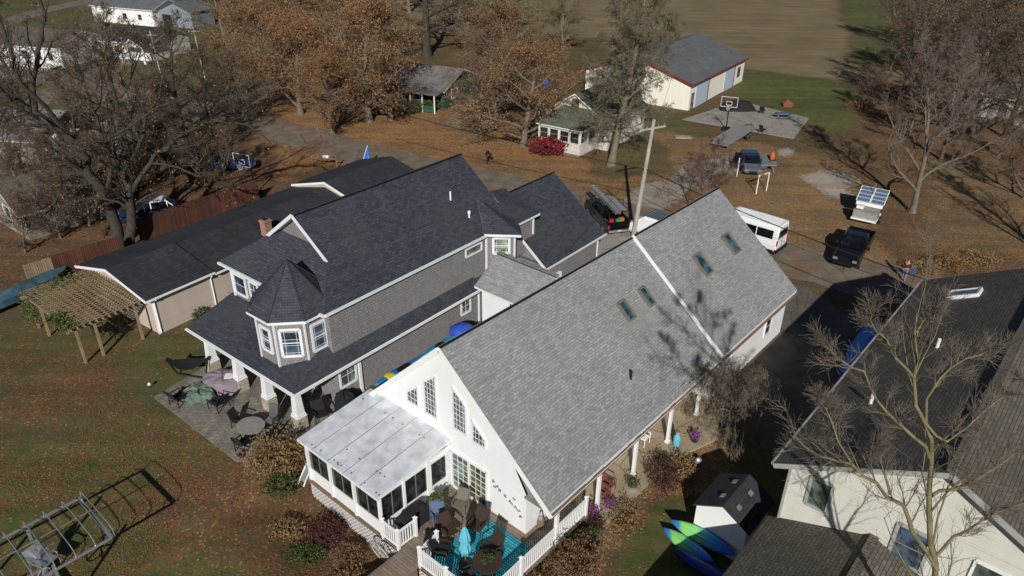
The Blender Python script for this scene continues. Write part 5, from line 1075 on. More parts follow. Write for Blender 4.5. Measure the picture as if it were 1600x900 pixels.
sf = g2d(1176, 268, .6)-g2d(1167, 240, .9); sf.normalize()
car('silver-blue SUV with all its doors open facing the road', g2d(1172, 256, .6), sf, 'silverpaint', roofmat='bluepaint', doors=True)
car('dark blue car in the tree shade nearest the basketball hoop', g2d(362, 254, .7), Vector((1, .25, 0)), 'bluepaint', 'cars parked in the oak shade')
car('grey car in the tree shade left of the dark blue car', g2d(290, 245, .7), Vector((.6, -.8, 0)), 'silverpaint', 'cars parked in the oak shade')
car('white and blue car behind the brown fence beside the oak trunks', g2d(232, 328, .8), Vector((-.9, -.5, 0)), 'bluepaint', 'cars parked in the oak shade', roofmat='whitepaint')
# flatbed trailer
p, q = g2d(1130, 221, .6), g2d(1168, 197, .6); d = (q-p).normalized()
t = vthing('flatbed_trailer', 'grey flatbed car trailer with pale ramp end beside the concrete slab', 'trailer', (p+q)/2, -d)
Lh = (q-p).length/2; part(t, 'bed', [(-1.05, 1.05, -Lh, Lh, .55, .65)], 'greytable'); mb = MB()
for x in (-1.08, 1.08): mb.bar((x, -Lh, .66), (x, Lh, .66), .07, .14)
mk('side_rail', mb, 'alu', t); mb = MB(); mb.prism([(-1, Lh, .64), (1, Lh, .64), (1, Lh+1.0, .5), (-1, Lh+1.0, .5)], (0, 0, -.06)); mk('ramp', mb, 'alu', t); wheels(t, (-1.3, -.5), 1.28, .34, .2)
mb = MB(); mb.bar((-.7, -Lh, .55), (0, -Lh-1.3, .5), .08, .08); mb.bar((.7, -Lh, .55), (0, -Lh-1.3, .5), .08, .08); mk('tongue', mb, 'black', t)
# solar / light trailer
pq = g2d(1353, 336, .6); t = vthing('panel_trailer', 'white equipment trailer with two tilted blue panels and a thin mast', 'trailer', pq, f2)
part(t, 'cabinet', [(-.95, .95, -.5, .75, .5, 1.15)], 'greytable'); part(t, 'chassis', [(-1.0, 1.0, -1.4, 1.0, .4, .5)], 'white'); part(t, 'battery_box', [(.25, .8, .1, .6, 1.26, 1.5)], 'white')
mb = MB(); mb.box(-1.05, 1.05, -.56, -.5, 1.2, 1.5); mk('crossbar', mb, 'white', t)
for x0 in (-1.1, .04):
    mb = MB(); mb.prism([(x0, -.5, 1.55), (x0+1.06, -.5, 1.55), (x0+1.06, -2.1, 2.35), (x0, -2.1, 2.35)], (0, 0, -.05)); pn = mk('solar_panel', mb, 'slateblue', t)
    mb = MB()
    for k in range(5): mb.bar((x0, -.5-.4*k, 1.57+.2*k), (x0+1.06, -.5-.4*k, 1.57+.2*k), .05, .02)
    for x in (x0, x0+1.06): mb.bar((x, -.5, 1.56), (x, -2.1, 2.36), .05, .06)
    mk('panel_frame', mb, 'white', pn)
mb = MB(); mb.tube([(0, -1.4, .5), (0, -1.4, 3.0)], .03, 6); mk('mast', mb, 'alu', t); wheels(t, (-.3,), 1.2, .32, .18)
# boats
M['paleblue'] = plain('pale_blue_tarp', (.06, .12, .16), .55, var=.6, scale=1.3)
bd = g2d(75, 427, 1)-g2d(5, 460, 1); bd.normalize(); bc = g2d(38, 447, .9)
t = vthing('covered_boat', 'long boat on a trailer under a blue-grey tarp by the fence', 'boat', bc, bd); mb = MB()
mb.loft([[(-w_, y, z0), (w_, y, z0), (w_*1.05, y, .9), (0, y, zt), (-w_*1.05, y, .9)] for y, w_, z0, zt in ((-3.0, .5, .6, 1.0), (-2, .65, .45, 1.2), (0, .7, .4, 1.25), (2, .6, .5, 1.15), (2.8, .35, .7, 1.0), (3.2, .08, .85, .95))]); mk('tarp_cover', mb, 'paleblue', t)
mb = MB(); mb.loft([[(-w_, y, z0), (w_, y, z0), (w_*1.02, y, .62), (-w_*1.02, y, .62)] for y, w_, z0 in ((-2.9, .45, .35), (0, .62, .3), (2.3, .42, .4), (2.9, .08, .55))]); mk('hull', mb, 'navy', t); wheels(t, (-.8,), 1.05, .3, .18)
t = vthing('red_canoe', 'red canoe lying beside the covered boat and pergola', 'canoe', g2d(20, 463, .3), bd); mb = MB(); mb.loft([[(-w_, y, .1), (w_, y, .1), (w_*1.3, y, .5), (-w_*1.3, y, .5)] for y, w_ in ((-2.4, .04), (-1.5, .3), (0, .38), (1.5, .3), (2.4, .04))]); mk('hull', mb, 'red', t); mb = MB(); mb.bar((-.5, -1.5, .53), (-.5, 1.5, .53), .04, .04); mb.bar((.5, -1.5, .53), (.5, 1.5, .53), .04, .04); mk('gunwale', mb, 'red', t)
def kayak(label, c, ax, up, L_, w_, mats_, group, ck_=True):
    ax = Vector(ax).normalized(); up = Vector(up).normalized(); sx = ax.cross(up).normalized(); up = sx.cross(ax); c = Vector(c); mb = MB(); n_ = 12; rings = []
    for k in range(n_+1):
        s_ = k/n_*2-1; ww = w_*max(.04, (1-abs(s_)**2.6)); hh = w_*.38*max(.15, (1-abs(s_)**4)); o = c+ax*s_*L_/2+up*(.12*s_*s_); rings.append([o+sx*ww*math.cos(a)+up*hh*math.sin(a) for a in [2*math.pi*j/10 for j in range(10)]])
    t = bpy.data.objects.new('kayak', None); C.objects.link(t); t.location = (c.x, c.y, 0); OFF[t] = (c.x, c.y, 0); tag(t, label, 'kayak', group)
    mb.loft(rings)
    o = mk('hull', mb, mats_, t, smooth=True); mb = MB()
    if not ck_:
        mb.bar(c-ax*L_*.42+up*w_*.36, c+ax*L_*.42+up*w_*.36, .05, .05); mk('keel', mb, mats_, t); return t
    ck = [c+ax*(.42*math.cos(a)*L_*.28)+sx*(w_*.5*math.sin(a))+up*(w_*.40) for a in [2*math.pi*j/14 for j in range(14)]]
    mb.tube(ck+[ck[0]], .03, 6, caps=False); mk('cockpit_rim', mb, 'black', t); mb = MB(); mb.face([p+up*.004 for p in ck]); mk('cockpit', mb, 'black', t)
    return t
def kgrad(name, stops, axis_len):
    m, n_, b_ = newmat(name); tc_ = N(n_, 'ShaderNodeTexCoord'); s_ = N(n_, 'ShaderNodeSeparateXYZ'); n_.links.new(tc_.outputs['Generated'], s_.inputs[0]); r = N(n_, 'ShaderNodeValToRGB'); e_ = r.color_ramp.elements
    e_[0].position = stops[0][0]; e_[0].color = c4(stops[0][1]); e_[1].position = stops[-1][0]; e_[1].color = c4(stops[-1][1])
    for p_, c_ in stops[1:-1]: x = e_.new(p_); x.color = c4(c_)
    n_.links.new(s_.outputs[0], r.inputs[0]); n_.links.new(r.outputs[0], b_.inputs['Base Color']); b_.inputs['Roughness'].default_value = .35; M[name] = m
kgrad('kayak_green_blue', [(.0, (.02, .12, .35)), (.14, (.04, .22, .4)), (.2, (.22, .55, .12)), (.42, (.2, .6, .2)), (.6, (.02, .3, .55)), (.8, (.01, .12, .6))], 1)
kgrad('kayak_blue_yellow', [(0, (.01, .24, .60)), (.25, (.01, .26, .62)), (.4, (.01, .28, .62)), (.55, (.01, .3, .6)), (.8, (.02, .35, .65))], 1)
K1, K2 = FW.w(-9.75, 22.35, .62), FW.w(-7.1, 22.45, .62)
upk = (-FW.A*.75+Vector((0, 0, .65)))
kayak('green and blue kayak leaning on the white shed, the upper one', (K1+K2)/2, K2-K1, upk, 3.1, .34, 'kayak_green_blue', 'kayaks by the shed', False)
K1, K2 = FW.w(-9.9, 21.95, .3), FW.w(-7.7, 21.75, .3); kayak('green and blue kayak on the grass below the upper one by the shed', (K1+K2)/2, K2-K1, Vector((0, 0, 1))-FW.A*.4, 2.6, .33, 'kayak_green_blue', 'kayaks by the shed', False)
K1, K2 = FW.w(-8.9, 21.3, .25), FW.w(-6.5, 21.4, .25); M['indigo'] = plain('indigo_plastic', (.01, .03, .28), .4); kayak('dark indigo kayak in the shadow below the two green and blue ones', (K1+K2)/2, K2-K1, Vector((0, 0, 1)), 2.9, .33, 'indigo', 'kayaks by the shed', False)
K1, K2 = FW.w(-26.3, 19.3, 1.42), FW.w(-26.35, 23.6, 1.42); ky = kayak('bright blue kayak with yellow deck patch between the two big houses', (K1+K2)/2, K2-K1, Vector((0, 0, 1)), 4.3, .4, 'blueplastic', 'kayaks between the houses')
mb = MB(); cc = (K1*.74+K2*.26); mb.ball((cc.x, cc.y, cc.z+.14), (.32, .32, .05), 14, 6); mk('deck_patch', mb, 'yellow', ky)
K1, K2 = FW.w(-26.2, 22.6, 1.55), FW.w(-26.4, 25.8, 1.55); M['cyan'] = plain('azure_plastic', (.01, .32, .62), .35); kayak('azure blue kayak behind the bright blue one, next to the grey wall', (K1+K2)/2, K2-K1, Vector((0, 0, 1)), 3.2, .42, 'cyan', 'kayaks between the houses')
mb = MB(); cc = FW.w(-26.6, 26.3, 1.5)
ring = [[(cc.x+r*math.cos(a), cc.y+r*.95*math.sin(a), cc.z+z) for a in [2*math.pi*j/20 for j in range(20)]] for r, z in ((.7, -.5), (.78, -.1), (.75, .2), (.5, .4), (.05, .47))]
t = bpy.data.objects.new('round_tub', None); C.objects.link(t); t.location = (cc.x, cc.y, 0); OFF[t] = (cc.x, cc.y, 0); tag(t, 'upturned royal blue round tub with pink rim between the houses', 'tub'); mb.loft(ring); M['royal'] = plain('royal_blue_plastic', (.03, .09, .50), .4); mk('shell', mb, 'royal', t, smooth=True); mb = MB(); mb.tube([(cc.x+.79*math.cos(a), cc.y+.76*math.sin(a), cc.z-.1) for a in [2*math.pi*j/20 for j in range(21)]], .03, 6, caps=False); M['pink'] = plain('pink_plastic', (.6, .1, .25), .5); mk('rim', mb, 'pink', t)
for z0 in (0,):
    mb = MB(); 
    for s_ in (20.2, 22.6, 24.6, 26.4): p = FW.w(-26.35, s_); mb.bar((p.x-.4, p.y, 1.18), (p.x+.4, p.y, 1.18), .08, .08); mb.bar((p.x-.4, p.y, 0), (p.x-.4, p.y, 1.3), .08, .08); mb.bar((p.x+.4, p.y, 0), (p.x+.4, p.y, 1.3), .08, .08)
    a_, b_ = FW.w(-26.35, 20), FW.w(-26.35, 26.6); mb.bar((a_.x, a_.y, 1.12), (b_.x, b_.y, 1.12), .06, .06)
    solo('kayak_rack', mb, 'wood', 'low timber rack carrying the kayaks between the two houses', 'rack', W0, FW.w(-26.85, 23).x, FW.w(-26.85, 23).y)
# ================================================================ YARD THINGS
def wt(name, label, cat, x, y, group=None):
    o = bpy.data.objects.new(name, None); C.objects.link(o); o.location = (x, y, 0); OFF[o] = (x, y, 0); return tag(o, label, cat, group)
# utility pole
pb0 = G(989, 372); pt0 = Vector((pb0.x+.75, pb0.y+.1, 9.7)); t = wt('utility_pole', 'weathered grey utility pole with crossarm and street side wires behind the white house', 'utility pole', pb0.x, pb0.y)
mb = MB(); mb.tube([(pb0.x, pb0.y, -.1), tuple(pt0)], [.2, .13], 10); mk('pole', mb, 'poleconcrete', t)
rd = Vector((.85, -.53, 0)); ca = pb0.lerp(pt0, .93)
mb = MB(); cr_ = Vector((.93, .36, .06)); mb.bar(ca-cr_*1.1, ca+cr_*1.1, .1, .12); mk('crossarm', mb, 'poleconcrete', t)
for s_ in (-1, -.5, .5, 1): c_ = ca+cr_*s_; mb = MB(); mb.cyl(c_.x, c_.y, c_.z+.05, c_.z+.22, .05, .035, 8); mk('insulator', mb, 'alu', t)
cm = pb0.lerp(pt0, .6); mb = MB(); mb.bar(cm-cr_*.25, cm+cr_*.25, .09, .1); mk('cable_bracket', mb, 'wire', t)
def cable(label, a, b, sag, r=.016, group='overhead cables'):
    a, b = Vector(a), Vector(b); P = [a.lerp(b, k/24)-Vector((0, 0, sag*4*(k/24)*(1-k/24))) for k in range(25)]; mb = MB(); mb.tube(P, r, 5, caps=False)
    o = solo('overhead_cable', mb, 'wire', label, 'cable', W0, a.x, a.y, 0, group); return o
cable('thick overhead cable running left from the pole across the leafy verge', cm, G(560, 160, 7.5), .3, .032)
cable('thick overhead cable running right from the pole above the pickup and person', cm, G(1640, 500, 7.0), .5, .032)
cable('lower cable running right from the pole above the white van', pb0.lerp(pt0, .5), G(1500, 475, 4.6), .4, .014)
cable('thin service cable from the pole down to the grey house meter wall', pb0.lerp(pt0, .75), FD.w(-24.9, 36.5, 2.9), .3, .012)
cable('thin service cable from the pole to the far side of the road near the farmhouse', ca, G(1050, 120, 6), .5, .012)
for k, (u, v, hh) in enumerate(((255, 130, 7), (320, 122, 7))):
    q = G(u, v); t = wt('utility_pole', ['slim grey pole among bare branches left of the white garage house', 'second slim grey pole on the top left lawn, further right'][k], 'utility pole', q.x, q.y, 'slim poles on the far lawn'); mb = MB(); mb.tube([(q.x, q.y, 0), (q.x-.3, q.y, hh)], [.13, .09], 8); mk('pole', mb, 'poleconcrete', t); mb = MB(); mb.bar((q.x-1.1, q.y, hh-.5), (q.x+.6, q.y, hh-.5), .08, .1); mk('crossarm', mb, 'poleconcrete', t)
# basketball hoops
def hoop(label, base, az_, h=3.05, col='white'):
    fr = Frame(az_); l = fr.l(base); t = thing('basketball_hoop', label, 'basketball hoop', fr, l[0], l[1], 0, 'basketball hoops'); b_, a_ = l[0], l[1]
    mb = MB(); mb.tube([(b_, a_, .1), (b_, a_, h-.6), (b_, a_-.9, h+.3)], .07, 8); mk('pole', mb, 'black', t); mb = MB(); mb.box(b_-.45, b_+.45, a_-.5, a_+.6, .02, .25); mk('base', mb, 'black', t)
    mb = MB(); y = a_-.95
    for p_, q_ in (((-.9, h-.1), (.9, h-.1)), ((.9, h-.1), (.9, h+1.0)), ((.9, h+1), (-.9, h+1)), ((-.9, h+1), (-.9, h-.1)), ((-.3, h+.1), (.3, h+.1)), ((.3, h+.1), (.3, h+.5)), ((.3, h+.5), (-.3, h+.5)), ((-.3, h+.5), (-.3, h+.1))): mb.bar((b_+p_[0], y, p_[1]), (b_+q_[0], y, q_[1]), .04, .045)
    bo = mk('backboard', mb, 'trim', t)
    mb = MB(); mb.tube([(b_+.23*math.cos(a), y-.28+.23*math.sin(a), h) for a in [2*math.pi*j/16 for j in range(17)]], .015, 5, caps=False); mk('rim', mb, 'orange', t)
    mb = MB()
    for j in range(10):
        a = 2*math.pi*j/10; mb.bar((b_+.23*math.cos(a), y-.28+.23*math.sin(a), h), (b_+.13*math.cos(a+.5), y-.28+.13*math.sin(a+.5), h-.42), .012, .012)
    mk('net', mb, 'white', t)
hoop('basketball hoop on the concrete slab beside the barn', G(1134, 203), 20)
hoop('basketball hoop at the end of the brown board fence in front of shaded cars', G(399, 303), 25)
# black tarp pile, table, chairs at the barn slab
def solid(name, label, cat, x, y, items, group=None):
    t = wt(name, label, cat, x, y, group)
    for nm, fn, mt in items: mb = MB(); fn(mb); mk(nm, mb, mt, t)
    return t
q = G(1152, 172)
def tarp(mb):
    rg_ = random.Random(3); rings = []
    for k in range(9):
        s_ = k/8*2-1; hh = 1.2*(1-s_**4)*(.85+.2*rg_.random())+.1; ww = 1.0*(1-.25*s_*s_); rings.append([(q.x+s_*2.3, q.y+ww*math.cos(a)*(.9+.2*rg_.random()), max(.02, hh*math.sin(a))) for a in [math.pi*j/8 for j in range(9)]])
    mb.loft(rings)
solid('covered_trailer', 'low vehicle under a black tarp beneath the basketball hoop', 'trailer', q.x, q.y, [('cover', tarp, 'blackcloth')])
def chairparts(x, y, r, mat, fm='darkmetal', s=1.0, hb=.55):
    "returns part builders for an armchair at x,y facing r (radians clockwise from +Y), seat .42 high"
    fx, fy = math.sin(r), math.cos(r); rx, ry = fy, -fx
    P = lambda a, b_, z: (x+(rx*a+fx*b_)*s, y+(ry*a+fy*b_)*s, z)
    def seat(mb): mb.prism([P(-.26, -.25, .44), P(.26, -.25, .44), P(.26, .28, .47), P(-.26, .28, .47)], (0, 0, -.05))
    def back(mb): mb.prism([P(-.26, -.24, .46), P(.26, -.24, .46), P(.25, -.44, .46+hb), P(-.25, -.44, .46+hb)], (fx*.04, fy*.04, .01))
    def frame(mb):
        for a in (-.29, .29):
            mb.bar(P(a, .26, 0), P(a, .26, .64), .035, .035); mb.bar(P(a, -.3, 0), P(a, -.26, .64), .035, .035); mb.bar(P(a, .28, .65), P(a, -.32, .65), .05, .035); mb.bar(P(a, -.26, .5), P(a*.9, -.46, .47+hb), .03, .03)
        mb.bar(P(-.29, -.28, .3), P(.29, -.28, .3), .03, .03)
    return [('seat', seat, mat), ('backrest', back, mat), ('arm_frame', frame, fm)]
def chair(label, p, r, mat, fm='darkmetal', z=0, group=None, s=1.0, hb=.55, name='patio_chair'):
    t = solid(name, label, 'chair', p.x, p.y, chairparts(p.x, p.y, r, mat, fm, s, hb), group); t.location.z = z; return t
def table(label, p, r, h, top, leg, z=0, name='patio_table', cat='table', oval=1.0, ang=0):
    t = wt(name, label, cat, p.x, p.y); t.location.z = z; mb = MB(); c_, s_ = math.cos(ang), math.sin(ang)
    pts = [(p.x+r*(math.cos(a)*oval*c_-math.sin(a)*s_), p.y+r*(math.cos(a)*oval*s_+math.sin(a)*c_), h) for a in [2*math.pi*j/24 for j in range(24)]]; mb.prism(pts, (0, 0, -.04)); mk('tabletop', mb, top, t)
    for k in range(4):
        a = math.pi/4+k*math.pi/2; mb = MB(); mb.tube([(p.x+r*.3*math.cos(a), p.y+r*.3*math.sin(a), h-.04), (p.x+r*.75*math.cos(a), p.y+r*.75*math.sin(a), 0)], .025, 6); mk('leg', mb, leg, t)
    return t
# barn slab seats and picnic table
chair('dark garden chair on the slab left of the picnic table', G(1190, 178), .5, 'black', group='dark chairs on the barn slab'); chair('dark folding chair at the slab edge by the flatbed trailer', G(1191, 208), 1, 'brownwicker', group='dark chairs on the barn slab')
q = G(1224, 186)
def pt_(mb): mb.box(q.x-1.0, q.x+1.0, q.y-.4, q.y+.4, .7, .76)
t = solid('picnic_table', 'blue-grey picnic table with benches on the concrete slab', 'picnic table', q.x, q.y, [('tabletop', pt_, 'slateblue')])
for s_ in (-1, 1):
    mb = MB(); mb.box(q.x-1, q.x+1, q.y+s_*.75-.13, q.y+s_*.75+.13, .42, .47); mk('bench', mb, 'slateblue', t); mb = MB(); mb.bar((q.x+s_*.7, q.y-.75, 0), (q.x+s_*.7, q.y+.3, .7), .06, .08); mb.bar((q.x+s_*.7, q.y+.75, 0), (q.x+s_*.7, q.y-.3, .7), .06, .08); mk('leg', mb, 'alu', t)
q = G(1229, 166); solid('kids_slide', 'faded red toy house on the grass beyond the picnic table', 'toy', q.x, q.y, [('walls', lambda mb: mb.box(q.x-.6, q.x+.6, q.y-.5, q.y+.5, 0, .4), 'terracotta'), ('top', lambda mb: mb.face([(q.x-.7, q.y-.55, .4), (q.x+.7, q.y-.55, .4), (q.x, q.y, .9)]), 'terracotta')])
q = G(1206, 250); solid('hooded_tool', 'bright orange hooded item on the table by the silver-blue SUV', 'equipment', q.x, q.y, [('body', lambda mb: mb.lathe(q.x, q.y, [(.02, .1), (.22, .1), (.25, .4), (.15, .8), (.02, .9)], 10), 'orange'), ('foot', lambda mb: mb.box(q.x-.3, q.x+.3, q.y-.3, q.y+.3, 0, .1), 'black')])
q = G(1196, 268); solid('folding_table', 'pale folding table beside the open SUV', 'table', q.x, q.y, [('tabletop', lambda mb: mb.box(q.x-1.1, q.x+.9, q.y-.4, q.y+.4, .72, .78), 'alu')]+[('leg', (lambda mb, a=a: mb.bar((q.x+a, q.y-.3, 0), (q.x+a, q.y+.3, .72), .05, .05)), 'alu') for a in (-.9, .7)])
# wagon wheel arch by the road
q1, q2 = G(1181, 303), G(1197, 298); t = wt('garden_arch', 'white post frame with a hanging wagon wheel near the gravel drive', 'arch', q1.x, q1.y)
for p in (q1, q2, G(1151, 276)): mb = MB(); mb.bar((p.x, p.y, 0), (p.x, p.y, 1.9 if p != q2 else 1.8), .08, .08); mk('post', mb, 'trim', t)
mb = MB(); mb.bar((q1.x, q1.y, 1.8), (q2.x, q2.y, 1.78), .1, .1); mk('beam', mb, 'trim', t)
def spoked(mb, c, r, n=8, ax='y', t_=.03):
    f = (lambda a, k: (c[0]+k*math.cos(a), c[1], c[2]+k*math.sin(a))); mb.tube([f(2*math.pi*j/20, r) for j in range(21)], t_, 5, caps=False)
    for j in range(n): mb.bar(c, f(2*math.pi*j/n, r), t_, t_)
mb = MB(); spoked(mb, (q1.x+.3, q1.y-.1, 1.9), .45); mk('wagon_wheel', mb, 'wood', t)
# mailboxes, flag
q = G(527, 263); solid('mailbox_stand', 'twin mailboxes on a timber rail with two white tubes beside the road', 'mailbox', q.x, q.y, [('post', lambda mb: mb.bar((q.x, q.y, 0), (q.x, q.y, 1.35), .12, .12), 'wood'), ('rail', lambda mb: mb.bar((q.x-2.6, q.y+.5, .95), (q.x+.1, q.y, .95), .1, .1), 'wood'), ('newspaper_tube', lambda mb: mb.tube([(q.x-1.3, q.y+.1, 1.15), (q.x-.7, q.y-.1, 1.2)], .16, 8), 'white'), ('end_post', lambda mb: mb.bar((q.x-2.55, q.y+.5, 0), (q.x-2.55, q.y+.5, 1.1), .12, .12), 'wood')])
q = G(761, 257); solid('mailbox', 'black mailbox with paper box on a post beside the road verge', 'mailbox', q.x, q.y, [('post', lambda mb: mb.bar((q.x, q.y, 0), (q.x, q.y, 1.05), .1, .1), 'black'), ('box', lambda mb: mb.tube([(q.x-.05, q.y-.3, 1.2), (q.x+.1, q.y+.3, 1.2)], .17, 8), 'black'), ('paper_box', lambda mb: mb.box(q.x+.2, q.x+.45, q.y-.3, q.y+.2, 1.0, 1.15), 'black')])
q = G(571, 262); M['flagblue'] = plain('flag_blue', (.01, .13, .55), .7)
t = wt('feather_flag', 'bright blue triangular flag on a white pole beside the road', 'flag', q.x, q.y); mb = MB(); mb.tube([(q.x-.4, q.y, 0), (q.x+.05, q.y, 1.4), (q.x+.4, q.y, 2.3)], .03, 6); mk('pole', mb, 'white', t)
mb = MB(); mb.prism([(q.x-.2, q.y, .6), (q.x+.45, q.y-.05, .55), (q.x+.5, q.y+.05, 1.4), (q.x+.4, q.y, 2.25), (q.x+.1, q.y, 1.5)], (0, .03, 0)); fl = mk('cloth', mb, 'flagblue', t)
mb = MB()
for z_ in (1.45, 1.15, .95, .8): mb.bar((q.x+.36, q.y-.04, z_), (q.x+.42, q.y-.04, z_+.12), .02, .02)
mk('white_mark', mb, 'white', fl)
# dustbin etc near green house
q = G(704, 163); solid('pink_bin', 'small pale pink bin on the leaves right of the green house', 'bin', q.x, q.y, [('body', lambda mb: mb.lathe(q.x, q.y, [(.25, 0), (.32, .8)], 10), 'purple'), ('lid', lambda mb: mb.lathe(q.x, q.y, [(.34, .8), (.3, .9), (.05, .95)], 10), 'pink')])
q = G(779, 128); solid('green_tarp_pile', 'dark green covered pile on the lawn between oak trunks', 'pile', q.x, q.y, [('cover', lambda mb: mb.ball((q.x, q.y, .6), (.9, 1.2, .9), 12, 8), 'greenwall')])
q = G(853, 138); solid('blue_barrel', 'small bright blue object behind the farmhouse gable', 'barrel', q.x, q.y, [('body', lambda mb: mb.lathe(q.x, q.y, [(.4, 0), (.5, 1.0), (.45, 1.2)], 10), 'flagblue'), ('lid', lambda mb: mb.lathe(q.x, q.y, [(.46, 1.2), (.1, 1.25)], 10), 'flagblue')])
q = G(1067, 215); solid('stepping_slab', 'pale slab lying on the grass near the farmhouse', 'slab', q.x, q.y, [('slab', lambda mb: mb.box(q.x-.9, q.x+.9, q.y-.4, q.y+.4, 0, .15), 'concrete')])
q = G(101, 222, 1.5); solid('playhouse', 'small turquoise kiosk with white roof under the oak limb', 'playhouse', q.x, q.y, [('walls', lambda mb: mb.box(q.x-1, q.x+1, q.y-.7, q.y+.7, 0, 2.2), 'turq'), ('roof', lambda mb: mb.prism([(q.x-1.3, q.y-1, 2.2), (q.x+1.3, q.y-1, 2.2), (q.x+1.3, q.y+1, 2.6), (q.x-1.3, q.y+1, 2.6)], (0, 0, -.1)), 'white')])
# patio furniture (grey house)
pw = lambda b_, a_, z=0: FD.w(b_, a_, z)
tp = pw(-28.55, 14.85); table('round grey stone patio table on the paved terrace', tp, .66, .74, 'greytable', 'darkmetal', .05, oval=1.15, ang=-.6)
chair('grey mesh patio chair with high back right of the round table', pw(-28.45, 15.95), R(200), 'rim', z=.05, group='chairs around the round patio table', hb=.75)
chair('dark slatted patio chair below the round table', pw(-28.05, 14.0), R(20), 'darkmetal', z=.05, group='chairs around the round patio table')
chair('grey patio chair tucked left of the round table', pw(-29.75, 14.9), R(110), 'darkmetal', z=.05, group='chairs around the round patio table')
chair('dark chair against the sunroom hedge right of the round table', pw(-27.5, 15.1), R(280), 'blackcloth', z=.05, group='chairs around the round patio table')
chair('bulky black wicker armchair at the lower left terrace corner', pw(-34.0, 14.0), R(30), 'blackcloth', 'black', .05, 'black wicker armchairs on the terrace', 1.3)
chair('bulky black wicker armchair between the green cloth and round table', pw(-32.0, 15.1), R(300), 'blackcloth', 'black', .05, 'black wicker armchairs on the terrace', 1.35)
def rag(label, c, rx, ry, h, mat, name, cat, seed=1, fo=.1, jz=.02):
    rg_ = random.Random(seed); t = wt(name, label, cat, c.x, c.y); n_ = 26; prof = [(0.02, h), (.5, h*1.02), (.8, h*.97), (.97, h*.9), (1.05, h*.45), (1.15, .08)]; mb = MB(); ph = rg_.random()*6
    mb.loft([[(c.x+rx*r_*(1+fo*math.sin(5*a+ph)*r_)*math.cos(a), c.y+ry*r_*(1+fo*1.2*math.sin(4*a+ph)*r_)*math.sin(a), z_*(1+.05*math.sin(7*a))+jz*rg_.random()) for a in [2*math.pi*j/n_ for j in range(n_)]] for r_, z_ in prof]); mk('cover', mb, mat, t, smooth=False); return t
rag('oval table under a mauve cover beside the second porch column', pw(-33.4, 16.35), 1.15, .8, .85, 'purple', 'covered_table', 'table', 2, .025)
rag('crumpled sage green cloth over a low seat between the black armchairs', pw(-33.6, 15.0), .8, .75, .55, 'sage', 'cloth_heap', 'cloth', 5, .2, .16)
cc = pw(-33.0, 16.5); solid('folded_paper', 'folded white cloth lying on the mauve table cover', 'cloth', cc.x, cc.y, [('cloth', lambda mb: mb.prism([(cc.x-.2, cc.y-.25, .93), (cc.x+.25, cc.y-.2, .95), (cc.x+.2, cc.y+.25, .93), (cc.x-.25, cc.y+.2, .94)], (0, 0, -.04)), 'white')])
# hammock frame
h0, h1_, = pw(-36.6, 14.9), pw(-34.9, 16.5); t = wt('hammock_frame', 'black hammock frame with dark netting at the terrace corner', 'hammock', h0.x, h0.y); mb = MB()
mb.tube([tuple(h0+Vector((0, 0, 1.3))), tuple(h0+Vector((.3, .3, .1))), tuple(h1_+Vector((-.3, -.3, .1))), tuple(h1_+Vector((0, 0, 1.4)))], .05, 8); mk('frame', mb, 'black', t)
mb = MB(); d_ = (h1_-h0); s_ = Vector((-d_.y, d_.x, 0)).normalized()
mb.loft([[tuple(h0+d_*f+s_*w_+Vector((0, 0, 1.3-1.9*f*(1-f)+.15*abs(w_)))) for w_ in (-.6*math.sin(math.pi*max(f, .05)), -.2, .2, .6*math.sin(math.pi*max(f, .05)))] for f in [k/10 for k in range(11)]], closed=False, caps=False); mk('netting', mb, 'blackcloth', t)
chair('black chair in porch shade by the patio door', pw(-29.0, 18.0), R(200), 'blackcloth', 'black', .05, 'shaded chairs under the porch'); chair('black lounge chair beside the last porch column', pw(-26.9, 17.9), R(150), 'blackcloth', 'black', .05, 'shaded chairs under the porch', 1.2)
rag('black covered barbecue in the porch shade near the grey wall', pw(-26.6, 19.3), .5, .45, 1.1, 'blackcloth', 'covered_grill', 'grill', 4)
q = pw(-28.4, 17.6); solid('blue_cooler', 'small bright blue cooler under the porch behind the last column', 'cooler', q.x, q.y, [('body', lambda mb: mb.box(q.x-.2, q.x+.2, q.y-.15, q.y+.15, .5, .85), 'blueplastic'), ('lid', lambda mb: mb.box(q.x-.22, q.x+.22, q.y-.17, q.y+.17, .852, .9), 'red'), ('stand', lambda mb: mb.box(q.x-.2, q.x+.2, q.y-.15, q.y+.15, .05, .49), 'wood')])
q = G(235, 607); solid('garden_light', 'small white globe lamp on the lawn beside the terrace corner', 'lamp', q.x, q.y, [('globe', lambda mb: mb.ball((q.x, q.y, .3), (.09, .09, .1), 10, 6), 'white'), ('stake', lambda mb: mb.cyl(q.x, q.y, 0, .22, .02), 'black')])
q = G(377, 716); solid('flower_pot', 'terracotta pot at the lower tip of the paved terrace', 'pot', q.x, q.y, [('pot', lambda mb: mb.lathe(q.x, q.y, [(.1, 0), (.2, .3), (.18, .3), (.02, .25)], 12), 'terracotta'), ('soil', lambda mb: mb.lathe(q.x, q.y, [(.17, .27), (.02, .275)], 12), 'black')])
# under pergola
for k, (b_, a_) in enumerate(((-43.2, 15.2), (-44.2, 14.6))): chair(['dark slatted bench chair in the pergola shade near the garage corner', 'dark bench chair deeper under the pergola'][k], pw(b_, a_), R(40), 'darkmetal', 'darkmetal', 0, 'seats under the pergola', 1.2)
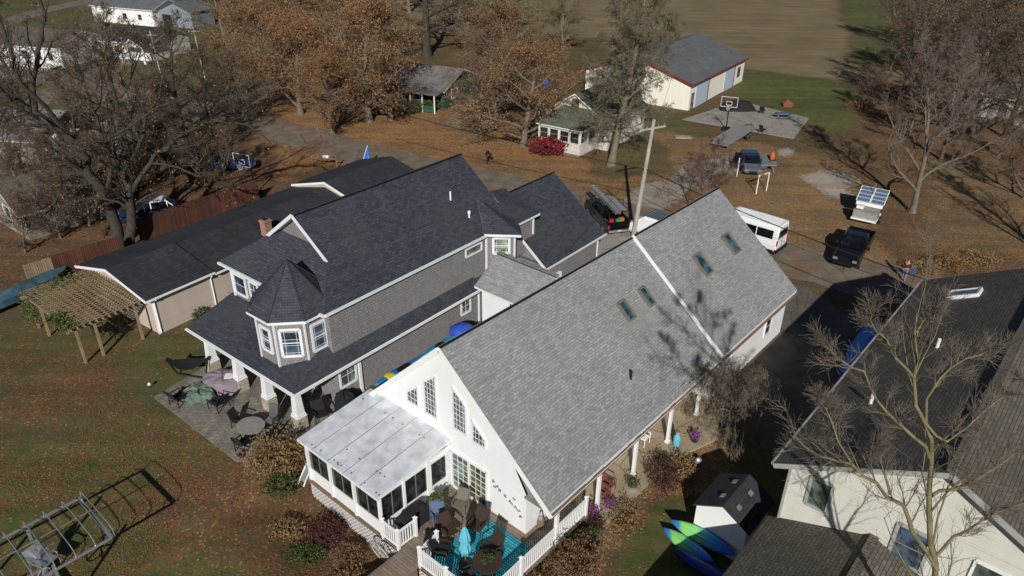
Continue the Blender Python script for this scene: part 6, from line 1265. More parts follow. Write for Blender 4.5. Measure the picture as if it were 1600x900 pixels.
# deck of the white house
dw = lambda b_, a_: FW.w(b_, a_)
t = wt('patio_umbrella', 'closed turquoise parasol standing on the deck in front of the table', 'umbrella', dw(-15.1, 14.75).x, dw(-15.1, 14.75).y); q = dw(-15.1, 14.75)
mb = MB(); mb.cyl(q.x, q.y, .5, 2.65, .025); mk('pole', mb, 'alu', t); mb = MB(); n_ = 24; prof = [(.03, 2.62), (.1, 2.45), (.17, 2.1), (.2, 1.85), (.15, 1.75), (.21, 1.4), (.19, 1.15)]
mb.loft([[(q.x+r_*(1+.35*math.cos(6*a))*math.cos(a), q.y+r_*(1+.35*math.cos(6*a))*math.sin(a), z_) for a in [2*math.pi*j/n_ for j in range(n_)]] for r_, z_ in prof]); mk('canopy', mb, 'turq', t, smooth=True); mb = MB(); mb.lathe(q.x, q.y, [(.3, .5), (.3, .56), (.05, .6)], 14); mk('base', mb, 'black', t)
M['rug'] = tiled('turquoise_striped_rug', (.02, .25, .32), (.04, .40, .48), (.01, .12, .18), 9, .12, gap=.02, stain=.1)
mb = MB(); mb.prism([tuple(FW.l(FW.w(b_, a_)))[:2]+(.515,) for b_, a_ in ((-16.35, 13.9), (-13.5, 13.9), (-13.5, 17.15), (-16.35, 17.15))], (0, 0, -.012)); solo('outdoor_rug', mb, 'rug', 'turquoise striped outdoor rug on the wooden deck', 'rug', FW, -15, 15.5)
table('brown wicker table with flowers near the deck corner', dw(-14.1, 15.0), .62, .72, 'brownwicker', 'brownwicker', .5)
shrub('flower_bunch', 'pale green potted succulent bunch in the middle of the wicker deck table', dw(-14.1, 15.0)+Vector((0, 0, 1.22)), .26, .26, .3, 500, 'paleleaf' if 'paleleaf' in M else 'greenleaf', .035, cat='plant')
DC = 'wicker chairs around the deck table'
for lab, b_, a_, r_, mt in (('brown wicker chair with high back right of the turquoise parasol', -14.6, 15.75, 190, 'brownwicker'), ('dark wicker chair at the left of the parasol near the railing gap', -16.05, 14.35, 60, 'blackcloth'), ('dark wicker armchair behind the parasol casting on the sliding door', -15.9, 16.3, 170, 'brownwicker'), ('low dark armchair beside the blue chair on the deck', -16.6, 15.3, 100, 'brownwicker'), ('brown wicker chair at the bottom edge of the deck by the railing', -14.3, 14.1, 20, 'brownwicker')):
    chair(lab, dw(b_, a_), R(r_+40.8), mt, 'brownwicker', .5, DC, 1.15, .6)
chair('slate blue plastic chair in front of the sunroom door', dw(-17.45, 15.55), R(160), 'slateblue', 'slateblue', .5, None, 1.15, .5)
chair('bronze wire chair by the sliding door', dw(-17.3, 16.7), R(200), 'bronze', 'bronze', .5, None, 1.0)
gq = dw(-18.25, 14.9); fr = FW
mb = MB(); mb.loft([[(-18.6, y, .5), (-17.95, y, .5), (-17.98, y, 1.15), (-18.12, y, hh), (-18.45, y, hh), (-18.58, y, 1.15)] for y, hh in ((14.0, 1.25), (14.2, 1.42), (15.3, 1.42), (15.5, 1.25))])
solo('covered_grill', mb, 'rim', 'long barbecue grill under a charcoal cover against the sunroom', 'grill', FW, -18.27, 14.75).data.materials[0] = M['blackcloth']
q = dw(-18.35, 13.85); solid('wire_plant_stand', 'white and black plant stand squeezed by the grill and corner railing', 'plant stand', q.x, q.y, [('shelf', lambda mb: mb.lathe(q.x, q.y, [(.2, 1.0), (.2, 1.04), (.02, 1.04)], 10), 'alu'), ('legs', lambda mb: [mb.bar((q.x+a*.15, q.y+b2*.15, .5), (q.x+a*.15, q.y+b2*.15, 1.0), .03, .03) for a in (-1, 1) for b2 in (-1, 1)], 'darkmetal')])
q = dw(-18.0, 15.95); solid('planter', 'white planter box with ferns on the deck by the sunroom window', 'planter', q.x, q.y, [('box', lambda mb: mb.box(q.x-.25, q.x+.25, q.y-.2, q.y+.2, .5, 1.35), 'white'), ('ferns', lambda mb: mb.leafs([(q.x+random.Random(k).uniform(-.3, .3), q.y+random.Random(k+99).uniform(-.25, .25), 1.38+random.Random(k+7).uniform(0, .16)) for k in range(160)], .06, random.Random(1)), 'greenleaf')])
q = dw(-14.05, 18.35); solid('garden_statue', 'small grey statue on a wooden stump beside the porch wall', 'statue', q.x, q.y, [('stump', lambda mb: mb.lathe(q.x, q.y, [(.18, .5), (.15, .9), (.02, .9)], 10), 'wood'), ('figure', lambda mb: mb.lathe(q.x, q.y, [(.1, .9), (.12, 1.0), (.07, 1.15), (.09, 1.25), (.03, 1.38), (.01, 1.4)], 10), 'alu')])
# wagon wheel on lattice
mb = MB(); c0 = (-18.45, 13.0, .15)
mb.tube([(c0[0]+.6*math.cos(a), c0[1]-.12*math.sin(a), c0[2]+.6*math.sin(a)) for a in [2*math.pi*j/28 for j in range(29)]], .035, 6, caps=False); solo_t = thing('wagon_wheel', 'old wooden wagon wheel leaning on the white lattice skirting', 'wagon wheel', FW, -18.35, 13.15); mk('rim', mb, 'poleconcrete', solo_t); mb = MB()
for j in range(12): a = 2*math.pi*j/12; mb.bar(c0, (c0[0]+.6*math.cos(a), c0[1]-.12*math.sin(a), c0[2]+.6*math.sin(a)), .03, .03)
mk('spokes', mb, 'poleconcrete', solo_t); mb = MB(); mb.ball(c0, (.09, .09, .09), 8, 5); mk('hub', mb, 'poleconcrete', solo_t)
# white bench end / downspout splash at sunroom back
q = dw(-24.6, 13.6); solid('folded_lawn_chair', 'white folded lawn chair leaning at the sunroom corner by the hedge', 'lawn chair', q.x, q.y, [('frame', lambda mb: [mb.bar((q.x-.3, q.y-.3, 0), (q.x+.1, q.y+.1, .9), .05, .05), mb.bar((q.x, q.y-.5, 0), (q.x+.4, q.y-.1, .9), .05, .05)], 'white'), ('seat', lambda mb: mb.prism([(q.x-.2, q.y-.25, .2), (q.x+.1, q.y-.45, .2), (q.x+.35, q.y-.15, .75), (q.x+.05, q.y+.05, .75)], (0, 0, -.03)), 'alu')])
# things along the side porch
chair('dark red adirondack chair by the second porch column', FW.w(-13.35, 22.45), R(130), 'terracotta', 'terracotta', .1, 'red chairs on the side porch'); chair('small dark red chair nearer the flower pots on the side porch', FW.w(-13.15, 21.85), R(130), 'maroonpaint' if 'maroonpaint' in M else 'terracotta', 'terracotta', .1, 'red chairs on the side porch', .8)
chair('white plastic chair on the tan pad behind the third porch column', FW.w(-13.9, 26.4), R(130), 'white', 'white', .1, None, .9)
q = FW.w(-12.55, 27.4); solid('garden_gnome', 'little blue and white garden figure beside a porch column', 'garden figure', q.x, q.y, [('body', lambda mb: mb.lathe(q.x, q.y, [(.16, .1), (.18, .6), (.1, .8), (.02, .85)], 10), 'turq'), ('head', lambda mb: mb.ball((q.x, q.y, .93), (.1, .1, .11), 8, 6), 'skin'), ('hat', lambda mb: mb.lathe(q.x, q.y, [(.12, 1.0), (.02, 1.15)], 8), 'terracotta')])
for k, (b_, a_, lf, lb) in enumerate(((-12.5, 23.3, 'greenleaf', 'bright green plant in a pale pot by the third porch column'), (-12.1, 19.6, 'greenleaf', 'green leafy pot plant beside the white railing end'), (-12.9, 20.6, 'purpleleaf', 'purple flowering pot at the foot of the first free porch column'), (-12.6, 21.5, 'purpleleaf', 'purple flowers in a pot between the red chair and the bed'), (-12.0, 28.3, 'purpleleaf', 'pot of magenta flowers on a stand on the tan pad'))):
    q = FW.w(b_, a_); t = wt('potted_plant', lb, 'potted plant', q.x, q.y, 'pots along the side porch'); mb = MB(); mb.lathe(q.x, q.y, [(.14, 0), (.22, .35), (.19, .35), (.02, .3)], 12); mk('pot', mb, ['alu', 'slateblue', 'terracotta', 'greytable', 'darkmetal'][k], t)
    mb = MB(); rg_ = random.Random(k); mb.leafs([(q.x+rg_.gauss(0, .15), q.y+rg_.gauss(0, .15), .42+abs(rg_.gauss(0, .13))) for _ in range(260)], .05, rg_); mk('leaves', mb, lf, t)
# blue boat / tub in the shadow by the cream house
p, q = G(1334, 568, .9), G(1372, 505, .9); d_ = q-p; mid = (p+q)/2; az_ = math.degrees(math.atan2(d_.x, d_.y)); fr = Frame(az_); l = fr.l(mid); Lh = d_.length/2
t = thing('blue_boat', 'blue covered jon boat in the deep shade along the cream house', 'boat', fr, l[0], l[1]); mb = MB(); mb.loft([[(l[0]-w_, l[1]+y, .3), (l[0]+w_, l[1]+y, .3), (l[0]+w_*1.1, l[1]+y, .8), (l[0], l[1]+y, zt), (l[0]-w_*1.1, l[1]+y, .8)] for y, w_, zt in ((-Lh-1, .45, .95), (-Lh*.4, .65, 1.1), (Lh*.6, .6, 1.1), (Lh, .35, .95))]); M['brightblue'] = plain('bright_blue_cover', (.02, .20, .75), .5); mk('cover', mb, 'brightblue', t); mb = MB(); mb.box(l[0]-.4, l[0]+.4, l[1]-Lh, l[1]+Lh*.8, 0, .3); mk('cradle', mb, 'wood', t)
q = G(1090, 727); solid('garden_stone', 'small pale stone catching light in the shed shadow', 'stone', q.x, q.y, [('stone', lambda mb: mb.ball((q.x, q.y, .25), (.2, .17, .26), 8, 6), 'alu')])
# boat lift canopy frame bottom left
cl = thing('boat_lift', 'galvanised boat lift frame with arched canopy bows and hand wheel on the lawn', 'boat lift', FW, -26.8, 3); zc = 2.35
b0, b1, a1_, a0_ = -28.4, -25.25, 5.35, -1.2; mb = MB()
for b_ in (b0, b1): mb.bar((b_, a0_, zc), (b_, a1_, zc), .07, .09)
mb.bar((b0, a1_, zc), (b1, a1_, zc), .12, .1); mb.bar(((b0+b1)/2, a0_, zc+.42), ((b0+b1)/2, a1_, zc+.42), .03, .03); mk('top_frame', mb, 'alu', cl)
for k in range(9):
    a_ = a1_+.12-.72*k; mb = MB(); mb.tube([(b0, a_, zc), (b0+.05, a_, zc+.32), (b0+.3, a_, zc+.42), ((b0+b1)/2, a_, zc+.47), (b1-.3, a_, zc+.42), (b1-.05, a_, zc+.32), (b1, a_, zc)], .022, 6); mk('canopy_bow', mb, 'alu', cl)
for b_ in (b0+.3, b1-.3):
    for a_ in (3.3, .2): mb = MB(); mb.bar((b_, a_, 0), (b_, a_, zc), .1, .1); mk('leg', mb, 'alu', cl)
mb = MB(); mb.bar((b0, 3.3, .35), (b1, 3.3, .35), .1, .14); mb.bar((b0, .2, .35), (b1, .2, .35), .1, .14); mb.bar((b0+.3, 3.3, .2), (b0+.3, -.5, .2), .08, .1); mb.bar((b1-.3, 3.3, .2), (b1-.3, -.5, .2), .08, .1); mb.bar((b1-.3, 3.3, .5), (b1-.3, .2, 2.1), .05, .05); mk('lower_frame', mb, 'alu', cl)
mb = MB(); wc = (b1-.55, 2.9, 1.75)
mb.tube([(wc[0]+.42*math.cos(a), wc[1]+.3*math.sin(a), wc[2]+.28*math.sin(a)) for a in [2*math.pi*j/24 for j in range(25)]], .025, 6, caps=False)
for j in range(3): a = 2*math.pi*j/3+.5; mb.bar(wc, (wc[0]+.42*math.cos(a), wc[1]+.3*math.sin(a), wc[2]+.28*math.sin(a)), .08, .03)
mb.bar(wc, (b1-.3, 3.3, 1.3), .06, .06); mk('hand_wheel', mb, 'alu', cl)
mb = MB(); mb.box(b0+.5, b1-.9, .2, 1.9, .55, .62); t2 = solo('aluminium_seat', mb, 'navy', 'blue pad resting on the boat lift lower frame', 'pad', FW, -27.2, 1)
chair('grey metal lawn chair standing inside the boat lift frame', FW.w(-27.9, 3.4), R(110), 'alu', 'alu', .3, None, 1.3)
q = FW.w(-28.2, -.1)
# person
pp = G(1411, 438); t = bpy.data.objects.new('person', None)
def skinfig(name, joints, edges, mat, root=0, sub=2):
    me = bpy.data.meshes.new(name); me.from_pydata([j[:3] for j in joints], edges, []); o = bpy.data.objects.new(name, me); C.objects.link(o)
    sk = o.modifiers.new('skin', 'SKIN'); 
    if not me.skin_vertices: bpy.context.view_layer.objects.active = o
    for i, j in enumerate(joints): v_ = me.skin_vertices[0].data[i]; v_.radius = (j[3], j[4] if len(j) > 4 else j[3]); v_.use_root = (i == root)
    sb = o.modifiers.new('sub', 'SUBSURF'); sb.levels = sb.render_levels = sub; me.materials.append(M[mat]); return o
J = [(0, 0, .95, .15, .11), (0, -.02, 1.2, .14, .1), (0, 0, 1.42, .13, .09), (0, .02, 1.53, .055), (0, .04, 1.62, .08), (0, .05, 1.72, .075),
     (-.09, 0, .88, .085), (-.11, .05, .5, .06), (-.12, 0, .09, .045), (-.12, .13, .04, .04), (.09, 0, .88, .085), (.13, -.04, .5, .06), (.16, -.12, .09, .045), (.17, .02, .04, .04),
     (-.19, 0, 1.4, .055), (-.26, .08, 1.15, .042), (-.2, .3, 1.05, .034), (-.16, .38, 1.05, .035), (.19, 0, 1.4, .055), (.28, .1, 1.16, .042), (.24, .34, 1.1, .034), (.2, .42, 1.12, .035)]
E_ = [(0, 1), (1, 2), (2, 3), (3, 4), (4, 5), (0, 6), (6, 7), (7, 8), (8, 9), (0, 10), (10, 11), (11, 12), (12, 13), (2, 14), (14, 15), (15, 16), (16, 17), (2, 18), (18, 19), (19, 20), (20, 21)]
per = skinfig('person', J, E_, 'skin'); per.location = (pp.x, pp.y, .0); per.rotation_euler = (0, 0, R(-60)); tag(per, 'person in a maroon top and grey jeans holding a blue jacket at the road edge', 'person')
M['maroon'] = plain('maroon_cloth', (.10, .02, .03), .9); M['jeans'] = plain('grey_jeans', (.16, .18, .22), .9); M['hair'] = plain('auburn_hair', (.12, .04, .02), .9); M['jacketblue'] = plain('blue_jacket', (.07, .10, .22), .9)
def grow(idx, ed, k, mat, nm):
    jj = [J[i] for i in idx]; m_ = {v: n for n, v in enumerate(idx)}; o = skinfig(nm, [(j[0], j[1], j[2], j[3]*k+.006, (j[4] if len(j) > 4 else j[3])*k+.006) for j in jj], [(m_[a], m_[b_]) for a, b_ in ed], mat); o.parent = per; return o
grow([0, 1, 2, 14, 15, 18, 19], [(0, 1), (1, 2), (2, 14), (14, 15), (2, 18), (18, 19)], 1.12, 'maroon', 'shirt'); grow([0, 6, 7, 8, 10, 11, 12], [(0, 6), (6, 7), (7, 8), (0, 10), (10, 11), (11, 12)], 1.1, 'jeans', 'trousers')
mb = MB(); mb.ball((0, .02, 1.73), (.1, .11, .1), 12, 8); hr = mk('hair', mb, 'hair', None); hr.parent = per
for s_ in (-1, 1): mb = MB(); mb.ball((-.0+s_*.035, .125, 1.68), (.012, .008, .01), 8, 5); e_ = mk('eye', mb, 'black', None); e_.parent = per
mb = MB(); mb.loft([[(.1, .35, 1.15), (.35, .38, 1.15), (.36, .45, 1.12), (.1, .44, 1.12)], [(.12, .36, .85), (.42, .38, .8), (.42, .5, .8), (.12, .48, .85)], [(.15, .36, .55), (.38, .38, .5), (.38, .46, .5), (.15, .46, .55)]]); jk = mk('jacket', mb, 'jacketblue', None); jk.location = per.location; jk.rotation_euler = per.rotation_euler; tag(jk, 'blue jacket held out in the hands of the person by the road', 'jacket')
# ================================================================ TREES
treekind('oak', 'bark', 'twig', 'oakleaf', seed=1, h=14.5, r=.4, trunkfrac=.08, limbs=15, n2=8, n3=8, n4=3, spread=1.0, l1=.56, leaves=12000, leafsize=.10, twigr=.016, leafspread=.45, kr=.5)
treekind('oak2', 'bark', 'twig', 'brownleaf', seed=2, h=14, r=.38, trunkfrac=.07, limbs=14, n2=9, n3=8, n4=4, spread=1.0, l1=.55, leaves=4500, leafsize=.10, twigr=.015, leafspread=.5, kr=.5)
treekind('oak3', 'bark', 'olivetwig', 'olivetan', seed=12, h=14, r=.38, trunkfrac=.07, limbs=14, n2=9, n3=8, n4=4, spread=1.0, l1=.55, leaves=7000, leafsize=.10, twigr=.015, leafspread=.5, kr=.5)
treekind('olive', 'olivebark', 'olivetwig', None, seed=3, h=20, r=.42, trunkfrac=.17, limbs=44, n2=12, n3=10, n4=4, spread=.95, l1=.25, taper=.25, lr=.26, kr=.5, leaves=0, twigr=.017, up=.05, droop=-.05, wob=.18)
treekind('bare', 'bark', 'twig', None, seed=4, h=14, r=.24, trunkfrac=.14, limbs=11, n2=9, n3=8, n4=5, spread=.62, l1=.55, up=.55, twigr=.015, kr=.5)
treekind('baredark', 'darkbark', 'mauvetwig', 'brownleaf', seed=5, h=15, r=.36, trunkfrac=.16, limbs=13, n2=9, n3=8, n4=5, spread=.9, l1=.52, leaves=1800, leafsize=.09, twigr=.013, leafspread=.4, kr=.5)
treekind('thicket', 'bark', 'mauvetwig', 'brownleaf', seed=6, h=11, r=.2, trunkfrac=.07, limbs=14, n2=9, n3=9, n4=5, spread=.8, l1=.55, up=.35, leaves=3500, leafsize=.08, twigr=.012, leafspread=.5, kr=.5)
treekind('brush', 'darkbark', 'redtwig', None, seed=7, h=3.2, r=.04, trunkfrac=.05, limbs=12, n2=5, n3=5, n4=3, spread=.9, l1=.75, up=.4, twigr=.007)
rt = random.Random(11)
def tr(key, u, v, label, group, s=1.0, dz=0):
    p = G(u, v); k = rt.uniform(1.08, 1.28) if key.startswith('oak') else 1.0; return place_tree(key, (p.x, p.y, -.05), label, group, (s*k, s*k*rt.uniform(.92, 1.08), s*rt.uniform(.92, 1.03)), rt.uniform(0, 6.28))
OG = 'rusty oaks around the green house'
for key, u, v, s, lb in (
    ('oak', 577, 190, .95, 'rusty oak whose trunk stands on the leaf carpet left of the green house'),
    ('oak', 470, 178, .82, 'rusty oak at the roadside left of the green house'),
    ('oak', 425, 150, .85, 'rusty oak beyond the side road junction, furthest left of the rusty group'),
    ('oak', 520, 128, .95, 'rusty oak directly behind the left end of the green house'),
    ('oak', 450, 85, .9, 'rusty oak on the far lawn behind the roadside oaks'),
    ('oak3', 590, 92, .95, 'brown oak behind the green house ridge, left of the thick trunk'),
    ('oak', 560, 45, .95, 'rusty oak deep behind the green house near the field edge'),
    ('oak3', 730, 60, .85, 'brown oak at the field edge right of the thick trunk'),
    ('oak3', 800, 60, .9, 'brown oak at the field edge behind the farmhouse oaks'),
    ('oak', 818, 228, .72, 'rusty oak whose trunk rises left of the crimson bush'),
    ('oak2', 775, 185, .75, 'brown oak between the green house and the farmhouse'),
    ('oak3', 770, 120, .85, 'brown oak on the lawn behind the farmhouse oaks'),
    ('oak3', 350, 55, .8, 'brown oak at the top left of the rusty group'),
    ('oak', 520, 208, .6, 'low rusty oak leaning over the roadside leaf carpet'),
    ('oak2', 385, 195, .62, 'low brown oak beside the side road mouth'),
    ('oak', 400, 105, .85, 'rusty oak in the middle of the far lawn left group'),
    ('oak2', 612, 188, .55, 'low brown oak directly in front of the left end of the green porch'),
    ('oak3', 640, 20, .9, 'brown oak deep behind the thick trunk at the top edge'),
    ('oak', 500, 20, .95, 'rusty oak at the top edge left of the deep brown one'),
    ('oak', 720, 20, .8, 'rusty oak at the top edge right of the thick trunk'),
    ('oak', 785, 130, .75, 'rusty oak immediately left of the farmhouse gable'),
    ('oak2', 745, 195, .5, 'low brown oak by the gravel patch right of the green house'),
    ('oak3', 880, 78, .6, 'brown oak between the farmhouse roof and the barn'),
    ('oak2', 880, 40, .7, 'brown oak beside the barn at the field edge')):
    tr(key, u, v, lb, OG, s)
p = G(667, 88); place_tree('baredark', (p.x, p.y, 0), 'huge oak with very thick trunk behind the green house', OG, (2.0, 2.0, 1.5), 1.0)
tr('olive', 955, 258, 'tall olive-grey tree with dense twigs in front of the farmhouse', 'tall trees by the farmhouse', 1.0)
tr('olive', 985, 175, 'second olive-grey tree between the farmhouse and barn', 'tall trees by the farmhouse', .55)
BG = 'bare trees on the right bank'
for key, u, v, s, lb in (
    ('bare', 1425, 332, 1.0, 'bare fan-shaped tree with pale forked trunk behind the panel trailer'),
    ('baredark', 1500, 215, .95, 'dark bare tree standing in the leafy bank above the clearing'),
    ('thicket', 1450, 180, 1.1, 'dense brown thicket tree left of the dark bare tree'),
    ('baredark', 1410, 150, .85, 'dark bare tree whose shadow lies across the lawn by the slab'),
    ('thicket', 1350, 175, .5, 'small pinkish bush tree at the lawn edge near the slab'),
    ('baredark', 1570, 215, 1.0, 'dark tree in front of the pale stone house'),
    ('thicket', 1540, 150, 1.2, 'brown thicket tree behind the dark tree at the right'),
    ('baredark', 1480, 90, 1.1, 'tall dark tree at the top right by the field strip'),
    ('baredark', 1570, 70, 1.1, 'tall dark tree in the top right corner'),
    ('thicket', 1400, 70, 1.0, 'brown thicket tree at the field corner'),
    ('thicket', 1460, 30, 1.2, 'far brown thicket tree beyond the field corner'),
    ('baredark', 1660, 130, 1.1, 'dark tree leaning in over the right edge of the picture'),
    ('thicket', 1600, 310, .75, 'brown thicket tree at the right edge above the cream house roof'),
    ('bare', 1660, 420, .85, 'bare tree at the right edge rising behind the cream house roof'),
    ('thicket', 1500, 120, 1.1, 'brown thicket tree between the two tall dark trees'),
    ('thicket', 1390, 110, .8, 'brown thicket tree left of the shadowed lawn edge trees'),
    ('thicket', 1600, 170, 1.1, 'brown thicket tree above the pale stone house roof'),
    ('thicket', 1520, 30, 1.2, 'far brown thicket tree at the top edge, right'),
    ('thicket', 1420, 215, .75, 'brown thicket tree behind the fan-shaped bare tree'),
    ('baredark', 1450, 140, .9, 'dark tree rising behind the thicket above the clearing'),
    ('thicket', 1600, 30, 1.3, 'far brown thicket tree in the top right corner'),
    ('thicket', 1530, 210, .7, 'brown thicket tree right of the dark bare tree foot'),
    ('bare', 1470, 250, .8, 'pale bare tree between the fan-shaped tree and the clearing'),
    ('thicket', 1560, 245, .6, 'small thicket bush on the bare bank')):
    tr(key, u, v, lb, BG, s)
LG = 'trees in the left oak grove'
for key, u, v, s, lb in (
    ('baredark', 212, 300, .95, 'dark oak right of the giant trunks, beside the shaded cars'),
    ('baredark', 285, 205, .8, 'dark spreading oak beside the side road junction'),
    ('bare', 212, 212, 1.0, 'tall straight bare tree in front of the white bungalow'),
    ('baredark', 330, 215, .7, 'dark low tree between the side road and the cars'),
    ('thicket', 260, 262, .75, 'rust-leafed thicket around the grey car'),
    ('thicket', 120, 330, .55, 'rust-leafed thicket behind the small cream house'),
    ('baredark', 60, 235, .75, 'dark bare tree behind the low pale-roofed building'),
    ('bare', 20, 150, .9, 'bare tree before the ranch house at the far left'),
    ('thicket', 95, 372, .55, 'low brown thicket along the weathered fence end'),
    ('thicket', 140, 352, .6, 'low brown thicket between the small cream house and the giant trunks'),
    ('thicket', 70, 345, .62, 'brown thicket against the side wall of the small cream house'),
    ('thicket', 165, 300, .5, 'brown thicket behind the giant leaning trunk'),
    ('thicket', 320, 285, .5, 'rust-leafed thicket behind the brown fence near the dark blue car'),
    ('thicket', 245, 285, .6, 'rust-leafed thicket between the oak trunks and the grey car'),
    ('thicket', 40, 395, .45, 'low brown thicket beyond the end of the weathered fence'),
    ('thicket', 110, 310, .6, 'brown thicket over the back roof of the small cream house'),
    ('thicket', 30, 300, .7, 'brown thicket over the front gable of the small cream house'),
    ('thicket', 350, 275, .45, 'low thicket just left of the basketball hoop by the fence'),
    ('baredark', 170, 262, .8, 'dark oak between the giant limb and the shaded cars'),
    ('baredark', 30, 250, .6, 'dark bare tree over the small cream house')):
    tr(key, u, v, lb, LG, s)
# giant left oak built limb by limb in its own vertical plane
def planept(u, v, y):
    d = Vector(CR*(u-800)/F_PX + CU*(450-v)/F_PX + _fw); t_ = y/d.y; return Vector((0, 0, H))+d*t_
def skeltree(name, label, base, limbs, bark, twig, leaf, seed, group=None, **k):
    b0_ = G(*base); SK = []
    for pts, r0, r1 in limbs:
        SK.append(([tuple(planept(u, v, b0_.y+dy)-b0_) for u, v, dy in pts], r0, r1))
    t_, c_ = tree_mesh(seed, skel=SK, **k); o = bpy.data.objects.new(name, None); C.objects.link(o); o.location = b0_; tag(o, label, 'tree', group)
    for nm, me in (('trunk', npmesh('trunk', [t_], [bark])), ('crown', npmesh('crown', c_, [twig]+([leaf] if leaf else [])))):
        c = bpy.data.objects.new(nm, me); C.objects.link(c); c.parent = o
    return o
skeltree('tree', 'giant dark oak with long limb sweeping up left over the grey roofs', (186, 384), [
    ([(186, 387, 0), (172, 330, 0), (150, 285, -.5), (120, 235, -1), (100, 205, -1), (55, 178, -1.5), (10, 150, -2), (-80, 125, -2)], .46, .2),
    ([(55, 178, -1.5), (52, 120, -1), (66, 60, -1), (62, 0, 0), (80, -80, 0)], .2, .06),
    ([(100, 205, -1), (70, 165, -2), (32, 130, -3), (10, 60, -3), (-30, -40, -3)], .17, .05),
    ([(55, 178, -1.5), (90, 210, -3), (105, 228, -4), (145, 232, -5)], .12, .04),
    ([(150, 285, -.5), (95, 290, -2), (80, 325, -3), (62, 345, -4)], .13, .04),
    ([(160, 305, -.5), (180, 250, 1), (178, 200, 2), (165, 150, 2)], .17, .05),
    ([(120, 235, -1), (190, 205, -2), (240, 170, -3), (300, 150, -3)], .11, .04)],
    'darkbark', 'darktwig', 'brownleaf', 21, LG, n2=13, n3=8, n4=5, kr=.42, leaves=900, leafsize=.075, twigr=.010, leafspread=.45, up=.1)
skeltree('tree', 'short thick oak trunk at the fence gap with arching side limbs', (205, 390), [
    ([(205, 392, 0), (206, 350, 0), (202, 310, 0), (192, 270, 0), (170, 235, 0), (150, 180, 0)], .42, .1),
    ([(202, 310, 0), (235, 255, 1), (275, 215, 2), (330, 190, 3), (385, 195, 3), (425, 225, 3)], .2, .04),
    ([(192, 270, 0), (225, 210, 0), (250, 150, 0), (262, 90, 0)], .16, .04),
    ([(206, 330, 0), (160, 310, -1), (120, 315, -2), (95, 335, -2)], .12, .03),
    ([(235, 255, 1), (280, 262, 1), (330, 275, 1), (360, 300, 1)], .1, .03)],
    'darkbark', 'darktwig', 'oakleaf', 22, LG, n2=13, n3=8, n4=5, kr=.42, leaves=900, leafsize=.075, twigr=.010, leafspread=.45, up=.1)
# foreground bare tree at lower right
skeltree('tree', 'large bare tree with yellow lichen bark in front of the cream house', (1480, 1198), [
    ([(1480, 1200, 0), (1474, 1000, 0), (1462, 880, 0), (1452, 800, 0), (1455, 730, .2), (1445, 660, .2), (1428, 590, .3), (1431, 540, .3), (1433, 490, .3)], 0.1326, 0.0175),
    ([(1464, 890, 0), (1425, 830, -.2), (1412, 790, -.2), (1370, 755, -.4), (1330, 725, -.5), (1280, 712, -.6), (1240, 680, -.8)], 0.0663, 0.0126),
    ([(1391, 773, -.3), (1380, 735, 0), (1360, 700, 0), (1375, 690, 0)], 0.0351, 0.0098),
    ([(1452, 715, .2), (1430, 685, .2), (1405, 662, .2), (1370, 625, .3), (1350, 580, .3), (1312, 562, .3), (1290, 540, .3)], 0.0468, 0.0105),
    ([(1428, 590, .3), (1400, 560, .3), (1385, 530, .4), (1360, 500, .4), (1365, 480, .4)], 0.0390, 0.0084),
    ([(1455, 775, .2), (1490, 765, .3), (1525, 750, .5), (1565, 725, .8), (1620, 690, 1)], 0.0468, 0.0140),
    ([(1447, 665, .2), (1470, 590, .3), (1510, 560, .3), (1560, 540, .4)], 0.0351, 0.0084),
    ([(1462, 870, 0), (1510, 830, 0), (1560, 800, 0), (1620, 780, 0)], 0.0429, 0.0105),
    ([(1445, 660, .2), (1480, 690, 0), (1540, 640, -.2), (1590, 590, -.2)], 0.0351, 0.0084),
    ([(1333, 727, -.5), (1300, 660, -.5), (1270, 620, -.5)], 0.0273, 0.0070),
    ([(1432, 520, .3), (1455, 490, .3), (1470, 470, .3)], 0.0273, 0.0070)],
    'lichenbark', 'palewig', None, 31, None, n2=17, n3=8, n4=4, twigr=.0048, up=.4, wob=.13, kr=.42, sk=.42, ang=(.3, .75))
# weeping tree by the white house
b0_ = G(1135, 693); wt_, wc_ = tree_mesh(8, h=4.2, r=.15, trunkfrac=.45, limbs=15, n2=8, n3=8, n4=5, spread=1.1, up=.2, l1=.62, taper=.3, twigr=.006, wob=.30, droop=-.22, lr=.4, kr=.4, ang=(.4, 1.1))
rng = np.random.default_rng(8); fine = []
for j in range(240):
    az_ = rng.uniform(0, 6.28); rr = rng.uniform(.3, 2.4); s_ = np.array([math.cos(az_)*rr, math.sin(az_)*rr, 4.3-.35*rr+rng.normal(0, .35)]); l2 = rng.uniform(.6, 1.9); Q_ = []; w_ = rng.normal(0, .25, 2)
    for m_ in range(8): f = m_/7; Q_.append(s_+np.array([(math.cos(az_)+w_[0])*l2*.35*f, (math.sin(az_)+w_[1])*l2*.35*f, .12*f-l2*f*f])+rng.normal(0, .035, 3))
    fine.append((Q_, [.009]*4+[.006]*4))
    for h_ in range(3): c_ = _branch(rng, Q_[rng.integers(1, 7)], (rng.normal(0, 1), rng.normal(0, 1), -.6), rng.uniform(.2, .5), .006, .005, 3, .3, -.15); fine.append((c_[0], c_[1]))
v2, f2 = ring_tubes(fine, 3)
o = bpy.data.objects.new('weeping_tree', None); C.objects.link(o); o.location = b0_; tag(o, 'leafless weeping tree with reddish hanging twigs beside the white house gutter', 'tree')
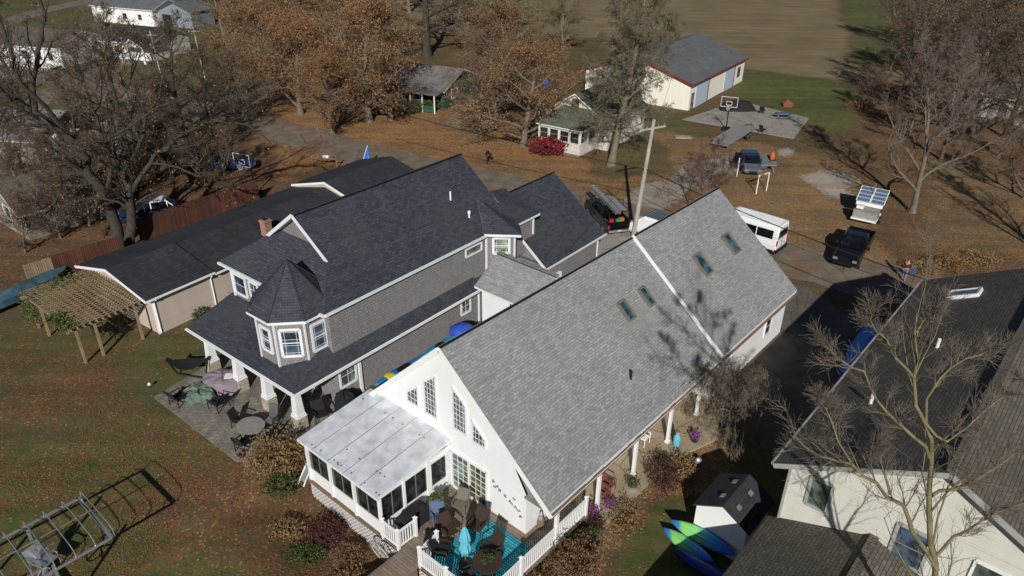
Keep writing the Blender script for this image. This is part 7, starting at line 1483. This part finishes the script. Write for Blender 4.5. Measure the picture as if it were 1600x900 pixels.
for nm, me in (('trunk', npmesh('trunk', [wt_], ['olivebark'])), ('crown', npmesh('crown', [(np.concatenate([wc_[0][0], v2]), np.concatenate([wc_[0][1], f2+len(wc_[0][0])]), None)], ['twig']))): c = bpy.data.objects.new(nm, me); C.objects.link(c); c.parent = o
M['paleleaf'] = leafmat('pale_leaves', [(.12, .24, .16), (.25, .38, .28), (.1, .2, .1)])
shrub('red_bush', 'vivid crimson bush in front of the farmhouse porch', G(858, 240), 2.0, 1.4, 1.7, 5000, 'redleaf', .11, seed=3)
shrub('shrub', 'bare brown shrub left of the crimson bush by the road', G(812, 222), 1.6, 1.3, 1.6, 1500, 'brownleaf', .08, seed=4, group='verge shrubs')
SG = 'shrubs around the sunroom and terrace'
for lb, b_, a_, rx, ry, h_, n_, lf, sz, sd in (
    ('maroon barberry shrub in front of the sunroom lattice', -21.4, 12.3, .85, .7, .95, 3800, 'maroonleaf', .04, 5),
    ('brown shrub at the lattice corner near the wagon wheel', -19.7, 12.2, .75, .6, .75, 2600, 'brownleaf', .04, 6),
    ('tall rusty hedge shrub beside the sunroom, the nearest to the terrace', -26.3, 13.1, 1.3, 1.2, 1.7, 5200, 'tanleaf', .05, 7),
    ('rusty hedge shrub hugging the far sunroom corner', -25.1, 14.6, .8, 1.3, 1.5, 3600, 'brownleaf', .05, 8),
    ('green-brown hedge shrub in front of the folded lawn chair', -25.2, 12.6, .9, .8, 1.0, 2400, 'greenleaf', .045, 9),
    ('dry rusty perennials at the lawn edge below the sunroom', -22.8, 11.4, 1.0, .6, .5, 1600, 'tanleaf', .05, 10),
    ('low green perennials below the maroon barberry', -21.0, 11.0, .9, .6, .45, 1500, 'greenleaf', .045, 12),
    ('low dry perennials beside the deck steps', -18.6, 11.4, .9, .7, .5, 1500, 'tanleaf', .045, 13)):
    _p = FW.w(b_, a_); _p.z = float(dip(_p.x, _p.y)); shrub('shrub', lb, _p, rx, ry, h_, n_, lf, sz, seed=sd, group=SG)
PG = 'shrubs in the side porch bed'
for lb, b_, a_, rx, ry, h_, n_, lf, sz, sd in (
    ('big rust-brown shrub beside the white deck railing', -11.6, 17.7, 1.0, 1.15, 1.5, 5200, 'brownleaf', .045, 15),
    ('dark shrub against the railing at the bottom of the bed', -11.8, 15.6, .9, .9, 1.0, 2400, 'maroonleaf', .04, 16),
    ('red-twigged shrub at the third porch column', -11.7, 24.6, .8, 1.0, 1.2, 2200, 'maroonleaf', .04, 17),
    ('yellowing shrub between the red-twigged shrub and the shed shadow', -11.3, 25.9, .7, .9, .8, 2200, 'tanleaf', .045, 18),
    ('dry twiggy shrub in the middle of the porch bed', -11.7, 21.3, .7, 1.0, .8, 1500, 'tanleaf', .04, 19),
    ('dark spiky shrub at the railing end', -12.4, 20.2, .4, .4, .8, 900, 'maroonleaf', .04, 20),
    ('dark shrub in shade behind the railing end pot', -12.3, 18.9, .5, .5, 1.0, 1200, 'greenleaf', .04, 23),
    ('evergreen shrub above the third porch column', -12.3, 25.7, .5, .6, .6, 1000, 'greenleaf', .04, 24)):
    shrub('shrub', lb, FW.w(b_, a_), rx, ry, h_, n_, lf, sz, seed=sd, group=PG)
for k, (u, v) in enumerate(((1095, 296), (1122, 300), (1075, 318), (1110, 285))):
    p = G(u, v); place_tree('brush', (p.x, p.y, 0), ['leafless brush clump by the drive, nearest the roof ridge peak', 'leafless brush clump right of the first one', 'leafless brush clump just behind the roof ridge', 'leafless brush clump furthest up the drive'][k], 'leafless brush beside the drive', 1.0+.1*k, k*1.3, 'bush', 'bush')
for k, (u, v, s_) in enumerate(((1345, 172, 1), (1440, 425, .6), (1480, 418, .7), (1530, 412, .6))):
    shrub('shrub', ['pinkish bare shrub at the lawn corner beyond the slab', 'yellow-brown weeds beside the person, next to the cream house roof', 'rusty weeds behind the cream house ridge skylight', 'pale weeds and stones at the rear of the cream house'][k], G(u, v), 2.2*s_, 1.6*s_, 1.4*s_, 2200, ['brownleaf', 'tanleaf', 'oakleaf', 'tanleaf'][k], .06, seed=40+k, group='weedy shrubs on the right bank')
for k, (u, v) in enumerate(((607, 178), (640, 182), (672, 178), (700, 160))): shrub('shrub', ['evergreen hedge at the left end of the green house porch', 'evergreen hedge under the middle of the green house porch', 'evergreen hedge at the right end of the green house porch', 'evergreen shrub on the right wall of the green house'][k], G(u, v-6), 1.6, 1.0, 1.3, 1800, 'greenleaf', .1, seed=50+k, group='evergreen hedge of the green house')
shrub('shrub', 'green grasses at the foot of the tan garage wall', FG.w(gb-.1, ga+3.2), .4, 1.6, .6, 1400, 'greenleaf', .06, seed=61, group='plants along the tan garage')
shrub('shrub', 'yellow-green grasses near the second downspout of the tan garage', FG.w(gb-.1, ga+5.6), .4, 1.2, .6, 1200, 'tanleaf', .06, seed=62, group='plants along the tan garage')
# fallen leaves lying loose on lawns and beds
def litter(name, px, n_, size, seed, label, mat='litter'):
    rng = np.random.default_rng(seed); P = [G(*p) for p in px]; xs = [p.x for p in P]; ys = [p.y for p in P]; Q = np.stack([rng.uniform(min(xs), max(xs), n_), rng.uniform(min(ys), max(ys), n_)], 1); ins = np.zeros(n_, bool)
    for i in range(len(P)):
        a, b_ = P[i], P[(i+1) % len(P)]; ins ^= ((a.y > Q[:, 1]) != (b_.y > Q[:, 1])) & (Q[:, 0] < (b_.x-a.x)*(Q[:, 1]-a.y)/((b_.y-a.y) or 1e-9)+a.x)
    Q = Q[ins]; keep = 1.2*vnoise(Q[:, 0]+50, Q[:, 1], 2.6, seed)+.5*vnoise(Q[:, 0], Q[:, 1]+9, .7, seed+1) > rng.uniform(.75, 1.25, len(Q)); Q = Q[keep]
    q, f, r = leafquads(rng, np.column_stack([Q, rng.uniform(.015, .05, len(Q))]), size, .75); c = np.repeat(q.reshape(-1, 4, 3).mean(1), 4, 0); q[:, 2] = c[:, 2]+(q[:, 2]-c[:, 2])*.3; q[:, 2] = np.maximum(q[:, 2], .008)+dip(q[:, 0], q[:, 1])
    o = bpy.data.objects.new(name, npmesh(name, [(q, f, r)], [mat])); C.objects.link(o); tag(o, label, 'leaves', None, 'stuff')
litter('fallen_leaves', [(-60, 560), (240, 560), (380, 730), (470, 740), (640, 940), (-200, 1000)], 90000, .036, 71, 'red-brown fallen leaves scattered over the left back lawn')
litter('fallen_leaves', [(880, 960), (1000, 800), (1100, 720), (1060, 800), (1040, 960)], 5000, .035, 72, 'scattered fallen leaves on the strip of green lawn by the shed')
litter('fallen_leaves', [(800, 960), (870, 850), (960, 790), (1100, 700), (1130, 740), (1000, 800), (900, 940)], 16000, .04, 73, 'leaves and mulch filling the bed along the side porch')
